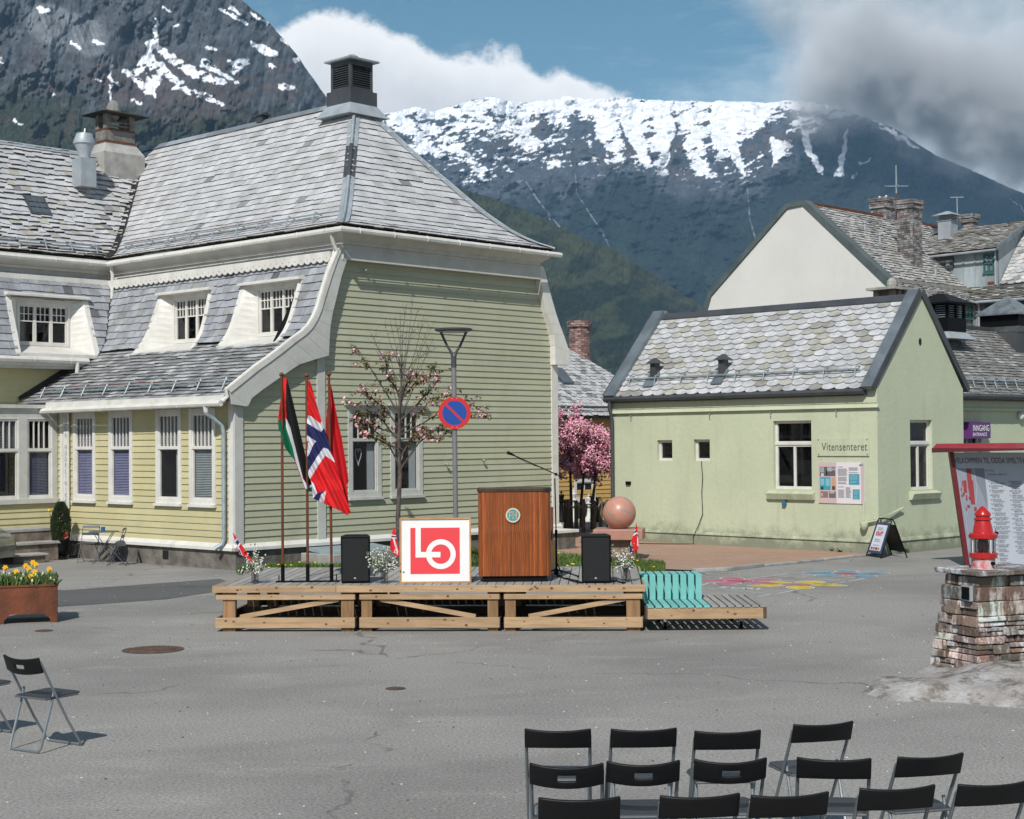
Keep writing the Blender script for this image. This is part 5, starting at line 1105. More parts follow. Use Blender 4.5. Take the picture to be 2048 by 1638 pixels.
cp.strip([V3(-.06, u, z) for u, z in ed], [V3(-.06, u, z) for u, z in inn], (.45, 0, 0)); cp.build('gable_coping', mat('green_grey_sheet', (.10, .125, .125), .5, .15, 2, metal=.1), wb)
sb = thing('slate_building', 'grey sheet-clad upper storeys with slate roofs, brick chimneys and teal windows', 'building', W0g, RZ3)
M['slate5'] = mat('mixed_slate', (.47, .47, .46), .65, .22, 4, bs=25, bump=.35, dirt=.4, dirtcol=(.16, .14, .12), ds=4)
tint_s = lambda: (lambda k: (k, k*.99, k*.97))(random.uniform(.55, .9) if random.random() < .3 else random.uniform(.9, 1.25))
def slate_plane(parent, a, b, c, d, row, wd, m, lift=.04, tint=tint_s, up=V3(0, 0, 1), scale=False, lap=1.35, under=True):
    """a,b lower edge; c,d upper edge (c above b, d above a)"""
    a, b, c, d = map(Vector, (a, b, c, d)); es = (b-a).normalized(); nn = es.cross(d-a).normalized(); et = nn.cross(es).normalized(); et = et if et.dot(d-a) > 0 else -et
    T = max((d-a).dot(et), (c-a).dot(et)); P = lambda s, t: a+es*s+et*t
    sL = lambda t: (d-a).dot(es)*t/T; Lb = (b-a).length; sR = lambda t: Lb+((c-a).dot(es)-Lb)*t/T
    u_ = MB(); surf(u_, P, T, lambda t: (sL(t), sR(t)), 2, -.015, up=up); ob = u_.build('roof', M['under'], parent)
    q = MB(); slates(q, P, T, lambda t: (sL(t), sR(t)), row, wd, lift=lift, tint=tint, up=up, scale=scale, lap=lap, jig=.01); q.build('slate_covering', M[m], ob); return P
slate_plane(sb, (.4, -.02, 7.48), (5.4, -.02, 7.48), (8.2, 2.98, 10.25), (.4, 2.98, 10.25), .15, .24, 'slate5', up=V3(0, -1, 1))
slate_plane(sb, (.3, -.78, 6.98), (4.4, -.78, 6.98), (5.4, .0, 7.45), (.4, .0, 7.45), .14, .22, 'slate5', up=V3(0, -1, 1))
m_ = MB(); m_.box((.4, -.07, 7.44), (5.3, .05, 7.56), 0, .8); m_.box((.4, 2.9, 10.22), (9.5, 3.1, 10.30), 1, .9); m_.build('ridge_board', [M['concrete'], M['rust']], sb)
# grey sheet wall of the dormer storey
M['sheet'] = mat('grey_sheet_wall', (.36, .41, .43), .6, .18, 1.2, stretch=(1, 1, .25), bs=12, bump=.15, dirt=.5, dirtcol=(.20, .23, .24), ds=1.6)
m_ = MB(); dv = 5.4
for i in range(7):
    u0, u1 = -1.08+i*.42, -1.08+(i+1)*.42-.015; m_.box((dv, u0, 7.3), (dv+.08, u1, 8.85), 0, random.uniform(.85, 1.1)); m_.box((dv-.03, u1-.015, 7.3), (dv+.02, u1+.015, 8.85), 0, .9)
for i in range(5): v0 = dv+i*.42; m_.add([(v0, -1.11, 7.4), (v0+.41, -1.11, 7.4), (v0+.41, -1.11, 8.80+(i+1)*.205), (v0, -1.11, 8.80+i*.205)], [(0, 1, 2, 3)], 0, random.uniform(.85, 1.1))
m_.build('sheet_wall', M['sheet'], sb)
m_ = MB(); m_.box((dv-.01, -.95, 7.62), (dv-.004, -.72, 7.72), 0); m_.build('rust_stain', M['rust'], sb)
slate_plane(sb, (dv-.3, 3.2, 8.76), (dv-.3, -1.25, 8.80), (7.6, -1.25, 9.92), (7.6, 3.2, 9.92), .15, .24, 'slate5', up=V3(-1, 0, 1))
slate_plane(sb, (5.4, -1.14, 7.58), (5.4, -5, 7.58), (7.7, -5, 10.0), (7.7, -1.14, 10.0), .17, .27, 'slate3', up=V3(-1, 0, 1), scale=True, lap=1.7)
slate_plane(sb, (4.45, -.60, 7.02), (4.45, -5, 7.02), (5.45, -5, 7.58), (5.45, .1, 7.58), .13, .24, 'slate4', up=V3(-1, 0, 1), tint=lambda: (lambda k: (k, k, k*.93))(random.uniform(.6, 1.1) if random.random() < .85 else 2.0))
m_ = MB(); gutter(m_, [V3(dv-.36, 1.9, 8.70), V3(dv-.36, -1.2, 8.74)], .04, brackets=0); m_.tube([V3(dv-.05, -1.02, 8.7), V3(dv-.05, -1.02, 7.6)], .035, 8); gutter(m_, [V3(4.4, -.7, 6.97), V3(4.4, -5, 6.97)], .05, brackets=0); gutter(m_, [V3(.3, -.83, 6.94), V3(4.4, -.83, 6.94)], .05, brackets=0); m_.tube([V3(4.45, -.85, 6.95), V3(4.6, -.8, 6.7), V3(4.65, -.75, 6.5), V3(4.65, -.75, 4)], .04, 8)
m_.build('gutter', M['zinc'], sb)
m_ = MB(); m_.hexa([V3(dv-.32, -1.30, 8.74), V3(dv-.32, -1.20, 8.74), V3(7.6, -1.20, 9.87), V3(7.6, -1.30, 9.87), V3(dv-.32, -1.30, 8.90), V3(dv-.32, -1.20, 8.90), V3(7.6, -1.20, 10.02), V3(7.6, -1.30, 10.02)]); m_.build('verge_board', M['bzinc'], sb)
m_ = MB(); m_.box((4.75, -5, 3.5), (4.95, -.56, 7.02)); m_.box((.4, -.6, 3.5), (4.75, -.4, 7.0)); m_.build('lower_wall', M['concrete'], sb)
M['teal'] = mat('teal_paint', (.035, .13, .13), .6, .1, 3)
Pdw = lambda x, z, o: V3(dv-o, -x, z); window(sb, Pdw, .58, .98, 8.02, 8.66, cas=.04, proud=.04, split=.5, nm=1, vsplit=1, frame=.025, wm='teal', tm='teal', recess=.0, nosill=False, sill=.02)
Plw = lambda x, z, o: V3(4.75-o, -x, z); Puw = lambda x, z, o: V3(x, -.6-o, z)
for a, b in ((.95, 1.45), (1.9, 2.4), (2.8, 3.3)): window(sb, Plw, a, b, 5.9, 6.90, cas=.05, proud=.04, split=.5, nm=2, vsplit=1, frame=.03, wm='teal', tm='teal', recess=0., nosill=True)
for a, b in ((3.5, 4.5),): window(sb, Puw, a, b, 5.9, 6.90, cas=.05, proud=.04, split=.5, nm=3, vsplit=1, frame=.03, wm='teal', tm='teal', recess=0., nosill=True)
bx = MB(); bx.box((dv-.10, .52, 8.28), (dv+.0, 1.0, 8.66), 0); bx.box((dv-.13, .62, 8.38), (dv-.10, .76, 8.54), 1); bx.build('vent_cabinet', [M['dzinc'], M['concrete']], sb)
def brickstack(cx, cy, z0, z1, hx, hy, name='chimney', mossy=1.):
    m_ = MB(); z = z0; i = 0
    while z < z1-.01:
        cap = (z > z1-.34); ex = .0 if not cap else .05+(.03 if z > z1-.15 else 0)
        for (ax_, L, S) in (('x', hx+ex, hy+ex), ('y', hy+ex, hx+ex)):
            for sgn in (-1, 1):
                q = -L-(.1 if i % 2 else 0)
                while q < L:
                    a, b = max(q, -L), min(q+.21, L); q += .22
                    if b-a < .03: continue
                    k = random.uniform(.5, 1.5); cc = (k*random.uniform(.85, 1.08), k, k*1.05)
                    o = sgn*(S+random.uniform(-.006, .006))
                    if ax_ == 'x': m_.box((cx+a, cy+min(o, o-sgn*.1), z), (cx+b, cy+max(o, o-sgn*.1), z+.066), 0, cc)
                    else: m_.box((cx+min(o, o-sgn*.1), cy+a, z+.002), (cx+max(o, o-sgn*.1), cy+b, z+.064), 0, cc)
        z += .075; i += 1
    m_.box((cx-hx+.03, cy-hy+.03, z0), (cx+hx-.03, cy+hy-.03, z1-.02), 1); return m_
brickstack(3.3, 1.0, 7.9, 10.42, .31, .29).build('chimney', [M['brick'], M['concrete']], sb); brickstack(5.15, 3.1, 9.9, 10.9, .30, .30).build('chimney', [M['brick'], M['concrete']], sb); brickstack(7.75, 1.15, 9.6, 10.42, .2, .2).build('chimney', [M['brick'], M['concrete']], sb)
pb_ = MB()
for dy in (-.13, .13):
    q = MB(); q.lathe([(.07, 0), (.05, .1), (.03, .14)], (5.15, 3.1+dy, 10.9), 10); q.build('chimney_pot', M['white'], sb)
q = MB(); q.tube([V3(5.9, 3.0, 10.1), V3(5.9, 3.0, 12.15)], .022, 6, 1); q.tube([V3(5.9, 3.0, 11.2), V3(5.9, 3.0, 12.2)], .028, 6, 0); q.tube([V3(5.6, 3.3, 11.45), V3(6.2, 2.7, 11.45)], .016, 5, 0); q.tube([V3(5.7, 2.8, 11.47), V3(6.1, 3.2, 11.47)], .012, 5, 0); q.tube([V3(5.9, 3.0, 10.9), V3(5.4, 3.05, 10.88)], .012, 5, 0); q.tube([V3(5.9, 3.0, 10.35), V3(5.4, 3.05, 10.33)], .012, 5, 0)
q.lathe([(.1, 10.3), (.11, 10.32), (.1, 10.34)], (5.9, 2.9, 0), 10, 0); q.build('antenna', [M['steel'], M['rust']], sb)
q = MB(); q.box((6.65, 1.3, 9.5), (7.15, 1.8, 10.13)); 
for i in range(4): q.box((6.62, 1.27, 10.13+i*.05), (7.18, 1.83, 10.15+i*.05))
q.box((6.75, 1.4, 10.1), (7.05, 1.7, 10.33)); frustum(q, 6.9, 1.55, 10.33, 10.50, .42, .03); q.build('louvred_vent', M['zinc'], sb)
q = MB(); q.tube([V3(7.5, 1.5, 9.7), V3(7.5, 1.5, 11.05)], .018, 5); q.tube([V3(7.35, 1.68, 11.05), V3(7.65, 1.32, 11.05)], .018, 5); q.build('antenna', M['steel'], sb)
for v, u, z in ((2.3, 2.1, 9.3), (2.4, 1.6, 8.85), (4.0, .45, 7.8)):
    q = MB(); q.tube([V3(v, u, z), V3(v, u, z+.42)], .05, 8); q.lathe([(.08, 0), (.08, .05), (.02, .09)], (v, u, z+.4), 8); q.build('roof_pipe', M['zinc'], sb)
cc_ = thing('concrete_chimney', 'low buff concrete chimney with slab hat peeking over green house ridge', 'chimney', atY(1783, 800, 44.)*1, R(44)); cc_.location.z = 5.2
q = MB(); q.box((-.36, -.33, -1.5), (.36, .33, 1.15)); 
for sx in (-.28, .28):
    for sy in (-.25, .25): q.box((sx-.07, sy-.07, 1.15), (sx+.07, sy+.07, 1.38))
q.box((-.07, -.32, 1.15), (.07, .32, 1.38)); q.build('stack', mat('buff_concrete', (.33, .27, .22), .9, .12, 4, bs=30, bump=.4), cc_)
q = MB(); q.box((-.5, -.46, 1.38), (.5, .46, 1.45)); q.ball((.1, .0, 1.55), .17, 8, 6, 0, 1, (1, .8, 1.2)); q.build('slab_hat', M['concrete'], cc_)
# ================================================================== yellow house behind the cherry trees
Yg = atY(1165, 1000, 51.); Yg.z = 0
yh = thing('yellow_house', 'ochre yellow wooden house with scalloped slate roof glimpsed between the two front houses', 'house', Yg, R(44))
M['ochre'] = mat('ochre_siding', (.52, .33, .105), .65, .05, 1, dirt=.25, dirtcol=(.3, .2, .08))
m_ = MB(); siding(m_, lambda x, z, o: V3(x, -o, z), .2, 3.3, lambda z: (-6, 3.4), .14, 0, [(-.35, .55, .95, 1.85)]); m_.box((-6, .02, 0), (3.4, 4, 3.2), 1); m_.build('wall', [M['ochre'], M['dark']], yh)
window(yh, lambda x, z, o: V3(x, -o, z), -.39, .59, .55, 1.25, .10, None, 0, vsplit=1); 
window(yh, lambda x, z, o: V3(x, -o, z), 1.9, 2.7, .55, 2.1, .10, .4, 2); window(yh, lambda x, z, o: V3(x, -o, z), -2.6, -1.25, .9, 2.2, .12, .4, 2)
slate_plane(yh, (-6, -.5, 3.25), (4.4, -.5, 3.25), (1.1, 2.6, 6.0), (-6, 2.6, 6.0), .155, .24, 'slate3', scale=True, lap=1.7, lift=.04, tint=lambda: (lambda k: (k, k, k))(random.choice([.9, 1., 1.05, 1.1, .95, .5])), up=V3(0, -1, 1))
m_ = MB(); gutter(m_, [V3(-6, -.42, 3.55), V3(3.6, -.42, 3.55)], .04, brackets=0); m_.box((-6, -.4, 3.14), (3.6, -.1, 3.2)); m_.build('gutter', M['dzinc'], yh)
m_ = MB(); m_.hexa([V3(-.2, .65, 4.32), V3(.3, .65, 4.32), V3(.3, 1.2, 4.82), V3(-.2, 1.2, 4.82), V3(-.2, .60, 4.38), V3(.3, .60, 4.38), V3(.3, 1.15, 4.88), V3(-.2, 1.15, 4.88)]); m_.build('skylight', gl2, yh)
m_ = MB(); cm = (2.14, 2.1)
z = 4.6; i = 0
while z < 6.55:
    r_ = .36 if z < 6.35 else .43
    for k in range(10):
        a0, a1 = 2*math.pi*(k+.5*(i % 2))/10, 2*math.pi*(k+.94+.5*(i % 2))/10; kk = random.uniform(.5, 1.5)
        p = [V3(cm[0]+r*math.cos(a), cm[1]+r*math.sin(a), zz) for zz in (z, z+.06) for r, a in ((r_-.1, a0), (r_, a0), (r_, a1), (r_-.1, a1))]
        m_.hexa(p, 0, (kk*1.25, kk*.9, kk*.85))
    z += .07; i += 1
m_.lathe([(.33, 5.2), (.33, 6.53)], (cm[0], cm[1], 0), 12, 1); m_.build('chimney', [M['brick'], M['concrete']], yh)
# ================================================================== stage
SY = R(-3.2); DZ = .605; SO = V3(-3.96, 21.02, 0)
stage = thing('stage', 'low wooden stage of three framed modules with weathered grey deck boards', 'stage', SO, SY)
SL_, SD = 5.66, 3.05
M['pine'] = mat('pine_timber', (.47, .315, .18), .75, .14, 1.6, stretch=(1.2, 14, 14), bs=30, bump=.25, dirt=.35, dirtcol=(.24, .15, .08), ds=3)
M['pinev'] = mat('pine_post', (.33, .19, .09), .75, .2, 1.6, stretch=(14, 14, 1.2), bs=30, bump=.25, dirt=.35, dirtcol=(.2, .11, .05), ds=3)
M['pined'] = mat('pine_shade', (.15, .09, .055), .8, .2, 1.6, stretch=(1.2, 14, 14))  # shaded copy of the pine: underside shade is put into its colour
M['deck'] = mat('weathered_deck', (.34, .32, .295), .85, .12, 1.5, stretch=(14, 1.2, 14), bs=25, bump=.3, dirt=.3, dirtcol=(.17, .15, .13))
M['knot'] = mat('wood_knot', (.20, .10, .05), .8, .3, 20)
d_ = MB(); x = 0.
while x < SL_-.02:
    d_.box((x+.004, .03, DZ-.03), (min(x+.118, SL_)-.004, SD, DZ), 0, random.uniform(.85, 1.15)); x += .12
dk = d_.build('deck', M['deck'], stage, bevel=.003)
def plank(mb, a, b, knots=0, mi=0, kmi=1):
    k = random.uniform(.9, 1.1); mb.box(a, b, mi, (k, k, k))
    for _ in range(knots):
        x = random.uniform(a[0]+.1, b[0]-.1); z = random.uniform(a[2]+.025, b[2]-.02); r = random.uniform(.008, .016)
        pts = [(x+r*1.5*math.cos(t), a[1]-.002, z+r*math.sin(t)) for t in [i*math.pi/4 for i in range(8)]]; mb.poly(pts, kmi, random.uniform(.7, 1.6))
f_ = MB(); plank(f_, (-.03, 0, DZ-.088), (1.62, .03, DZ+.002), 5); plank(f_, (1.625, 0, DZ-.088), (SL_+.03, .03, DZ+.002), 16); f_.box((-.03, .03, DZ-.085), (0, SD, DZ), 0, .9); f_.box((SL_, .03, DZ-.085), (SL_+.03, SD, DZ), 0, .9)
f_.build('fascia', [M['pine'], M['knot']], stage, bevel=.003)
mods = [(.08, 1.83), (1.94, 3.76), (3.86, 5.56)]
posts = [(.10, .27), (1.68, 1.85), (1.95, 2.09), (3.62, 3.76), (3.85, 3.99), (5.44, 5.62)]
for i, (a, b) in enumerate(posts):
    for yy in (.05, 1.5, SD-.2):
        p_ = MB(); p_.box((a, yy, 0.0 if yy < 1 else .0), (b, yy+.09, DZ-.09), 0, random.uniform(.85, 1.15)); p_.build('post', M['pinev'], stage, bevel=.004)
ends = [(-.02, 1.90), (1.90, 3.81), (3.81, 5.68)]
for i, (a, b) in enumerate(ends):
    for (z0, z1, o) in ((.42, .488, .0), (.05, .185, -.0)):
        r_ = MB(); plank(r_, (a+.03, .005+.02*(z0 > .3), z0), (b-.03, .047, z1), 5 if z0 < .3 else 3); r_.build('rail', [M['pine'], M['knot']], stage, bevel=.003)
    for yy in (1.45, SD-.15):
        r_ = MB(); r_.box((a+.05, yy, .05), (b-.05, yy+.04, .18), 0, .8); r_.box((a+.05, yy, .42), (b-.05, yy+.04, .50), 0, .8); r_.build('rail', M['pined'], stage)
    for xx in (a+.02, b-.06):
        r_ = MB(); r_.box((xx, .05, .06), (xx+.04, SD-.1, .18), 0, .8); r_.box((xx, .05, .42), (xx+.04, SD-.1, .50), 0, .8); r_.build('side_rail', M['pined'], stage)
    p, q = ((a+.35, .19), (b-.25, .42)) if i != 1 else ((b-.35, .19), (a+.3, .42))
    br = MB(); dx, dz = q[0]-p[0], q[1]-p[1]; L = math.hypot(dx, dz); nx, nz = -dz/L*.03, dx/L*.03
    br.hexa([V3(p[0]-nx, .06, p[1]-nz), V3(q[0]-nx, .06, q[1]-nz), V3(q[0]+nx, .06, q[1]+nz), V3(p[0]+nx, .06, p[1]+nz)]+[V3(p[0]-nx, .09, p[1]-nz), V3(q[0]-nx, .09, q[1]-nz), V3(q[0]+nx, .09, q[1]+nz), V3(p[0]+nx, .09, p[1]+nz)]); br.build('brace', M['pine'], stage)
for j in range(6):
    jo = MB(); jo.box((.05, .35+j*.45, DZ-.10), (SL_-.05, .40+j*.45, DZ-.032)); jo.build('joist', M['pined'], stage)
def onstage(px, py, z=DZ): return gnd(px, py, z)
# ================================================================== bench platform
bench = thing('bench', 'low pine platform bench with turquoise slatted backrest beside the stage', 'bench', V3(1.74, 20.62, 0), R(0))
M['turq'] = mat('turquoise_paint', (.17, .46, .43), .6, .06, 3, dirt=.2, dirtcol=(.12, .3, .28))
b_ = MB(); plank(b_, (.0, 0, .165), (1.50, .045, .31), 4); b_.box((1.50, 0, .165), (1.545, 1.5, .31), 2, .8); b_.box((0, 1.46, .165), (1.5, 1.5, .31), 2); b_.box((-.02, .05, .165), (.02, 1.46, .31), 2)
for yy in (.5, 1.0): b_.box((0.02, yy, .2), (1.5, yy+.045, .305), 2, .9)
b_.build('frame', [M['pine'], M['knot'], M['pined']], bench, bevel=.003)
for i in range(15):
    x = .0+i*.1045; s_ = MB(); s_.box((x, -.01, .31), (x+.080, 1.5, .335), 0, random.uniform(.88, 1.1)); s_.build('slat', M['turq'] if i < 8 else M['deck'], bench, bevel=.003)
    if i < 8:
        s_ = MB(); s_.box((x, .90, .335), (x+.080, .925, .64), 0); s_.box((x, .90, .64), (x+.080, 1.48, .665), 0); s_.box((x, 1.455, .335), (x+.080, 1.48, .64), 0); s_.build('backrest_slat', M['turq'], bench, bevel=.003)
for xx in (.25, 1.25):
    for yy in (.3, 1.2):
        w_ = MB(); w_.tube([V3(xx-.02, yy, .055), V3(xx+.02, yy, .055)], .055, 14); w_.box((xx-.03, yy-.03, .05), (xx+.03, yy+.03, .165), 1); w_.build('wheel', [M['black'], M['steel']], bench)
# ================================================================== flags
def inpoly(x, y, poly):
    r = np.zeros(x.shape, bool); n = len(poly)
    for i in range(n):
        x0, y0 = poly[i]; x1, y1 = poly[(i+1) % n]
        if y0 == y1: continue
        c = ((y0 > y) != (y1 > y)) & (x < (x1-x0)*(y-y0)/(y1-y0)+x0); r ^= c
    return r
def cloth(name, label, cat, outline, regions, base, D, fold, org, cell=1.0, conv=None, group=None, hem=True):
    if conv: outline = [conv(*p) for p in outline]; regions = [([conv(*p) for p in q], c) for q, c in regions]
    xs = [p[0] for p in outline]; ys = [p[1] for p in outline]; nx = int((max(xs)-min(xs))/cell)+1; ny = int((max(ys)-min(ys))/cell)+1
    gx = np.linspace(min(xs), max(xs), nx+1); gy = np.linspace(min(ys), max(ys), ny+1); CX, CY = np.meshgrid((gx[1:]+gx[:-1])/2, (gy[1:]+gy[:-1])/2)
    ins = inpoly(CX, CY, outline); col = np.zeros(CX.shape+(3,)); col[:] = base
    for q, c in regions: m = inpoly(CX, CY, q); col[m] = c
    idx = {}; vs = []; fs = []; cs = []; o_ = Vector(org)
    def vid(i, j):
        if (i, j) not in idx:
            x, y = gx[j], gy[i]; idx[(i, j)] = len(vs); vs.append(atY(x, y, D+fold(x, y))-o_)
        return idx[(i, j)]
    for i in range(ny):
        for j in range(nx):
            if ins[i, j]: fs.append((vid(i+1, j), vid(i+1, j+1), vid(i, j+1), vid(i, j))); cs.append(tuple(col[i, j]))
    mb = MB(); mb.v = [tuple(v) for v in vs]; mb.f = [list(f) for f in fs]; mb.m = [0]*len(fs); mb.c = cs
    o = mb.build(name, M['cloth'], None, smooth=False); o.location = org
    for p in o.data.polygons: p.use_smooth = True
    s = o.modifiers.new('thick', 'SOLIDIFY'); s.thickness = .004
    return tag(o, label, cat, group)
cv3 = lambda x, y: (440+x/3.56, 720+y/3.56)
RED, WHT, BLU, GRN, BLK = (.62, .018, .022), (.62, .62, .66), (.022, .025, .10), (.0, .12, .055), (.010, .010, .011)
FD = 21.55
def fold1(x, y): return .035*math.sin((x-.30*y)/5.5)*min(1, (y-750)/60)+.03*math.sin((x-.5*y)/2.6+1)-.03*min(1, max(0, (y-960)/20))
cloth('flag', 'red white and blue Norwegian flag drooping from the middle pole', 'flag',
      [(627, 150), (640, 148), (680, 290), (738, 480), (790, 640), (840, 790), (880, 930), (929, 1080), (908, 1105), (850, 1070), (740, 1020), (700, 1003), (665, 988), (655, 930), (652, 870), (630, 820), (625, 700), (620, 560), (622, 400)],
      [([(600, 382), (650, 402), (716, 455), (732, 410), (745, 490), (722, 512), (600, 438)], WHT), ([(600, 438), (722, 512), (742, 480), (795, 655), (738, 623), (690, 690), (625, 800), (600, 800), (600, 520)], BLU),
       ([(600, 525), (684, 578), (660, 610), (632, 680), (600, 700)], WHT), ([(600, 560), (630, 580), (622, 640), (600, 650)], RED), ([(738, 623), (770, 635), (830, 738), (750, 680), (700, 750), (640, 850), (620, 830), (626, 795), (690, 690)], WHT),
       ([(645, 860), (668, 880), (695, 955), (665, 990), (640, 990)], WHT), ([(663, 985), (690, 950), (752, 932), (745, 960), (704, 1010), (680, 1000)], BLU), ([(704, 1010), (720, 955), (756, 930), (738, 1020)], WHT)], RED, FD-.10, fold1, (onstage(617, 1163).x, FD, 2.), conv=cv3)
cloth('flag', 'black white and green Palestinian flag with red edge hanging from the left pole', 'flag',
      [(452, 128), (476, 130), (500, 215), (545, 400), (600, 640), (645, 830), (655, 870), (655, 935), (628, 936), (608, 922), (580, 850), (530, 712), (470, 632), (452, 600), (440, 530), (416, 495), (413, 425), (425, 330)],
      [([(474, 100), (500, 100), (700, 900), (660, 888), (622, 892), (590, 840), (520, 560), (500, 480), (474, 420), (468, 300)], BLK), ([(468, 415), (476, 425), (500, 480), (520, 560), (590, 845), (622, 890), (662, 890), (655, 905), (612, 925), (590, 870), (535, 710), (515, 620), (490, 540), (470, 480)], WHT),
       ([(400, 422), (468, 432), (472, 485), (492, 545), (517, 625), (538, 715), (480, 680), (400, 600)], GRN), ([(600, 922), (655, 903), (670, 940), (600, 945)], GRN)], RED, FD, lambda x, y: .05*math.sin((x-.2*y)/4.2)*min(1, (y-750)/50), (onstage(568, 1163).x, FD, 2.), conv=cv3)
cloth('flag', 'plain red flag hanging from the right pole behind the Norwegian flag', 'flag',
      [(777, 180), (785, 168), (797, 205), (830, 380), (868, 560), (895, 720), (916, 860), (908, 888), (900, 880), (915, 1000), (920, 1050), (860, 960), (800, 820), (770, 620), (757, 540), (757, 430), (765, 300)],
      [], (.50, .012, .018), FD+.10, lambda x, y: .05*math.sin((x-.17*y)/3.6)*min(1, (y-750)/50), (onstage(663, 1163).x, FD+.1, 2.), conv=cv3)
st_ = thing('flag_stand', 'black steel base bar with three rust brown flagpoles on the stage', 'flag stand', onstage(617, 1164), 0)
s_ = MB(); s_.box((-.44, -.05, 0), (.42, .05, .018)); s_.tube([V3(-.40, 0, .01), V3(-.40, 0, .10)], .008, 6); s_.tube([V3(.38, 0, .01), V3(.38, 0, .10)], .008, 6); s_.build('base', M['black'], st_)
M['pole'] = mat('flagpole_varnish', (.16, .045, .018), .5, .2, 4, stretch=(8, 8, 1), bump=.1)
for px, tx, ty in ((568, 568, 750), (617, 617, 752), (664, 661, 750)):
    b0 = onstage(px, 1163)-st_.location; h = 2.5-(ty-884)*21.6/3170-DZ; dx = (tx-px)/3170*21.6-.0083*0
    p_ = MB(); p_.tube([V3(b0.x, 0, .22), V3(b0.x+dx*.3, 0, h*.4), V3(b0.x+dx, 0, h)], .0185, 10); pole = p_.build('flagpole', M['pole'], st_, smooth=True)
    p_ = MB(); p_.lathe([(.01, -.02), (.035, .0), (.036, .015), (.012, .04)], (b0.x+dx, 0, h), 12); p_.build('knob', M['rust'], pole)
    p_ = MB(); p_.tube([V3(b0.x, 0, .0), V3(b0.x, 0, .245)], .026, 10); p_.build('sleeve', M['black'], pole)
# ================================================================== speakers
def speaker(label, px, yaw):
    p = onstage(px, 1167); t_ = thing('loudspeaker', label, 'loudspeaker', V3(p.x, p.y+.02, DZ), yaw)
    b = MB(); b.hexa([V3(-.195, 0, 0), V3(.195, 0, 0), V3(.15, .33, 0), V3(-.15, .33, 0), V3(-.20, 0, .64), V3(.20, 0, .64), V3(.155, .33, .64), V3(-.155, .33, .64)]); b.build('cabinet', M['black'], t_, bevel=.018)
    b = MB(); b.box((-.175, -.012, .03), (.175, .0, .60)); b.build('grille', mat('speaker_grille', (.010, .010, .011), .6, .2, 40, bump=.5, bs=400), t_, bevel=.006)
    b = MB(); b.lathe([(.02, 0), (.02, .003)], (0, 0, 0), 12, 0, .3); add_text(b, "JBL", .022, V3(-.02, -.0165, .065), (1, 0, 0), (0, 0, 1), 0, (.5, .5, .5), bold=.001); b.v = [(x, y, z) for x, y, z in b.v[24:]]; b.f = [[i-24 for i in f] for f in b.f[14:]]; b.m = b.m[14:]; b.c = b.c[14:]
    if b.f: b.build('badge', M['print'], t_)
    b = MB(); b.box((-.15, -.004, .605), (.15, .10, .66)) if False else b.tube([V3(.2, .15, .3), V3(.21, .15, .3)], .03, 8); b.build('handle', M['black'], t_)
speaker('black loudspeaker on the stage between the flagpoles and the framed red emblem board', 711, R(3)); speaker('black loudspeaker on the right end of the stage beside the microphone stand', 1193, R(-2))
# ================================================================== framed LO board
bp0 = onstage(871, 1166); lo = thing('emblem_board', 'white framed board with red square and white LO emblem leaning on the stage', 'board', V3(bp0.x, bp0.y, DZ), R(0))
k_ = 21.2/3170; LW, LH = 143*k_, 130*k_
TL = Matrix.Rotation(R(-4), 4, 'X')
b = MB(); 
for a_, c_ in (((-LW/2, -.02, 0), (LW/2, .02, .022)), ((-LW/2, -.02, LH-.022), (LW/2, .02, LH)), ((-LW/2, -.02, .022), (-LW/2+.022, .02, LH-.022)), ((LW/2-.022, -.02, .022), (LW/2, .02, LH-.022))): b.box(a_, c_, 0, 1, TL)
b.build('frame', mat('oak_frame', (.46, .26, .12), .6, .12, 4), lo)
b = MB(); b.box((-LW/2+.02, -.005, .02), (LW/2-.02, .012, LH-.02), 0, (.72, .71, .70), TL); b.build('panel', M['print'], lo)
b = MB(); cv4 = lambda x, y, o=.0: TL@V3((x-655)/2.823*k_, -.007-o, LH-(y-1232)/2.823*k_)
RD = (.68, .045, .055)
b.quad(cv4(514, 1548), cv4(793, 1548), cv4(793, 1288), cv4(514, 1288), 0, RD)
b.quad(cv4(543, 1455, .002), cv4(573, 1455, .002), cv4(573, 1284, .002), cv4(543, 1284, .002), 0, (.72, .71, .70)); b.quad(cv4(573, 1455, .002), cv4(684, 1455, .002), cv4(684, 1424, .002), cv4(573, 1424, .002), 0, (.72, .71, .70))
for i in range(48):
    a0, a1 = 2*math.pi*i/48, 2*math.pi*(i+1)/48; f = lambda r, a: cv4(686+r*math.cos(a), 1437+r*math.sin(a), .0018)
    b.quad(f(84, a0), f(84, a1), f(55, a1), f(55, a0), 0, (.72, .71, .70))
b.build('emblem', M['print'], lo)
# ================================================================== lectern
lp = onstage(1030, 1164); lec = thing('lectern', 'varnished wooden lectern with vertical tambour slats, black top and round FH badge', 'lectern', V3(lp.x, lp.y, DZ), R(0))
LWx, LDy, LHz = .97, .52, 1.25
M['lec'] = mat('varnished_teak', (.27, .075, .018), .38, .22, 2.2, col2=(.17, .045, .012), stretch=(20, 20, 1.3), bs=20, bump=.12, dirt=.3, dirtcol=(.13, .035, .012), ds=2, coat=.15)
b = MB(); b.box((-LWx/2+.05, .03, 0), (LWx/2-.05, LDy-.03, .09)); b.build('plinth', M['black'], lec)
b = MB(); r_ = .11; path = []
path.append((-LWx/2, LDy)); path.append((-LWx/2, r_*.5))
for i in range(1, 5): a = math.pi/2*i/4; path.append((-LWx/2+r_*.5*(1-math.cos(a)), r_*.5*(1-math.sin(a))))
path.append((LWx/2-r_, 0))
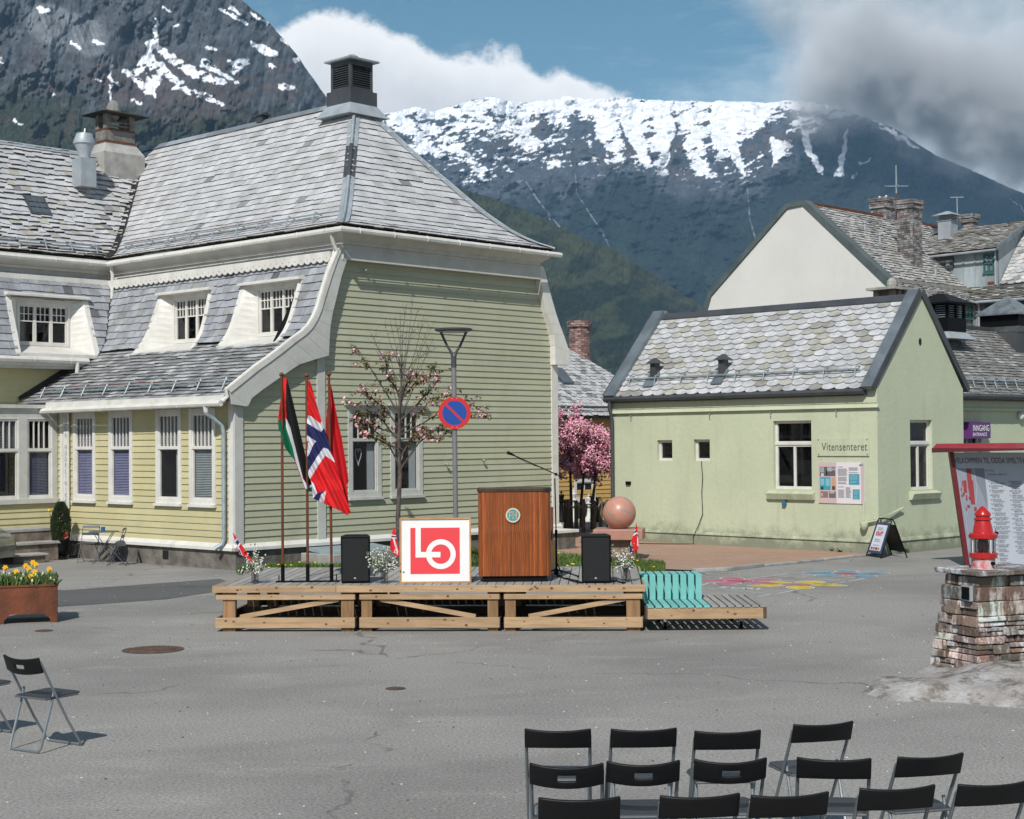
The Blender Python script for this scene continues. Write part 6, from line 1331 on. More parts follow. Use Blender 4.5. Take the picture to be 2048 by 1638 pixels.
for i in range(1, 9): a = math.pi/2*i/8; path.append((LWx/2-r_+r_*math.sin(a), r_*(1-math.cos(a))))
path.append((LWx/2, LDy))
Ls = [0]
for p, q in zip(path, path[1:]): Ls.append(Ls[-1]+math.hypot(q[0]-p[0], q[1]-p[1]))
def onp(s):
    for i in range(len(Ls)-1):
        if s <= Ls[i+1]+1e-9: k = (s-Ls[i])/(Ls[i+1]-Ls[i]); return Vector((path[i][0]+(path[i+1][0]-path[i][0])*k, path[i][1]+(path[i+1][1]-path[i][1])*k, 0))
s = 0
while s < Ls[-1]-.005:
    e = min(s+.0262, Ls[-1]); p, q = onp(s+.0003), onp(e-.0003); n = V3((q-p).y, -(q-p).x, 0).normalized(); m = (p+q)/2
    k = random.uniform(.75, 1.2) if random.random() < .93 else random.uniform(1.4, 1.7); c = (k*random.uniform(.95, 1.12), k, k*.9)
    sec = [p-n*.02, p, p.lerp(q, .22)+n*.003, p.lerp(q, .78)+n*.003, q, q-n*.02]
    A = [v+V3(0, 0, .08) for v in sec]; B = [v+V3(0, 0, LHz-.04) for v in sec]; nn = len(sec)
    b.add(A+B, [(i, (i+1) % nn, nn+(i+1) % nn, nn+i) for i in range(nn)]+[tuple(range(nn)), tuple(range(nn, 2*nn))], 0, c); s = e
b.build('slatted_body', M['lec'], lec)
b = MB(); b.extr([V3(x*1.03, y-.015, LHz-.04) for x, y in path], (0, 0, .045)); b.build('top', mat('worn_black_top', (.02, .016, .014), .5, .3, 8, col2=(.08, .04, .02)), lec, bevel=.004)
b = MB(); bz = LHz-(1032-979)*21.3/3170; bx_ = -.02; rr = .098
def dsk(mb, r0, r1, y, c, n=32, cx=bx_, cz=bz):
    for i in range(n):
        a0, a1 = 2*math.pi*i/n, 2*math.pi*(i+1)/n; f = lambda r, a: V3(cx+r*math.cos(a), y, cz+r*math.sin(a))
        if r0 == 0: mb.poly([V3(cx, y, cz), f(r1, a0), f(r1, a1)], 0, c)
        else: mb.quad(f(r0, a0), f(r1, a0), f(r1, a1), f(r0, a1), 0, c)
b.lathe([(rr, -.01), (rr, .012)], (0, 0, 0), 32, 0, (.5, .42, .28)); b.v = [(x+bx_, -z-.012, y+bz) for x, y, z in b.v]
dsk(b, 0, .078, -.0255, (.06, .26, .30)); dsk(b, .078, rr, -.0265, (.58, .48, .32))
TN = (.52, .36, .20)
def bar(x0, z0, x1, z1): b.box((bx_+x0, -.031, bz+z0), (bx_+x1, -.026, bz+z1), 0, TN)
bar(-.050, -.045, -.038, .048); bar(-.038, .036, .012, .048); bar(-.038, -.008, .038, .004); bar(-.004, -.055, .008, .028); bar(.038, -.048, .050, .052)
b.build('badge', M['print'], lec)
# ================================================================== microphone stand
mp_ = onstage(1113, 1153); ms_ = thing('microphone_stand', 'black boom microphone stand with tripod base right of the lectern', 'microphone stand', V3(mp_.x, mp_.y, DZ), 0)
km = mp_.y/3170; b = MB(); hz_ = (1153-957)*km
b.tube([V3(0, 0, .02), V3(0, 0, hz_*.45)], .014, 8); b.tube([V3(0, 0, hz_*.44), V3(-.012, 0, hz_)], .009, 8); b.lathe([(.02, 0), (.02, .06)], (0, 0, hz_*.43), 10); b.lathe([(.035, 0), (.03, .05), (.016, .09)], (0, 0, .03), 10)
b.build('pole', M['black'], ms_, smooth=True)
for a in (200, 330, 85):
    b = MB(); b.tube([V3(0, 0, .10), V3(.34*math.cos(R(a)), .34*math.sin(R(a)), .015)], .011, 7); b.ball((.34*math.cos(R(a)), .34*math.sin(R(a)), .014), .016, 8, 6); b.build('tripod_leg', M['black'], ms_)
b = MB(); A_, B_ = V3(18*km, 0, (1153-957)*km-.0), V3(-84*km, -.02, (1153-910)*km); b.tube([A_, B_], .0075, 8); b.tube([A_, A_.lerp(B_, .1)], .013, 8); b.ball(A_.lerp(B_, .17), .022, 8, 6); b.ball(A_.lerp(B_, .45), .012, 8, 6); b.tube([A_.lerp(B_, .45)+V3(0, 0, -.0), A_.lerp(B_, .7)+V3(0, 0, -.022), B_+V3(0, 0, -.004)], .004, 5)
b.build('boom', M['black'], ms_)
b = MB(); dr = (B_-A_).normalized(); b.tube([B_-dr*.02, B_+dr*.05, B_+dr*.06], [.012, .018, .022], 10); b.ball(B_+dr*.075, .026, 12, 8, 0, 2.5); b.build('microphone', M['black'], ms_, smooth=True)
cbm = MB()
def squig(x0, y0, x1, y1, n, amp, z=DZ+.012): 
    pts = []
    for i in range(n+1): q = onstage(x0+(x1-x0)*i/n, y0+(y1-y0)*i/n+random.uniform(-amp, amp)); pts.append(V3(q.x, q.y, z))
    return pts
for j in range(3): cbm.tube(squig(1113, 1153, 1165, 1166+j, 7, 2.5), .007, 5)
cbm.tube(squig(1224, 1164, 1250, 1166, 6, 2), .012, 5); tag(cbm.build('cable', M['black']), 'black audio cables lying on the deck boards beside the microphone stand', 'cable')
# guitar behind the lectern
gp = onstage(1101, 1150); gt_ = thing('guitar', 'amber guitar leaning on a black stand behind the lectern', 'guitar', V3(gp.x+.0, gp.y+.15, DZ), R(60))
b = MB(); pts = []
for i in range(24):
    a = 2*math.pi*i/24; r = .19 if math.sin(a) < 0 else .145; pts.append(V3(r*math.cos(a)*(1-.12*math.exp(-((math.sin(a)-.1)/.25)**2)), -.05, .27+.23*math.sin(a)))
b.extr(pts, (0, .1, 0)); b.build('guitar_body', mat('amber_wood', (.55, .24, .03), .3, .1, 4, coat=.4), gt_, bevel=.01)
b = MB(); b.box((-.022, -.045, .48), (.022, -.02, .95)); b.build('neck', M['lec'], gt_)
b = MB(); b.tube([V3(-.16, -.1, 0), V3(0, .05, .45), V3(.16, -.1, 0)], .01, 6); b.tube([V3(0, .05, .45), V3(0, .25, 0)], .01, 6); b.build('guitar_rest', M['black'], gt_)
# ================================================================== vases with cherry blossom and paper flags
M['petal'] = mat('white_petals', (.72, .72, .68), .7, .06, 5, bump=0); M['leaf'] = mat('fresh_leaves', (.10, .16, .035), .6, .2, 4, bump=0); M['twig'] = mat('twig_bark', (.10, .07, .05), .8, .2, 10)
M['vase'] = glassmat('vase_glass', tr=.7)
def blossom(mb, p, r, mi=0, c=(1, 1, 1), n=5):
    for k in range(n):
        d = Vector((random.gauss(0, 1), random.gauss(0, 1), random.gauss(0, 1))).normalized(); t = d.orthogonal().normalized(); q = d.cross(t); o = p+d*r*.5; kk = random.uniform(.8, 1.15)
        mb.add([o-t*r*.55, o+q*r*.55, o+t*r*.55+d*r*.25, o-q*r*.55], [(0, 1, 2, 3)], mi, (c[0]*kk, c[1]*kk, c[2]*kk))
def vase(label, px, py, dirs, flagpts, regs, seed):
    random.seed(seed); p = onstage(px, py); t_ = thing('blossom_vase', label, 'vase', V3(p.x, p.y, DZ), 0, None); k = p.y/3170
    b = MB(); b.lathe([(.045, 0), (.05, .01), (.05, .17), (.046, .18)], (0, 0, 0), 16); b.build('glass_jar', M['vase'], t_, smooth=True)
    b = MB(); fl = MB(); lf = MB()
    for (dx, dz) in dirs:
        e = V3(dx*k, random.uniform(-.12, .1), dz*k); pts = [V3(0, 0, .02), V3(dx*k*.15, 0, .18), V3(0, 0, .0).lerp(e, .65)+V3(0, 0, .02), e]
        b.tube(pts, [.004, .004, .003, .0015], 5)
        for i in range(30):
            f = random.uniform(.32, 1.); q = pts[1].lerp(e, f)+V3(random.gauss(0, .03), random.gauss(0, .03), random.gauss(0, .028))
            if random.random() < .68: blossom(fl, q, random.uniform(.012, .019))
            else:
                d = V3(random.gauss(0, 1), random.gauss(0, 1), random.gauss(0, 1)).normalized(); s = d.orthogonal()*.009; lf.add([q, q+d*.02+s, q+d*.045, q+d*.02-s], [(0, 1, 2, 3)], 0, random.uniform(.7, 1.4))
    b.build('twigs', M['twig'], t_); fl.build('blossoms', M['petal'], t_); lf.build('leaves', M['leaf'], t_); return t_
vase('glass jar of white cherry blossom at the left end of the stage', 510, 1167, [(-14, 60), (0, 75), (-22, 40), (14, 50), (5, 62), (-8, 45), (18, 35), (-25, 28), (8, 30)], 0, 0, 3)
vase('glass jar of white cherry blossom between the left loudspeaker and the emblem board', 769, 1167, [(-30, 50), (-15, 72), (5, 75), (20, 62), (-28, 30), (14, 45), (-5, 55), (25, 40), (-18, 42), (-33, 62), (8, 35)], 0, 0, 4)
vase('glass jar of white cherry blossom at the right end of the stage', 1253, 1164, [(-38, 85), (-28, 62), (-12, 50), (0, 45), (12, 60), (-20, 40), (-8, 32), (10, 35), (-3, 62), (18, 80)], 0, 0, 5)
random.seed(21)
cvF = lambda x, y: (440+x/3.56, 720+y/3.56)
def wflag(label, outline, regs, D, base, conv, stick):
    o = cloth('paper_flag', label, 'flag', outline, regs, RED, D, lambda x, y: .006*math.sin(x/1.5), (base[0], D, base[1]), cell=.5, conv=conv)
    b = MB(); a, c = [atY(*conv(*q), D+.006)-Vector((base[0], D, base[1])) for q in stick]; b.tube([a, c], .003, 5); b.build('stick', M['twig'], o)
wflag('small Norwegian hand flag leaning left from the leftmost blossom jar', [(89, 1226), (120, 1268), (150, 1310), (180, 1352), (205, 1392), (237, 1442), (190, 1425), (165, 1395), (148, 1390), (140, 1385), (122, 1330), (105, 1285)],
      [([(105, 1285), (118, 1268), (148, 1308), (128, 1335), (120, 1330)], WHT), ([(110, 1296), (124, 1278), (140, 1300), (122, 1322)], BLU), ([(125, 1330), (140, 1340), (160, 1390), (200, 1420), (195, 1430), (165, 1400), (145, 1392)], WHT), ([(130, 1350), (138, 1348), (158, 1396), (150, 1396)], BLU), ([(170, 1398), (190, 1408), (205, 1438), (180, 1424)], BLU)], 21.3, (-3.6, .9), cvF, [(92, 1230), (235, 1500)])
cvG = lambda x, y: (640+x/2.823, 600+y/2.823)
wflag('small Norwegian hand flag in the middle blossom jar behind the emblem board', [(416, 1278), (424, 1300), (434, 1350), (444, 1400), (452, 1440), (430, 1450), (395, 1405), (400, 1350), (408, 1310)],
      [([(395, 1322), (440, 1330), (440, 1348), (395, 1345)], WHT), ([(395, 1328), (440, 1336), (440, 1342), (395, 1338)], BLU), ([(412, 1345), (420, 1345), (442, 1420), (436, 1445), (425, 1400)], WHT)], 21.35, (-1.65, 1.), cvG, [(416, 1280), (425, 1520)])
cvH = lambda x, y: (1100+x/8.19, 960+y/8.19)
wflag('small Norwegian hand flag in the right blossom jar', [(1414, 708), (1430, 790), (1440, 900), (1452, 1040), (1448, 1130), (1400, 1180), (1285, 1230), (1290, 1170), (1330, 1000), (1370, 880), (1400, 780)],
      [([(1340, 900), (1400, 800), (1420, 860), (1440, 870), (1440, 890), (1420, 880), (1350, 925)], WHT), ([(1360, 885), (1405, 815), (1420, 850), (1380, 870)], BLU), ([(1310, 1030), (1335, 1010), (1360, 1180), (1340, 1205), (1290, 1225), (1288, 1190)], WHT), ([(1310, 1080), (1330, 1060), (1352, 1190), (1300, 1215), (1298, 1160)], BLU), ([(1425, 920), (1440, 920), (1448, 1100), (1430, 1060)], WHT), ([(1430, 890), (1441, 890), (1444, 950), (1430, 940)], BLU)], 21.1, (1.55, 1.), cvH, [(1416, 712), (1300, 1400)])
# ================================================================== street lamp and no parking sign
LD_ = 30.; lb = atY(911, 900, LD_); ll = V3(lb.x, LD_, 0); lamp = thing('street_lamp', 'grey street lamp with Y shaped arms holding a flat disc head', 'street lamp', ll, 0)
kz = LD_/3170; Zy = lambda y: 2.5-(y-882)*kz
M['lampgrey'] = mat('lamp_grey', (.20, .20, .21), .5, .08, 3, metal=.2); M['lampdark'] = mat('lamp_dark', (.055, .06, .07), .5, .08, 3)
b = MB(); b.tube([V3(0, 0, 0), V3(-.02, 0, Zy(735))], .048, 14); b.build('pole', M['lampgrey'], lamp, smooth=True)
b = MB(); b.tube([V3(-.02, 0, Zy(735)), V3(-.02, 0, Zy(712))], .052, 14); 
for s_ in (-1, 1): b.tube([V3(-.02+s_*.02, 0, Zy(716)), V3(-.02+s_*.05, 0, Zy(704)), V3(-.02+s_*.13, 0, Zy(690)), V3(-.02+s_*.24, 0, Zy(664))], .024, 8)
b.build('fork', M['lampdark'], lamp, smooth=True)
b = MB(); b.lathe([(.30, 0), (.355, .02), (.36, .045), (.34, .06), (.05, .075)], (-.02, 0, Zy(663)), 28); b.build('lamp_head', M['lampdark'], lamp, smooth=True)
b = MB(); b.lathe([(.28, -.012), (.30, .0)], (-.02, 0, Zy(663)), 28); b.build('diffuser', mat('lamp_diffuser', (.30, .32, .34), .3, .02), lamp)
sg = thing('no_parking_sign', 'round red and blue no parking sign clamped to the lamp post', 'road sign', V3(ll.x-.01, LD_-.07, Zy(826)), 0)
b = MB(); rs = 32.5*kz
def dk_(r0, r1, y, c, n=48):
    for i in range(n):
        a0, a1 = 2*math.pi*i/n, 2*math.pi*(i+1)/n; f = lambda r, a: V3(r*math.cos(a), y, r*math.sin(a))
        if r0 == 0: b.poly([V3(0, y, 0), f(r1, a0), f(r1, a1)], 0, c)
        else: b.quad(f(r0, a0), f(r1, a0), f(r1, a1), f(r0, a1), 0, c)
dk_(0, rs*.99, .006, (.3, .3, .3)); dk_(0, rs*.77, -.001, (.008, .055, .28)); dk_(rs*.75, rs, -.0015, (.50, .02, .018)); 
for i in range(48):
    a0, a1 = 2*math.pi*i/48, 2*math.pi*(i+1)/48; b.quad(V3(rs*math.cos(a0), -.0015, rs*math.sin(a0)), V3(rs*math.cos(a1), -.0015, rs*math.sin(a1)), V3(rs*math.cos(a1), .006, rs*math.sin(a1)), V3(rs*math.cos(a0), .006, rs*math.sin(a0)), 0, (.4, .4, .4))
q = V3(-1, 0, 1).normalized(); n_ = V3(1, 0, 1).normalized(); b.quad(q*rs*.78-n_*.021+V3(0, -.002, 0), q*rs*.78+n_*.021+V3(0, -.002, 0), -q*rs*.78+n_*.021+V3(0, -.002, 0), -q*rs*.78-n_*.021+V3(0, -.002, 0), 0, (.50, .02, .018))
for x in (-.043, .043):
    for z in (-rs*.88, rs*.88): b.ball((x, -.003, z), .009, 6, 4, 0, .5)
b.build('sign_face', mat('sign_paint', (1, 1, 1), .45, .02, 3, bump=0), sg)
b = MB(); b.box((-.05, .01, -.03), (.05, .03, .03)); b.build('clamp', M['steel'], sg)
# ================================================================== trees
M['bark'] = mat('bark', (.13, .105, .09), .9, .3, 8, bs=40, bump=.6); M['bronze'] = mat('bronze_leaves', (.17, .105, .035), .6, .3, 3, col2=(.14, .125, .04), bump=0); M['pink'] = mat('pink_petals', (.80, .36, .46), .75, .10, 4, col2=(.82, .50, .58), bump=0)
TD_ = 31.
def tpt(px, py, d=0): return atY(px, py, TD_+d)
tb = gnd(797, 1141); TD_ = tb.y; tree = thing('cherry_tree', 'young cherry tree with bronze leaves and few pink flowers before the gable', 'tree', V3(tb.x, tb.y, 0), 0); to = tree.location
random.seed(5)
trk = MB(); tp = [tpt(*q)-to for q in ((797, 1150), (797, 1090), (796, 1030), (800, 950), (798, 885), (799, 820), (803, 765))]; trk.tube(tp, [.06, .052, .047, .042, .036, .027, .018], 10); trk.build('trunk', M['bark'], tree, smooth=True)
BR = [([(799, 930), (775, 885), (745, 858), (700, 838)], .6), ([(798, 885), (765, 840), (722, 812), (690, 800)], .3), ([(801, 938), (838, 885), (875, 855), (915, 838), (955, 828), (982, 833)], -.3), ([(801, 915), (820, 880), (850, 862), (905, 862)], .5), ([(799, 830), (772, 785), (742, 738), (718, 705), (703, 688)], .2), ([(802, 800), (828, 768), (858, 752), (872, 724)], -.4),
      ([(799, 855), (765, 812), (738, 792), (722, 770)], -.6), ([(802, 840), (842, 800), (876, 762), (872, 742)], .4), ([(801, 870), (848, 845), (892, 818), (948, 812), (972, 826)], .3), ([(799, 900), (758, 880), (722, 862)], -.4), ([(799, 790), (775, 750), (770, 715)], -.2), ([(801, 812), (812, 770), (830, 740)], .5), ([(798, 870), (740, 850), (712, 822)], .1), ([(802, 880), (845, 872), (880, 878)], -.3), ([(802, 860), (832, 838), (860, 800), (905, 790)], .0)]
bm_ = MB(); lf = MB(); fl = MB()
def leafcl(p, s=1., n=6):
    for _ in range(n):
        a = random.random()*6.28; d = V3(math.cos(a), math.sin(a), random.uniform(-1.0, .25)).normalized(); w_ = d.cross(V3(0, 0, 1)).normalized()*.021*s; L = random.uniform(.07, .12)*s; k = random.uniform(.6, 1.6); t_ = random.random()
        q = p+V3(random.gauss(0, .025), random.gauss(0, .025), random.gauss(0, .02)); lf.add([q, q+d*L*.45+w_, q+d*L+V3(0, 0, -.012), q+d*L*.45-w_], [(0, 1, 2), (0, 2, 3)], 0, (k*(1.1 if t_ < .6 else .8), k, k))
def polyat(pts, f):
    n = len(pts)-1; x = f*n; i = min(int(x), n-1); return pts[i].lerp(pts[i+1], x-i)
for q, dp_ in BR:
    pts = [tpt(x, y, dp_*i/len(q))-to for i, (x, y) in enumerate(q)]; n = len(pts); bm_.tube(pts, [.017*(1-.8*i/(n-1))+.002 for i in range(n)], 6)
    for i in range(7):
        f = random.uniform(.25, .95); s = polyat(pts, f); e = s+V3(random.gauss(0, .16), random.gauss(0, .16), random.uniform(-.03, .22)); bm_.tube([s, e], [.005, .002], 4)
        for g in (.3, .65, 1.): leafcl(s.lerp(e, g), 1., 5)
        if random.random() < .5: blossom(fl, e+V3(random.gauss(0, .03), -.03, -.03), .04, 0, (1, 1, 1), 12)
    for i in range(12): leafcl(polyat(pts, random.uniform(.25, 1)), 1., 6)
    for i in range(4): blossom(fl, polyat(pts, random.uniform(.55, 1))+V3(random.gauss(0, .05), -.05, random.gauss(-.03, .05)), .042, 0, (1, 1, 1), 14)
for (x, y) in ((768, 645), (782, 650), (790, 632), (800, 622), (812, 605), (826, 598), (838, 612), (848, 628), (858, 655), (868, 672), (742, 668), (752, 700), (775, 690), (828, 660), (845, 690), (882, 690), (735, 655), (870, 640), (815, 645), (805, 680), (860, 700), (790, 700)):
    s = tpt(random.uniform(797, 806), random.uniform(745, 850), 0)-to; e = tpt(x, y, random.uniform(-.4, .4))-to; m = s.lerp(e, .5)+V3(random.gauss(0, .04), 0, .05); bm_.tube([s, m, e], [.009, .005, .002], 5)
    for i in range(3): f = random.uniform(.4, .9); a = m.lerp(e, f); bm_.tube([a, a+V3(random.gauss(0, .12), random.gauss(0, .1), random.uniform(.08, .28))], [.0035, .0015], 4)
bm_.build('branches', M['bark'], tree); lf.build('leaves', M['bronze'], tree); fl.build('blossoms', M['pink'], tree)
def cherry(label, px, py, cx, cy, rx, rz, D, n, seed, lean):
    random.seed(seed); p = atY(px, py, D); p.z = .05; t_ = thing('cherry_tree', label, 'tree', p, 0, None)
    k = D/3170; c = atY(cx, cy, D)-p; b = MB(); b.tube([V3(0, 0, 0), V3(lean*.3, 0, c.z*.35), V3(c.x*.5, 0, c.z*.6), c], [.05, .042, .035, .02], 8); b.build('trunk', M['bark'], t_, smooth=True)
    b = MB(); f = MB(); lfm = MB()
    cl = []
    for i in range(46):
        d = V3(random.gauss(0, 1), random.gauss(0, 1), random.gauss(0, 1)).normalized()*random.random()**.45; e = c+V3(d.x*rx, d.y*rx, d.z*rz); s = V3(c.x*.6, 0, c.z*.6).lerp(c, random.random()); b.tube([s, s.lerp(e, .5)+V3(0, 0, .05), e], [.012, .008, .003], 5); cl.append(e)
    for i in range(n):
        e = random.choice(cl)+V3(random.gauss(0, .10), random.gauss(0, .10), random.gauss(0, .09)); kk = random.uniform(.75, 1.25)
        blossom(f, e, random.uniform(.03, .05), 0, (kk, kk*random.uniform(.75, 1.2), kk), 6)
        if i % 5 == 0:
            d = V3(random.gauss(0, 1), random.gauss(0, 1), random.gauss(0, 1)).normalized(); s = d.orthogonal()*.02; lfm.add([e, e+d*.04+s, e+d*.09, e+d*.04-s], [(0, 1, 2, 3)], 0, random.uniform(.6, 1.3))
    b.build('branches', M['bark'], t_); f.build('blossoms', M['pink'], t_); lfm.build('leaves', M['bronze'], t_)
cherry('pink flowering cherry tree standing closest to the big yellow house', 1143, 1066, 1139, 882, .66, 1.15, 43.2, 2400, 31, 0)
cherry('pink flowering cherry tree in the middle of the narrow gap', 1163, 1062, 1170, 900, .6, .95, 44.5, 1900, 32, 0)
cherry('pink flowering cherry tree standing closest to the plastered green house', 1184, 1064, 1196, 900, .60, .75, 43.6, 1900, 33, .1)
random.seed(77)
# ================================================================== rope fence, chess pieces
fe = thing('rope_fence', 'row of brown timber posts joined by rope in front of the cherry trees', 'fence', V3(1.4, 42.9, .0), 0)
M['postw'] = mat('weathered_post', (.22, .16, .10), .9, .25, 3, stretch=(8, 8, 1), bump=.4); prev = None
for px, D, ty, w_ in ((1131, 42.4, 1000, .05), (1137, 41.8, 999, .05), (1152, 42.2, 1001, .05), (1166.5, 42.4, 998, .05), (1188, 42.6, 1001, .05), (1201, 43.0, 997, .05), (1216, 43.8, 999, .05)):
    p = atY(px, ty, D)-fe.location; b = MB(); b.box((p.x-w_, p.y-w_, 0.03), (p.x+w_, p.y+w_, p.z), 0, random.uniform(.8, 1.3)); b.build('post', M['postw'], fe, bevel=.008)
    if prev is not None:
        b = MB(); pts = [prev.lerp(p, i/8)+V3(0, -.06, -.09-.11*math.sin(math.pi*i/8)) for i in range(9)]; b.tube(pts, .022, 6); b.build('rope', mat('rope', (.28, .22, .17), .9, .2, 30) if 'rope' not in M else M['rope'], fe); M['rope'] = bpy.data.materials['rope']
    prev = p
def chess(label, px, by, h, col, king):
    D = 47.5; p = atY(px, by, D); t_ = thing('chess_piece', label, 'chess piece', V3(p.x, p.y, .05), 0); s = h
    b = MB(); b.lathe([(.17*s, 0), (.17*s, .06*s), (.14*s, .10*s), (.13*s, .16*s), (.08*s, .25*s), (.055*s, .5*s), (.06*s, .62*s), (.12*s, .68*s), (.12*s, .71*s), (.07*s, .74*s), (.11*s, .88*s), (.09*s, .92*s)], (0, 0, 0), 14)
    if king: b.box((-.02*s, -.02*s, .92*s), (.02*s, .02*s, 1.05*s)); b.box((-.05*s, -.018*s, .97*s), (.05*s, .018*s, 1.0*s))
    b.build('figure', M['white'] if col else M['black'], t_, smooth=True)
chess('giant white chess king behind the rope fence', 1147, 1045, .95, 1, True); chess('giant white chess piece with small cross second from the left', 1178, 1045, .80, 1, True)
chess('giant black chess piece right behind the fence post', 1184, 1052, .85, 0, False); chess('giant black chess piece next to the green house corner', 1197, 1052, .8, 0, False); chess('giant black chess piece beside the corner of the yellow house', 1123, 1046, .9, 0, True)
hd = MB(); hd.box((-1.2, -.3, 0), (2.6, .3, .42), 0); o_ = hd.build('low_dark_hedge', mat('dark_hedge', (.02, .05, .03), .9, .4, 8, bs=15, bump=1), None); o_.location = (2.2, 50.0, .05); o_.rotation_euler = (0, 0, R(44)); tag(o_, 'low dark green hedge along the foot of the ochre house', 'hedge')
# ================================================================== stone ball fountain
sp = V3(2.2, 33.0, 0); sb_ = thing('stone_pedestal', 'pink granite pedestal with thick square slab on the brick paving', 'pedestal', sp, R(-8))
M['granite'] = mat('pink_granite', (.42, .20, .135), .45, .15, 4, col2=(.33, .19, .15), bs=60, bump=.1, dirt=.3, dirtcol=(.22, .16, .14), ds=3)
M['granite2'] = mat('buff_granite', (.30, .21, .14), .8, .2, 3, bs=30, bump=.5)
b = MB(); b.box((-.32, -.30, 0.03), (.36, .30, .44)); b.build('pedestal_block', M['granite2'], sb_, bevel=.01); b = MB(); b.box((-.50, -.48, .44), (.52, .48, .655)); b.build('slab', M['granite'], sb_, bevel=.012)
b = MB(); b.ball((0, 0, 0), .345, 40, 24, 0, 1, (1, 1, 1)); o_ = b.build('stone_ball', None or mat('veined_pink_stone', (.50, .235, .165), .35, .10, 3, col2=(.42, .22, .17), bs=90, bump=.05), None, smooth=True); o_.location = (2.215, 33.0, .975); tag(o_, 'polished pink stone ball with grey veins resting on the granite pedestal', 'stone ball')
t = o_.data.materials[0].node_tree; P = t.nodes['Principled BSDF']; src = P.inputs['Base Color'].links[0].from_socket; wv = N(t, 'ShaderNodeTexWave'); wv.inputs['Scale'].default_value = 1.3; wv.inputs['Distortion'].default_value = 7; wv.inputs['Detail'].default_value = 4; wv.inputs['Detail Scale'].default_value = 1.6
tc2 = N(t, 'ShaderNodeTexCoord'); mp2 = N(t, 'ShaderNodeMapping'); mp2.inputs['Rotation'].default_value = (.4, .9, .3); t.links.new(tc2.outputs['Object'], mp2.inputs[0]); t.links.new(mp2.outputs[0], wv.inputs['Vector']); mx = N(t, 'ShaderNodeMix', data_type='RGBA'); t.links.new(mth(t, 'MULTIPLY', mrange(t, wv.outputs['Fac'], .93, 1.), .8), mx.inputs[0]); t.links.new(src, mx.inputs[6]); mx.inputs[7].default_value = (.25, .22, .2, 1); t.links.new(mx.outputs[2], P.inputs['Base Color'])
b = MB(); hb_ = gnd(1104, 1103); b.box((-.30, -.3, 0), (.30, .3, .40)); b.box((-.40, -.36, .40), (.36, .36, .47), 1); o_ = b.build('corner_stone_block', [M['found'], M['white']], None, bevel=.01); o_.location = (1.0, 36.15, 0); o_.rotation_euler = (0, 0, R(47)); tag(o_, 'rough stone block with pale cap at the far gable corner', 'stone block')
# ================================================================== A-board
ab = thing('sandwich_board', 'black folding sandwich board with blue framed white poster outside green house', 'sandwich board', V3(7.80, 33.18, 0), R(-76))
b = MB(); hh = .80
for s_ in (-1, 1):
    y0, y1 = s_*.30, s_*.035
    b.tube([V3(-.33, y0, 0), V3(-.30, y1, hh-.06), V3(-.25, y1*.5, hh), V3(.25, y1*.5, hh), V3(.30, y1, hh-.06), V3(.33, y0, 0)], .014, 7)
b.build('tube_frame', M['black'], ab, smooth=True)
def abp(x, f, s_, o=0.): y = s_*(.30+(.035-.30)*f); return V3(x, y+s_*o*.95, f*(hh-.06)+o*.3)
b = MB(); b.hexa([abp(-.31, .12, -1), abp(.31, .12, -1), abp(.29, .97, -1), abp(-.29, .97, -1)]+[abp(-.31, .12, -1, .015), abp(.31, .12, -1, .015), abp(.29, .97, -1, .015), abp(-.29, .97, -1, .015)], 0, (.03, .05, .12))
b.hexa([abp(-.31, .16, 1), abp(.31, .16, 1), abp(.29, .92, 1), abp(-.29, .92, 1)]+[abp(-.31, .16, 1, .015), abp(.31, .16, 1, .015), abp(.29, .92, 1, .015), abp(-.29, .92, 1, .015)], 0, (.008, .008, .008)); b.build('panel', M['print'], ab)
b = MB(); b.quad(abp(-.24, .19, -1, .018), abp(.24, .19, -1, .018), abp(.23, .90, -1, .018), abp(-.23, .90, -1, .018), 0, (.62, .65, .72))
ex = V3(1, 0, 0); ey = (abp(0, 1, -1)-abp(0, 0, -1)).normalized()
add_text(b, "KRAFT", .13, abp(-.165, .60, -1, .021), ex, ey, 0, (.45, .02, .03), bold=.006, sx=.78)
for f, w_ in ((.80, .3), (.75, .34), (.48, .26), (.43, .32), (.32, .36)): add_text(b, "Kaffe og mat" if w_ < .31 else "velkommen inn", .045, abp(-.15, f, -1, .021), ex, ey, 0, (.07, .07, .12))
for i, c in enumerate(((.4, .05, .08), (.5, .1, .05), (.05, .04, .1), (.5, .18, .08))): b.quad(abp(-.2+i*.1, .21, -1, .021), abp(-.12+i*.1, .21, -1, .021), abp(-.12+i*.1, .28, -1, .021), abp(-.2+i*.1, .28, -1, .021), 0, c)
b.build('poster_print', M['print'], ab)
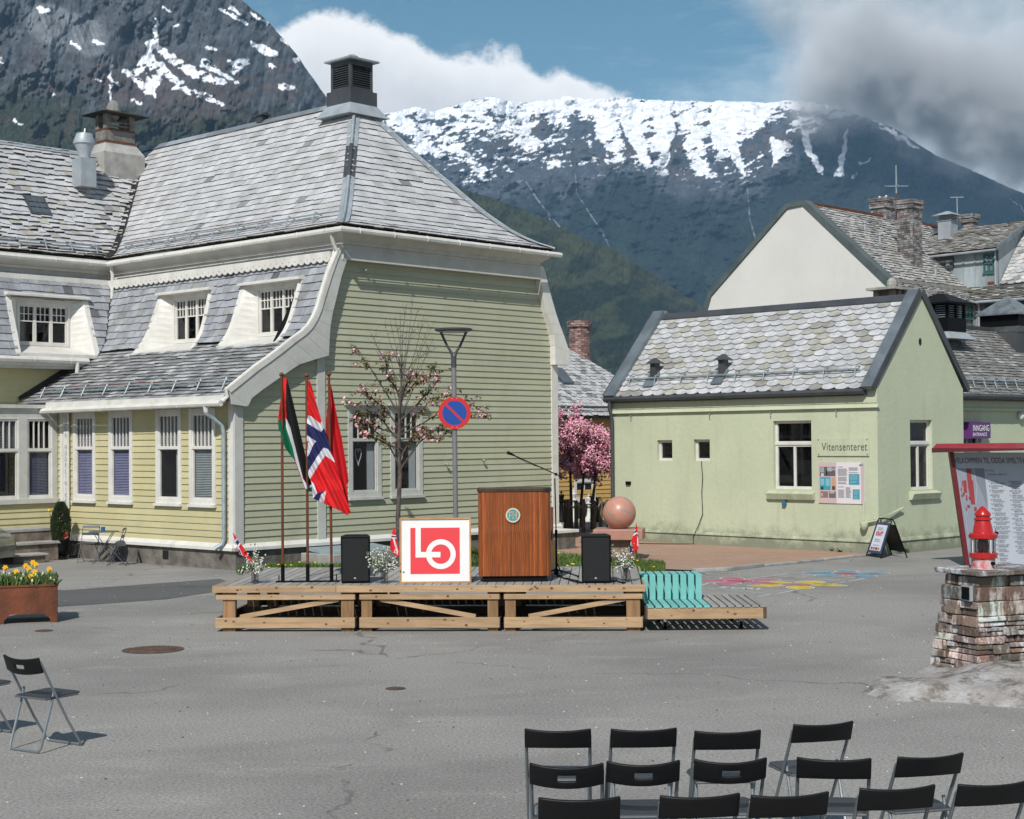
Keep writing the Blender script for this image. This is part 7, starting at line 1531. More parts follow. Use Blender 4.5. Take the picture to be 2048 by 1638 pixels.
# ================================================================== welcome board
ID = 30.4; io = atY(1990, 1140, ID); io.z = 0; ib = thing('information_board', 'large white map board with red roof reading VELKOMMEN TIL ODDA SMELTEVERK', 'information board', io, 0)
def iP(px, py, o=0.): q = atY(px, py, ID-o)-io; return q
M['redp'] = mat('dark_red_paint', (.13, .012, .016), .45, .08, 3)
b = MB(); 
for (x0, x1) in ((1903, 1938), (2100, 2065)):
    a, c = iP(x0, 900), iP(x1, 1142); s_ = 1 if x0 < 1990 else -1
    b = MB(); b.hexa([c+V3(-.045, -.0, 0), c+V3(.035, -.0, 0), c+V3(.035, .12, 0), c+V3(-.045, .12, 0), a+V3(-.045, -.0, 0), a+V3(.035, -.0, 0), a+V3(.035, .12, 0), a+V3(-.045, .12, 0)]); b.build('board_leg', M['redp'], ib)
b = MB(); pts = [iP(1942, 1139), iP(2061, 1139), iP(2096, 905), iP(1907, 905)]; b.extr([p+V3(0, .03, 0) for p in pts], (0, .05, 0), 0, (.38, .405, .45)); b.build('panel', M['print'], ib)
b = MB(); k3 = lambda x, y, o=.0: iP(1880+x/5.85, 880+y/5.85, -.026+o)
add_text(b, "VELKOMMEN TIL ODDA SMELTEVERK", .158, k3(172, 272), (1, 0, -.008), (-.17, 0, 1), 0, (.03, .03, .03), sx=.57, bold=.0)
b.poly([k3(178, 332), k3(515, 332), k3(560, 700), k3(565, 1460), k3(330, 1460), k3(300, 1300)], 0, (.22, .24, .29))
b.poly([k3(405, 332, .002), k3(515, 332, .002), k3(555, 800, .002), k3(500, 640, .002), k3(430, 480, .002)], 0, (.17, .18, .22))
MR = (.26, .035, .035)
for q in ([(305, 335), (362, 335), (372, 470), (388, 475), (412, 752), (365, 755), (330, 560)], [(270, 475), (308, 470), (318, 615), (280, 620)], [(255, 480), (268, 478), (268, 545), (258, 545)], [(240, 560), (255, 560), (255, 600), (243, 600)], [(262, 620), (290, 610), (290, 640), (268, 670)], [(300, 640), (318, 645), (325, 710), (305, 705)], [(318, 755), (352, 765), (352, 795), (322, 795)], [(398, 790), (430, 780), (432, 840), (402, 830)], [(335, 660), (358, 665), (355, 700), (338, 695)], [(400, 935), (425, 935), (425, 985), (402, 985)], [(300, 790), (312, 790), (318, 825), (306, 825)], [(245, 640), (262, 640), (262, 668), (248, 668)]): b.poly([k3(x, y, .004) for x, y in q], 0, MR)
for L in ([(190, 340), (230, 500), (240, 700), (300, 900), (330, 1100), (320, 1400)], [(400, 340), (430, 560), (420, 760), (330, 830), (300, 900)], [(420, 760), (480, 900), (540, 1000)]):
    for (x0, y0), (x1, y1) in zip(L, L[1:]): b.quad(k3(x0-3, y0, .005), k3(x0+3, y0, .005), k3(x1+3, y1, .005), k3(x1-3, y1, .005), 0, (.33, .35, .38))
b.quad(k3(528, 345, .003), k3(538, 345, .003), k3(538, 372, .003), k3(528, 372, .003), 0, (.6, .12, .03))
def line(x, y, n, s=1.): add_text(b, ''.join(random.choice('ABDEFGIKLMNORSTUV ') for _ in range(n)).strip() or 'AB', .045*s, k3(x, y), (1, 0, -.01), (-.17, 0, 1), 0, (.06, .06, .09), sx=.62)
line(552, 368, 8, 1.1); line(558, 412, 24)
for i in range(19):
    y = 495+i*53; x = 592+i*6.3; line(x-25, y, 2); line(x, y, random.randint(9, 16)); line(x+6, y+22, random.randint(7, 15))
for i in range(16):
    y = 498+i*54; x = 830+i*5.5; line(x-26, y, 2); line(x, y, random.randint(9, 15)); line(x+6, y+24, random.randint(4, 14))
b.build('map_print', M['print'], ib)
b = MB(); zr0 = 2.5-(906-875)*ID/3170; A4 = [(-1.22, -.15), (.24, -.75), (1.7, .1), (.3, .9)]
top4 = [(-1.1, -.05), (.24, -.55), (1.55, .12), (.3, .7)]
b.hexa([V3(x, y, zr0+.035*i_) for i_, (x, y) in enumerate(A4)]+[V3(x, y, zr0+.07+.02*(1 if x < 0 else 0)) for x, y in A4], 0, .65); b.hexa([V3(x, y, zr0+.07) for x, y in A4]+[V3(x, y, zr0+.17) for x, y in top4], 0, 2.0); b.build('board_roof', M['redp'], ib)
# ================================================================== stone pillar with lantern on a boulder
PX, PY = 5.14, 16.87; pil = thing('stone_pillar', 'stone cairn pillar of rough brown and grey slabs standing on the boulder', 'pillar', V3(PX, PY, 0), R(24))
M['stone'] = mat('rough_fieldstone', (.165, .125, .10), .9, .3, 5, col2=(.11, .11, .11), bs=18, bump=1., dirt=.9, dirtcol=(.46, .48, .50), ds=6.5, dt=(.47, .60), noise_rough=.75)
M['mortar'] = mat('dark_mortar', (.035, .03, .027), .95, .3, 8)
hx0, hy0, hx1, hy1, zb_, zt_ = .60, .37, .47, .26, .06, 1.06
b = MB(); z = zb_
while z < zt_-.02:
    h = random.choice([.075, .095, .11, .13, .15]); h = min(h, zt_-z); f = (z-zb_)/(zt_-zb_); hx, hy = hx0+(hx1-hx0)*f, hy0+(hy1-hy0)*f
    for ax_, L, S_, sg_ in (('x', hx, hy, -1), ('x', hx, hy, 1), ('y', hy, hx, -1), ('y', hy, hx, 1)):
        q = -L
        while q < L-.02:
            w_ = random.uniform(.14, .42); e = min(q+w_, L) if L-q-w_ > .08 else L
            split = h > .085 and random.random() < .3
            for (za, zc) in (((z, z+h*.5), (z+h*.5, z+h)) if split else ((z, z+h),)):
                o = S_+random.uniform(-.018, .03); t0 = .16; k = random.uniform(.55, 1.5); c = (k*random.uniform(.95, 1.3), k, k*random.uniform(.85, 1.0)); g = .007; j = lambda: random.uniform(-.006, .006)
                if ax_ == 'x': p = [V3(q+g, sg_*o+j(), za+g+j()), V3(e-g, sg_*o+j(), za+g+j()), V3(e-g, sg_*(o-t0), za+g), V3(q+g, sg_*(o-t0), za+g), V3(q+g+j(), sg_*(o-.008)+j(), zc-g*.3+j()), V3(e-g+j(), sg_*(o-.008)+j(), zc-g*.3+j()), V3(e-g, sg_*(o-t0), zc), V3(q+g, sg_*(o-t0), zc)]
                else: p = [V3(sg_*o+j(), q+g, za+g+j()), V3(sg_*o+j(), e-g, za+g+j()), V3(sg_*(o-t0), e-g, za+g), V3(sg_*(o-t0), q+g, za+g), V3(sg_*(o-.008)+j(), q+g+j(), zc-g*.3+j()), V3(sg_*(o-.008)+j(), e-g+j(), zc-g*.3+j()), V3(sg_*(o-t0), e-g, zc), V3(sg_*(o-t0), q+g, zc)]
                b.hexa(p, 0, c)
            q = e
    z += h
b.hexa([V3(a*(hx0-.04), c*(hy0-.04), zb_) for a, c in ((-1, -1), (1, -1), (1, 1), (-1, 1))]+[V3(a*(hx1-.04), c*(hy1-.04), zt_-.01) for a, c in ((-1, -1), (1, -1), (1, 1), (-1, 1))], 1)
b.build('stonework', [M['stone'], M['mortar']], pil, bevel=.009)
b = MB()
for (x0, x1) in ((-.54, -.08), (-.07, .52)): b.hexa([V3(x0, -.36, zt_), V3(x1, -.37, zt_), V3(x1, .36, zt_), V3(x0, .35, zt_), V3(x0-.01, -.37, zt_+.055), V3(x1, -.36, zt_+.05), V3(x1, .36, zt_+.05), V3(x0-.01, .36, zt_+.055)], 0, random.uniform(.9, 1.3))
b.build('cap_slab', M['stone'], pil, bevel=.01)
b = MB(); b.box((-.59, -.27, .80), (-.555, -.13, .96), 0); b.box((-.60, -.255, .815), (-.588, -.145, .945), 1); pq = b.build('plaque', [M['zinc'], M['black']], pil)
b = MB(); random.seed(8)
nR, nA = 22, 64; vs = [(0, 0, .17)]; fs = []
for i in range(1, nR+1):
    for k in range(nA):
        a = 2*math.pi*k/nA; rr = i/nR; ex_ = 1+.14*math.sin(2*a+1)+.08*math.sin(5*a+2)+.05*math.sin(9*a)
        x = 1.85*rr*math.cos(a)*ex_; y = 1.5*rr*math.sin(a)*ex_
        from mathutils import noise as _mn
        h = .24*(1-rr**2.4)+_mn.fractal(V3(x*1.6, y*1.6, 3.3), 1., 2., 6)*.11*(1 if rr < .96 else 0)-(.03 if rr > .98 else 0); vs.append((x, y, max(h, -.03)))
fs += [(0, 1+k, 1+(k+1) % nA) for k in range(nA)]
for i in range(nR-1): fs += [(1+i*nA+k, 1+(i+1)*nA+k, 1+(i+1)*nA+(k+1) % nA, 1+i*nA+(k+1) % nA) for k in range(nA)]
b.add(vs, fs); rk = b.build('boulder', mat('pale_boulder', (.40, .39, .38), .95, .3, 3, col2=(.25, .22, .20), bs=16, bump=1., dirt=.9, dirtcol=(.12, .095, .075), ds=4, dt=(.46, .62), noise_rough=.75), None, smooth=False); rk.location = (5.50, 15.75, 0); rk.rotation_euler = (0, 0, R(-12)); tag(rk, 'low pale weathered boulder rising from the asphalt beneath the stone pillar', 'boulder')
for p in rk.data.polygons: p.use_smooth = True
lnp = atY(1967, 1143, 16.75); lan = thing('lantern', 'glossy red ship lantern with glass lens on top of stone pillar', 'lantern', V3(lnp.x, lnp.y, zt_+.052), 0)
ky = 16.75/3170/5.85*1.0
M['redg'] = mat('glossy_red_paint', (.42, .014, .013), .25, .04, 3, coat=.5, bump=.03); M['redw'] = mat('worn_red_base', (.42, .06, .06), .6, .3, 9, col2=(.60, .55, .55), dirt=.5, dirtcol=(.6, .57, .57), ds=9)
zz = lambda y: (1545-y)*ky; rr_ = lambda w: w*ky/2
b = MB(); b.lathe([(rr_(290), zz(1545)), (rr_(275), zz(1530)), (rr_(268), zz(1430))], (0, 0, 0), 24); b.build('lantern_base', M['redw'], lan, smooth=True)
b = MB(); b.lathe([(rr_(270), zz(1432)), (rr_(318), zz(1420)), (rr_(322), zz(1365)), (rr_(300), zz(1358))], (0, 0, 0), 28); b.build('lower_ring', M['redg'], lan, smooth=True)
b = MB(); b.lathe([(rr_(285), zz(1360)), (rr_(285), zz(1205))], (0, 0, 0), 28); b.build('lens_glass', M['vase'], lan, smooth=True)
b = MB(); b.lathe([(rr_(110), zz(1358)), (rr_(135), zz(1320)), (rr_(135), zz(1250)), (rr_(110), zz(1208))], (0, 0, 0), 16, 0, .6); b.build('lens_core', mat('ruby_core', (.10, .03, .03), .15, .1, 6, coat=.5), lan, smooth=True)
for a in (20, 110, 200, 290):
    b = MB(); x, y = rr_(288)*math.cos(R(a)), rr_(288)*math.sin(R(a)); b.tube([V3(x, y, zz(1360)), V3(x, y, zz(1205))], .007, 6); b.build('cage_rod', M['white'], lan)
b = MB(); b.lathe([(rr_(290), zz(1205)), (rr_(330), zz(1190)), (rr_(335), zz(1150)), (rr_(300), zz(1130)), (rr_(232), zz(1125)), (rr_(215), zz(1060)), (rr_(172), zz(985)), (rr_(205), zz(978)), (rr_(205), zz(962)), (rr_(165), zz(950)), (rr_(165), zz(935)), (rr_(192), zz(928)), (rr_(188), zz(905)), (rr_(60), zz(835)), (rr_(8), zz(815))], (0, 0, 0), 32); b.build('chimney_cap', M['redg'], lan, smooth=True)
b = MB(); b.box((rr_(270), -.03, zz(1150)), (rr_(340), .0, zz(1120))); b.tube([V3(rr_(290), -.01, zz(1120)), V3(rr_(290), -.01, zz(1075))], .004, 5); b.tube([V3(rr_(130), -rr_(230), zz(1480)), V3(rr_(150), -rr_(310), zz(1480))], .02, 8); b.build('latch', M['black'], lan)
# ================================================================== folding chairs
def make_chair(kind, label):
    t_ = thing('folding_chair', label, 'chair', (0, 0, 0), 0, 'folding chairs set out facing the stage')
    tubeM = M['steel2']; w = .195
    b = MB()   # long frame: backrest posts down to front feet
    b.tube([V3(-w, -.235, .70), V3(-w, -.16, .56), V3(-w, .03, .22), V3(-w, .155, .03), V3(-w+.02, .165, .012), V3(w-.02, .165, .012), V3(w, .155, .03), V3(w, .03, .22), V3(w, -.16, .56), V3(w, -.235, .70)], .0105, 8); b.build('front_leg_frame', tubeM, t_, smooth=True)
    b = MB(); w2 = w-.022
    b.tube([V3(-w2, -.085, .47), V3(-w2, -.10, .40), V3(-w2, -.215, .04), V3(-w2+.02, -.225, .012), V3(w2-.02, -.225, .012), V3(w2, -.215, .04), V3(w2, -.10, .40), V3(w2, -.085, .47)], .0105, 8); b.build('rear_leg_frame', tubeM, t_, smooth=True)
    b = MB(); n = 10; y0, y1, z0, z1 = -.165, .185, .405, .425
    pts = [(-.17, y0), (.17, y0), (.185, y0+.05), (.19, y1-.05), (.17, y1-.01), (.12, y1), (-.12, y1), (-.17, y1-.01), (-.19, y1-.05), (-.185, y0+.05)]
    b.extr([V3(x, y, z0+.02*(y-y0)) for x, y in pts], (0, 0, .014)); seat = b.build('seat', M['chairplastic'], t_, bevel=.005)
    b = MB(); b.tube([V3(-.175, y0, z0), V3(-.19, y1-.05, z0+.005), V3(-.12, y1, z0+.007), V3(.12, y1, z0+.007), V3(.19, y1-.05, z0+.005), V3(.175, y0, z0), V3(-.175, y0, z0)], .008, 6); b.build('seat_rim', M['rim'], t_, smooth=True)
    b = MB(); m = 16; A = []; 
    W = .205
    def row(f, z, curve): return [V3(-W+2*W*i/m, -.235-(z-.62)*.35-.035*(1-(2*i/m-1)**2)*1.0+.012, z+curve*(1-(2*i/m-1)**2)) for i in range(m+1)]
    if kind == 'B': rows = [row(0, .615, -.022), row(0, .655, -.02), row(0, .69, -.020), row(0, .735, -.022)]
    else: rows = [row(0, .615, .004), row(0, .65, .0), row(0, .70, -.004), row(0, .737, -.012)]
    vs = [p for r_ in rows for p in r_]; fs = [(r*(m+1)+i, r*(m+1)+i+1, (r+1)*(m+1)+i+1, (r+1)*(m+1)+i) for r in range(3) for i in range(m) if not (kind == 'B' and r == 1 and 6 <= i <= 9)]
    b.add(vs, fs); o_ = b.build('backrest', M['chairback'], t_, smooth=False)
    for p in o_.data.polygons: p.use_smooth = True
    sd_ = o_.modifiers.new('s', 'SOLIDIFY'); sd_.thickness = .018; bv = o_.modifiers.new('b', 'BEVEL'); bv.width = .005; bv.segments = 2; bv.limit_method = 'ANGLE'
    return t_
M['rim'] = mat('seat_rim_steel', (.12, .13, .14), .6, .08, 6, metal=.2, bump=0, spec=.2); M['steel2'] = mat('tube_steel', (.27, .30, .32), .38, .08, 6, metal=.6, bump=0); M['chairplastic'] = mat('dark_grey_plastic', (.032, .036, .04), .5, .08, 6, bump=.1, bs=150); M['chairback'] = mat('black_chair_plastic', (.008, .008, .009), .45, .08, 6, bump=.08, bs=150, spec=.25)
pA, pB = None, None
def put(kind, ea, eb, z, label):
    global pA, pB
    a, c = gnd(*ea, z=z), gnd(*eb, z=z); m = (a+c)/2; yaw = math.atan2((c-a).y, (c-a).x); off = Matrix.Rotation(yaw, 3, 'Z')@V3(0, -.27, 0); loc = V3(m.x-off.x, m.y-off.y, 0)
    pr_ = pB if kind == 'B' else pA
    if pr_ is None:
        pr_ = make_chair(kind, label); pr_.location = loc; pr_.rotation_euler = (0, 0, yaw)
        if kind == 'B': pB = pr_
        else: pA = pr_
    else: dup(pr_, loc, yaw, label)
LC = 'folding chairs set out facing the stage'
put('A', (1052, 1459), (1179, 1459), .737, 'black folding chair at the left end of the row nearest the stage')
put('A', (1226, 1459), (1350, 1457), .737, 'black folding chair second from left in the row nearest the stage')
put('A', (1392, 1463), (1520, 1461), .737, 'black folding chair third from left in the row nearest the stage')
put('A', (1590, 1450), (1707, 1443), .737, 'black folding chair turned slightly left at the right end of the row nearest the stage')
put('B', (1060, 1527), (1206, 1527), .737, 'folding chair with curved backrest and oval slot at the left end of the middle row')
put('B', (1214, 1523), (1360, 1521), .737, 'folding chair with curved backrest and oval slot second from left in the middle row')
put('B', (1390, 1519), (1534, 1516), .737, 'folding chair with curved backrest and oval slot third from left in the middle row')
put('A', (1600, 1516), (1737, 1518), .737, 'straight-backed folding chair right of the slotted chairs in the middle row')
put('A', (1802, 1515), (1925, 1507), .737, 'straight-backed folding chair alone at the right end of the middle row')
put('A', (1080, 1597), (1238, 1595), .737, 'black folding chair at the left end of the row cut by the bottom edge')
put('A', (1326, 1593), (1476, 1588), .737, 'black folding chair second from left in the row cut by the bottom edge')
put('A', (1508, 1592), (1655, 1585), .737, 'black folding chair in the middle of the row cut by the bottom edge')
put('A', (1727, 1578), (1867, 1571), .737, 'black folding chair second from right in the row cut by the bottom edge')
put('A', (1924, 1570), (2058, 1562), .737, 'black folding chair cut off at the bottom right corner')
def putg(kind, x, y, yaw, label): dup(pB, V3(x, y, 0), yaw, label).scale = (1.06, 1.06, 1.06)
putg('B', -3.86, 13.15, R(-33), 'folding chair with grey tube legs on the asphalt below the rust planter'); putg('B', -4.62, 13.75, R(-33), 'folding chair partly cut off by the left edge of the picture'); 
# ================================================================== rust planter with daffodils
pl = thing('planter', 'rusty square steel planter on cut-out feet filled with daffodils and tulips', 'planter', V3(-6.92, 22.6, 0), R(17))
hw_ = .41; b = MB()
for (P_) in (lambda x, z, o: V3(x, -hw_-o, z), lambda x, z, o: V3(x, hw_+o, z), lambda x, z, o: V3(-hw_-o, x, z), lambda x, z, o: V3(hw_+o, x, z)):
    for (x0, x1, z0, z1) in ((-hw_, hw_, .13, .53), (-hw_, -hw_+.10, 0, .13), (hw_-.10, hw_, 0, .13)): pbox(b, P_, x0, x1, z0, z1, -.008, .0)
    pbox(b, P_, -hw_-.012, hw_+.012, .51, .535, -.05, .012); b.add([P_(-hw_+.10, .13, .001), P_(-hw_+.10, .05, .001), P_(-hw_+.18, .13, .001)], [(0, 1, 2)]); b.add([P_(hw_-.10, .13, .001), P_(hw_-.10, .05, .001), P_(hw_-.18, .13, .001)], [(0, 1, 2)])
b.box((-hw_+.01, -hw_+.01, .14), (hw_-.01, hw_-.01, .16)); b.build('steel_box', M['rust'], pl)
b = MB(); b.box((-hw_+.01, -hw_+.01, .4), (hw_-.01, hw_-.01, .50)); b.build('soil', M['found'], pl)
b = MB(); fl = MB()
for i in range(900):
    x, y = random.uniform(-hw_, hw_)*.95, random.uniform(-hw_, hw_)*.95; a = random.random()*6.28; h = random.uniform(.08, .20); w_ = .010; k = random.uniform(.6, 1.4)
    b.add([(x-w_*math.cos(a), y-w_*math.sin(a), .49), (x+w_*math.cos(a), y+w_*math.sin(a), .49), (x+random.gauss(0, .02)+w_*.5, y+random.gauss(0, .02), .49+h*.6), (x+random.gauss(0, .04), y+random.gauss(0, .04), .49+h)], [(0, 1, 2), (0, 2, 3)], 0, (k, k, k*1.1))
def daff(x, y, h):
    c = V3(x, y, .5+h); b.tube([V3(x, y, .49), c], .005, 4)
    for j in range(6): a = j*math.pi/3; d = V3(math.cos(a), -.15, math.sin(a)); s = V3(-math.sin(a), 0, math.cos(a))*.016; fl.add([c, c+d*.024+s, c+d*.046, c+d*.024-s], [(0, 1, 2, 3)], 0, (.80, .52, .02))
    fl.v += []; m0 = len(fl.v); fl.lathe([(.012, 0), (.02, .03)], (0, 0, 0), 8, 0, (.85, .40, .01)); fl.v[m0:] = [(c.x+p[0], c.y-p[2]-.004, c.z+p[1]) for p in fl.v[m0:]]
for x, y, h in ((-.15, -.25, .22), (-.02, .1, .27), (.02, -.1, .24), (.1, -.15, .20), (.12, .1, .28), (.3, .0, .22), (.08, .3, .3), (-.3, .25, .24), (.05, -.3, .15)): daff(x, y, h)
for i in range(34):
    x, y = random.uniform(-.38, .38), random.uniform(-.38, .38); c = random.choice([(.62, .25, .26), (.65, .62, .42), (.62, .60, .35), (.60, .62, .40)]); h = random.uniform(.06, .17); fl.ball((x, y, .5+h), .018, 6, 5, 0, c, (1, 1, 1.5))
b.build('foliage', M['leaf'], pl); fl.build('flowers', M['plain'], pl)
# ================================================================== manholes and ground painting
def manhole(label, x, y, r):
    t_ = thing('manhole_cover', label, 'manhole cover', V3(x, y, 0), R(20)); b = MB(); n = 40
    b.lathe([(r, -.01), (r, .007)], (0, 0, 0), n, 0, 1.15); 
    for i in range(max(4, int(r*40))):
        q = -r*.86+2*r*.86*i/max(3, int(r*40)-1); L = math.sqrt(max(0, (r*.9)**2-q*q)); b.box((-L, q-.005, .006), (L, q+.005, .0105), 0, 1.5); 
        if r > .2: b.box((q-.005, -L, .0062), (q+.005, L, .0107), 0, 1.5)
    b.build('iron_lid', mat('cast_iron', (.10, .062, .045), .7, .25, 6) if 'iron' not in M else M['iron'], t_); M['iron'] = bpy.data.materials['cast_iron']
manhole('large round cast iron manhole cover on the asphalt', -4.37, 19.25, .37); manhole('tiny round iron cover on the asphalt in front of the stage', -1.2, 16.08, .10); manhole('small round iron cover below the rust planter', -6.3, 21.3, .12)
M['chalk'] = mat('ground_paint', (1, 1, 1), .9, .15, 3, bump=.3, bs=80, dirt=.45, dirtcol=(.17, .165, .155), ds=3)
def flower(label, px, py, col, cc, n, rot, s=1.):
    c = gnd(px, py); b = MB(); t_ = []
    def ell(cx, cy, a, b_, th, z, col, m=24): return [V3(cx+a*math.cos(t)*math.cos(th)-b_*math.sin(t)*math.sin(th), cy+a*math.cos(t)*math.sin(th)+b_*math.sin(t)*math.cos(th), z) for t in [2*math.pi*i/m for i in range(m)]]
    for i in range(n):
        th = rot+2*math.pi*i/n; cx, cy = .50*s*math.cos(th), .50*s*math.sin(th); b.poly(ell(cx, cy, .34*s, .23*s, th, .004, 0), 0, (.55, .55, .52)); b.poly(ell(cx, cy, .31*s, .20*s, th, .0048+.0002*i, 0), 0, col)
    b.poly(ell(0, 0, .27*s, .27*s, 0, .0066, 0), 0, (.5, .45, .42)); b.poly(ell(0, 0, .24*s, .24*s, 0, .0072, 0), 0, cc); o_ = b.build('painted_flower', M['chalk']); o_.location = c; tag(o_, label, 'ground painting', 'flowers painted on the asphalt')
flower('pink flower painted on the asphalt with a red centre', 1478, 1162.5, (.46, .16, .22), (.40, .10, .12), 5, .4, 1.0); flower('yellow flower painted on the asphalt with a pink centre', 1592, 1169.5, (.58, .43, .06), (.38, .20, .18), 5, .9, 1.05); flower('light blue flower painted on the asphalt with a red centre', 1692, 1147.5, (.16, .30, .40), (.40, .11, .10), 5, .1, 1.0)
b = MB(); cvP = lambda x, y: gnd(1380+x/4.452, 1120+y/4.452)
for (p, q) in (((0, 240), (730, 303)), ((185, 203), (60, 240)), ((170, 205), (720, 243)), ((730, 303), (610, 328)), ((780, 303), (965, 262)), ((720, 243), (965, 262)), ((540, 165), (890, 122)), ((890, 122), (1095, 137)), ((740, 142), (1400, 193)), ((1095, 137), (1560, 168)), ((1560, 168), (1250, 218)), ((700, 180), (1260, 215)), ((540, 165), (185, 203))):
    a, c = cvP(*p), cvP(*q); d = (c-a).normalized(); n_ = V3(-d.y, d.x, 0)*.028; z_ = V3(0, 0, .0035); b.quad(a-n_+z_, c-n_+z_, c+n_+z_, a+n_+z_, 0, (.5, .5, .48))
for i, ch in enumerate("START"): p = cvP(245+i*75, 252+i*3); add_text(b, ch, .42, p+V3(0, 0, .0036), (.9, -.3, 0), (.3, .9, 0), 0, (.55, .55, .53), sx=.8, bold=.012)
tag(b.build('hopscotch', M['chalk']), 'white hopscotch grid with lettering painted between the flowers on the asphalt', 'ground painting')
# ================================================================== by the yellow wall: steps, pot, cafe set, car, cellar hatch
Hm = lambda v, u, z=0.: HO+VD*v+UD*u+V3(0, 0, z)
stp = thing('stone_steps', 'old rendered stone steps with slab treads below the bay window', 'steps', Hm(-.55, 5.75), R(47))
b = MB(); b.box((-2.6, .0, 0), (.0, .75, .62), 0); b.box((-2.65, -.02, .62), (.04, .75, .69), 1); b.box((-1.4, -.35, 0), (-.10, .0, .36), 0); b.box((-1.45, -.40, .36), (-.06, .0, .42), 1); b.box((-1.4, -.75, 0), (-.65, -.35, .15), 0); b.box((-1.45, -.8, .15), (-.6, -.35, .20), 1)
b.build('masonry', [mat('stained_render', (.26, .21, .17), .95, .3, 3, bs=16, bump=.8, dirt=.6, dirtcol=(.09, .07, .055), ds=3), M['concrete']], stp, bevel=.012)
hc = thing('cellar_hatch', 'low concrete kerb with grey blue sheet cover at the foot of the gable', 'cellar hatch', Hm(2.9, -.10), R(47))
b = MB(); b.box((-1.35, -1.0, 0), (.75, -.85, .26), 0); b.box((-1.35, -.85, 0), (-1.2, 0, .26), 0); b.box((.6, -.85, 0), (.75, 0, .26), 0); b.build('kerb', M['concrete'], hc, bevel=.01); b = MB(); b.hexa([V3(-1.2, -.86, .22), V3(.6, -.86, .22), V3(.6, 0, .30), V3(-1.2, 0, .30), V3(-1.2, -.86, .28), V3(.6, -.86, .28), V3(.6, 0, .36), V3(-1.2, 0, .36)]); b.build('cover', mat('sheet_cover', (.25, .32, .34), .5, .1, 3), hc)
b = MB(); q0, q1 = gnd(558, 1126), gnd(690, 1126); b.tube([q0+V3(0, 0, .06), q1+V3(0, 0, .06)], .055, 8); tag(b.build('black_pipe', M['black']), 'thick black plastic pipe lying along the grass behind the flagpoles', 'pipe')
pp0 = gnd(122, 1119); pt_ = thing('potted_conifer', 'dark narrow conifer in a black urn pot against the yellow wall', 'potted plant', V3(pp0.x, pp0.y, 0), 0)
b = MB(); b.lathe([(.14, 0), (.14, .02), (.06, .07), (.05, .10), (.12, .14), (.155, .22), (.165, .36), (.19, .40), (.19, .425), (.15, .42)], (0, 0, 0), 20, 0, 1.6); b.build('urn', M['black'], pt_, smooth=True)
b = MB()
for i in range(3600):
    z = random.random(); r = .205*(1-max(0, z-.45)**2*2.4)*(.8+.2*min(1, z*4))*random.uniform(.6, 1.05); a = random.random()*6.28; p = V3(r*math.cos(a), r*math.sin(a), .42+z*.80); d = V3(math.cos(a)*.35, math.sin(a)*.35, 1).normalized(); s = d.orthogonal()*.008; L = random.uniform(.03, .08); k = random.uniform(.5, 1.5)
    b.add([p-s, p+s, p+d*L], [(0, 1, 2)], 0, (k, k, k*.9))
b.build('foliage', mat('conifer', (.035, .06, .018), .8, .3, 6, bump=0), pt_)
b = MB()
for i in range(14): d = V3(random.gauss(.5, .5), -.5, random.random()); p = V3(.12+random.gauss(0, .05), -.12, .46+random.random()*.12); s = d.orthogonal()*.02; b.add([p, p+d*.05+s, p+d*.10, p+d*.05-s], [(0, 1, 2, 3)], 0, (random.uniform(.25, .4), .08, .05))
b.ball((-.24, -.05, 1.07), .035, 8, 6, 0, (.8, .5, .02)); b.tube([V3(-.1, -.1, .5), V3(-.24, -.05, 1.06)], .004, 4, 0, (.1, .2, .05)); b.build('red_leaves_and_daffodil', M['plain'], pt_)
M['iron2'] = mat('bistro_metal', (.085, .10, .12), .55, .1, 5, metal=.2)
def bistro(label, loc, rz, tilt=0):
    t_ = thing('bistro_chair', label, 'chair', loc, rz, 'bistro chairs by the yellow wall')
    w = .2
    for s_ in (-1, 1):
        b = MB(); b.tube([V3(s_*w, .22, 0), V3(s_*w, -.05, .45), V3(s_*w, -.16, .82)], .009, 6); b.tube([V3(s_*w, -.22, 0), V3(s_*w, .18, .45)], .009, 6); b.build('side_frame', M['iron2'], t_)
    b = MB()
    for i in range(6): b.box((-w, -.18+i*.065, .445), (w, -.18+i*.065+.045, .46))
    b.build('seat', M['iron2'], t_); b = MB(); b.hexa([V3(-w, -.13, .78), V3(w, -.13, .78), V3(w, -.12, .78), V3(-w, -.12, .78), V3(-w, -.16, .84), V3(w, -.16, .84), V3(w, -.15, .84), V3(-w, -.15, .84)]); b.box((-w, -.12, .62), (w, -.105, .68)); b.build('backrest', M['iron2'], t_)
    b = MB(); b.tube([V3(-w, .20, .03), V3(w, .20, .03)], .006, 5); b.tube([V3(-w, -.20, .03), V3(w, -.20, .03)], .006, 5); b.build('stretcher', M['iron2'], t_); t_.scale = (.92, .92, .92); t_.rotation_euler = (tilt, 0, rz); return t_
c1 = gnd(178, 1125); bistro('grey metal bistro chair with slatted back left of the cafe table', V3(c1.x, c1.y, 0), R(175)); c2 = gnd(236, 1131); bistro('grey metal bistro chair seen side-on right of the cafe table', V3(c2.x, c2.y, 0), R(95))
c3 = gnd(208, 1127); ct = thing('cafe_table', 'small folding cafe table with thin grey top by the yellow wall', 'table', V3(c3.x, c3.y, 0), R(5))
b = MB(); b.lathe([(.31, .66), (.31, .675)], (0, 0, 0), 24, 0, 1.4); b.build('table_top', M['iron2'], ct)
for s_ in (-1, 1): b = MB(); b.tube([V3(-.22, s_*.14, 0), V3(.2, s_*.14, .66)], .008, 6); b.tube([V3(.22, s_*.14, 0), V3(-.2, s_*.14, .66)], .008, 6); b.build('leg_frame', M['iron2'], ct)
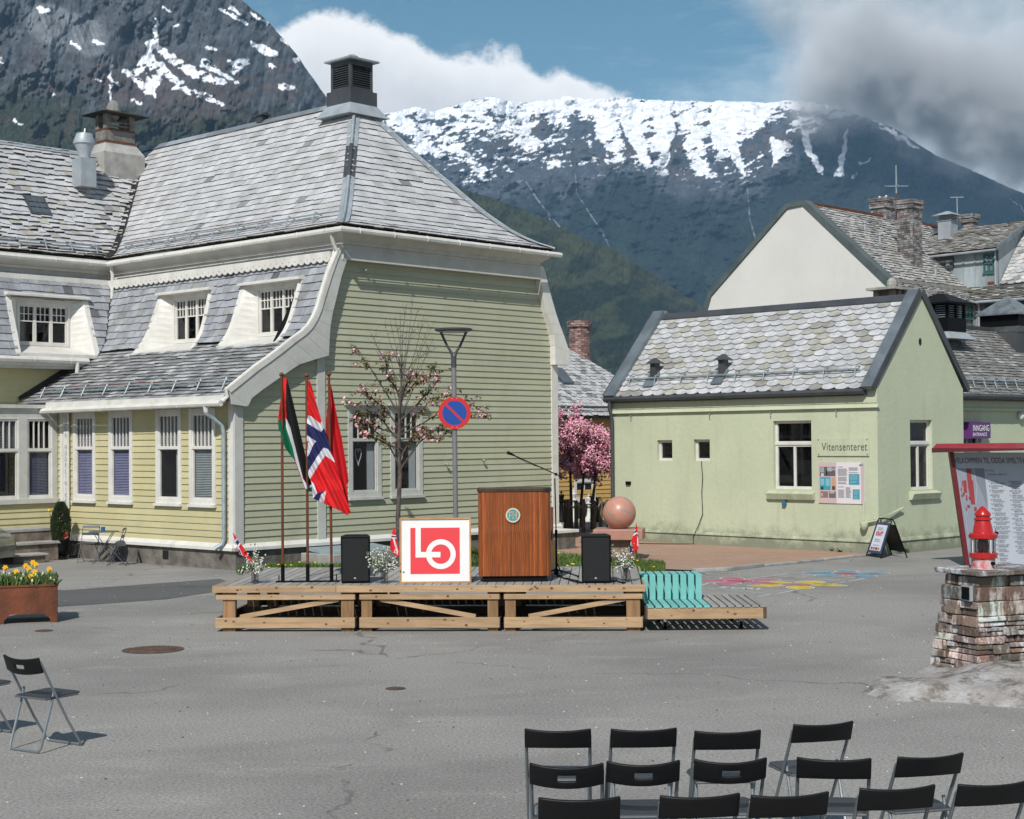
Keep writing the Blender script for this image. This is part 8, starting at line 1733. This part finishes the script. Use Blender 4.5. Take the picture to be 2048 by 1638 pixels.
b = MB(); b.lathe([(.045, 0), (.045, .09)], (0, 0, 0), 14, 0, (.02, .10, .28)); o_ = b.build('tin', M['plain'], None, smooth=True); o_.location = (c3.x-.02, c3.y, .675); tag(o_, 'small blue tin standing on the cafe table', 'tin')
car = thing('parked_car', 'front end of a pale green silver car at the left picture edge', 'car', V3(-12.27, 32.1, 0), R(-12))
M['carp'] = mat('car_paint', (.19, .215, .18), .25, .03, 2, metal=.5, coat=.6, bump=0)
side = [(1.98, .22), (2.03, .45), (2.0, .58), (1.88, .70), (1.55, .84), (1.1, .95), (.80, 1.05), (.15, 1.42), (-.3, 1.50), (-1.3, 1.46), (-1.85, 1.10), (-2.0, .95), (-2.05, .4), (-1.95, .22)]
arch = []
b = MB(); sec = []
for j, (yy, sh) in enumerate(((-.82, .94), (-.80, 1.), (-.66, 1.02), (0, 1.03), (.66, 1.02), (.80, 1.), (.82, .94))):
    sec.append([V3(x*(1 if abs(yy) < .7 else .975), yy*(1 if z < .95 else (1-(z-.95)*.45)), .2+(z-.2)*sh) for x, z in side])
n = len(side); vs = [p for s_ in sec for p in s_]; fs = [(j*n+i, j*n+(i+1) % n, (j+1)*n+(i+1) % n, (j+1)*n+i) for j in range(len(sec)-1) for i in range(n)]+[tuple(range(n)), tuple(range((len(sec)-1)*n, len(sec)*n))]
b.add(vs, fs); b.build('body', M['carp'], car, smooth=True, bevel=.03)
for xx in (1.28, -1.28):
    for s_ in (-1, 1): b = MB(); b.tube([V3(xx, s_*.66, .31), V3(xx, s_*.84, .31)], .31, 24, 0, .9); b.tube([V3(xx, s_*.84, .31), V3(xx, s_*.85, .31)], .20, 20, 1, 1.2); b.build('wheel', [M['black'], M['steel2']], car, smooth=True)
for s_ in (-1, 1): b = MB(); b.hexa([V3(1.62, s_*.60, .66), V3(1.98, s_*.55, .56), V3(1.95, s_*.80, .56), V3(1.55, s_*.815, .66), V3(1.55, s_*.60, .80), V3(1.86, s_*.55, .70), V3(1.80, s_*.80, .70), V3(1.40, s_*.79, .83)]); b.build('headlight', mat('headlight_lens', (.55, .55, .50), .15, .1, 8, coat=.5) if 'hl' not in M else M['hl'], car, bevel=.01); M['hl'] = bpy.data.materials['headlight_lens']
b = MB(); b.hexa([V3(.83, -.62, 1.04), V3(.83, .62, 1.04), V3(.18, .55, 1.42), V3(.18, -.55, 1.42), V3(.87, -.62, 1.06), V3(.87, .62, 1.06), V3(.22, .55, 1.44), V3(.22, -.55, 1.44)]); b.build('windscreen', gl2, car)

# ================================================================== grit and fallen bits on the square
b = MB()
for i in range(1500):
    x = random.uniform(-8, 8.5); y = random.uniform(9, 30); r = random.uniform(.006, .018); a = random.random()*6.28; k = random.choice([(.42, .40, .37), (.20, .18, .16), (.10, .09, .08), (.35, .28, .18), (.5, .48, .45)])
    if -4.2 < x < 3.5 and 20.4 < y < 24.4: continue
    b.add([(x+r*math.cos(a+q)*random.uniform(.6, 1.2), y+r*math.sin(a+q)*random.uniform(.6, 1.2), .002) for q in (0, 1.6, 3.1, 4.7)]+[(x, y, .004+r*.5)], [(0, 1, 4), (1, 2, 4), (2, 3, 4), (3, 0, 4)], 0, k)
tag(b.build('grit', M['plain']), 'loose grit and tiny leaf bits scattered over the asphalt', 'grit', kind='stuff')
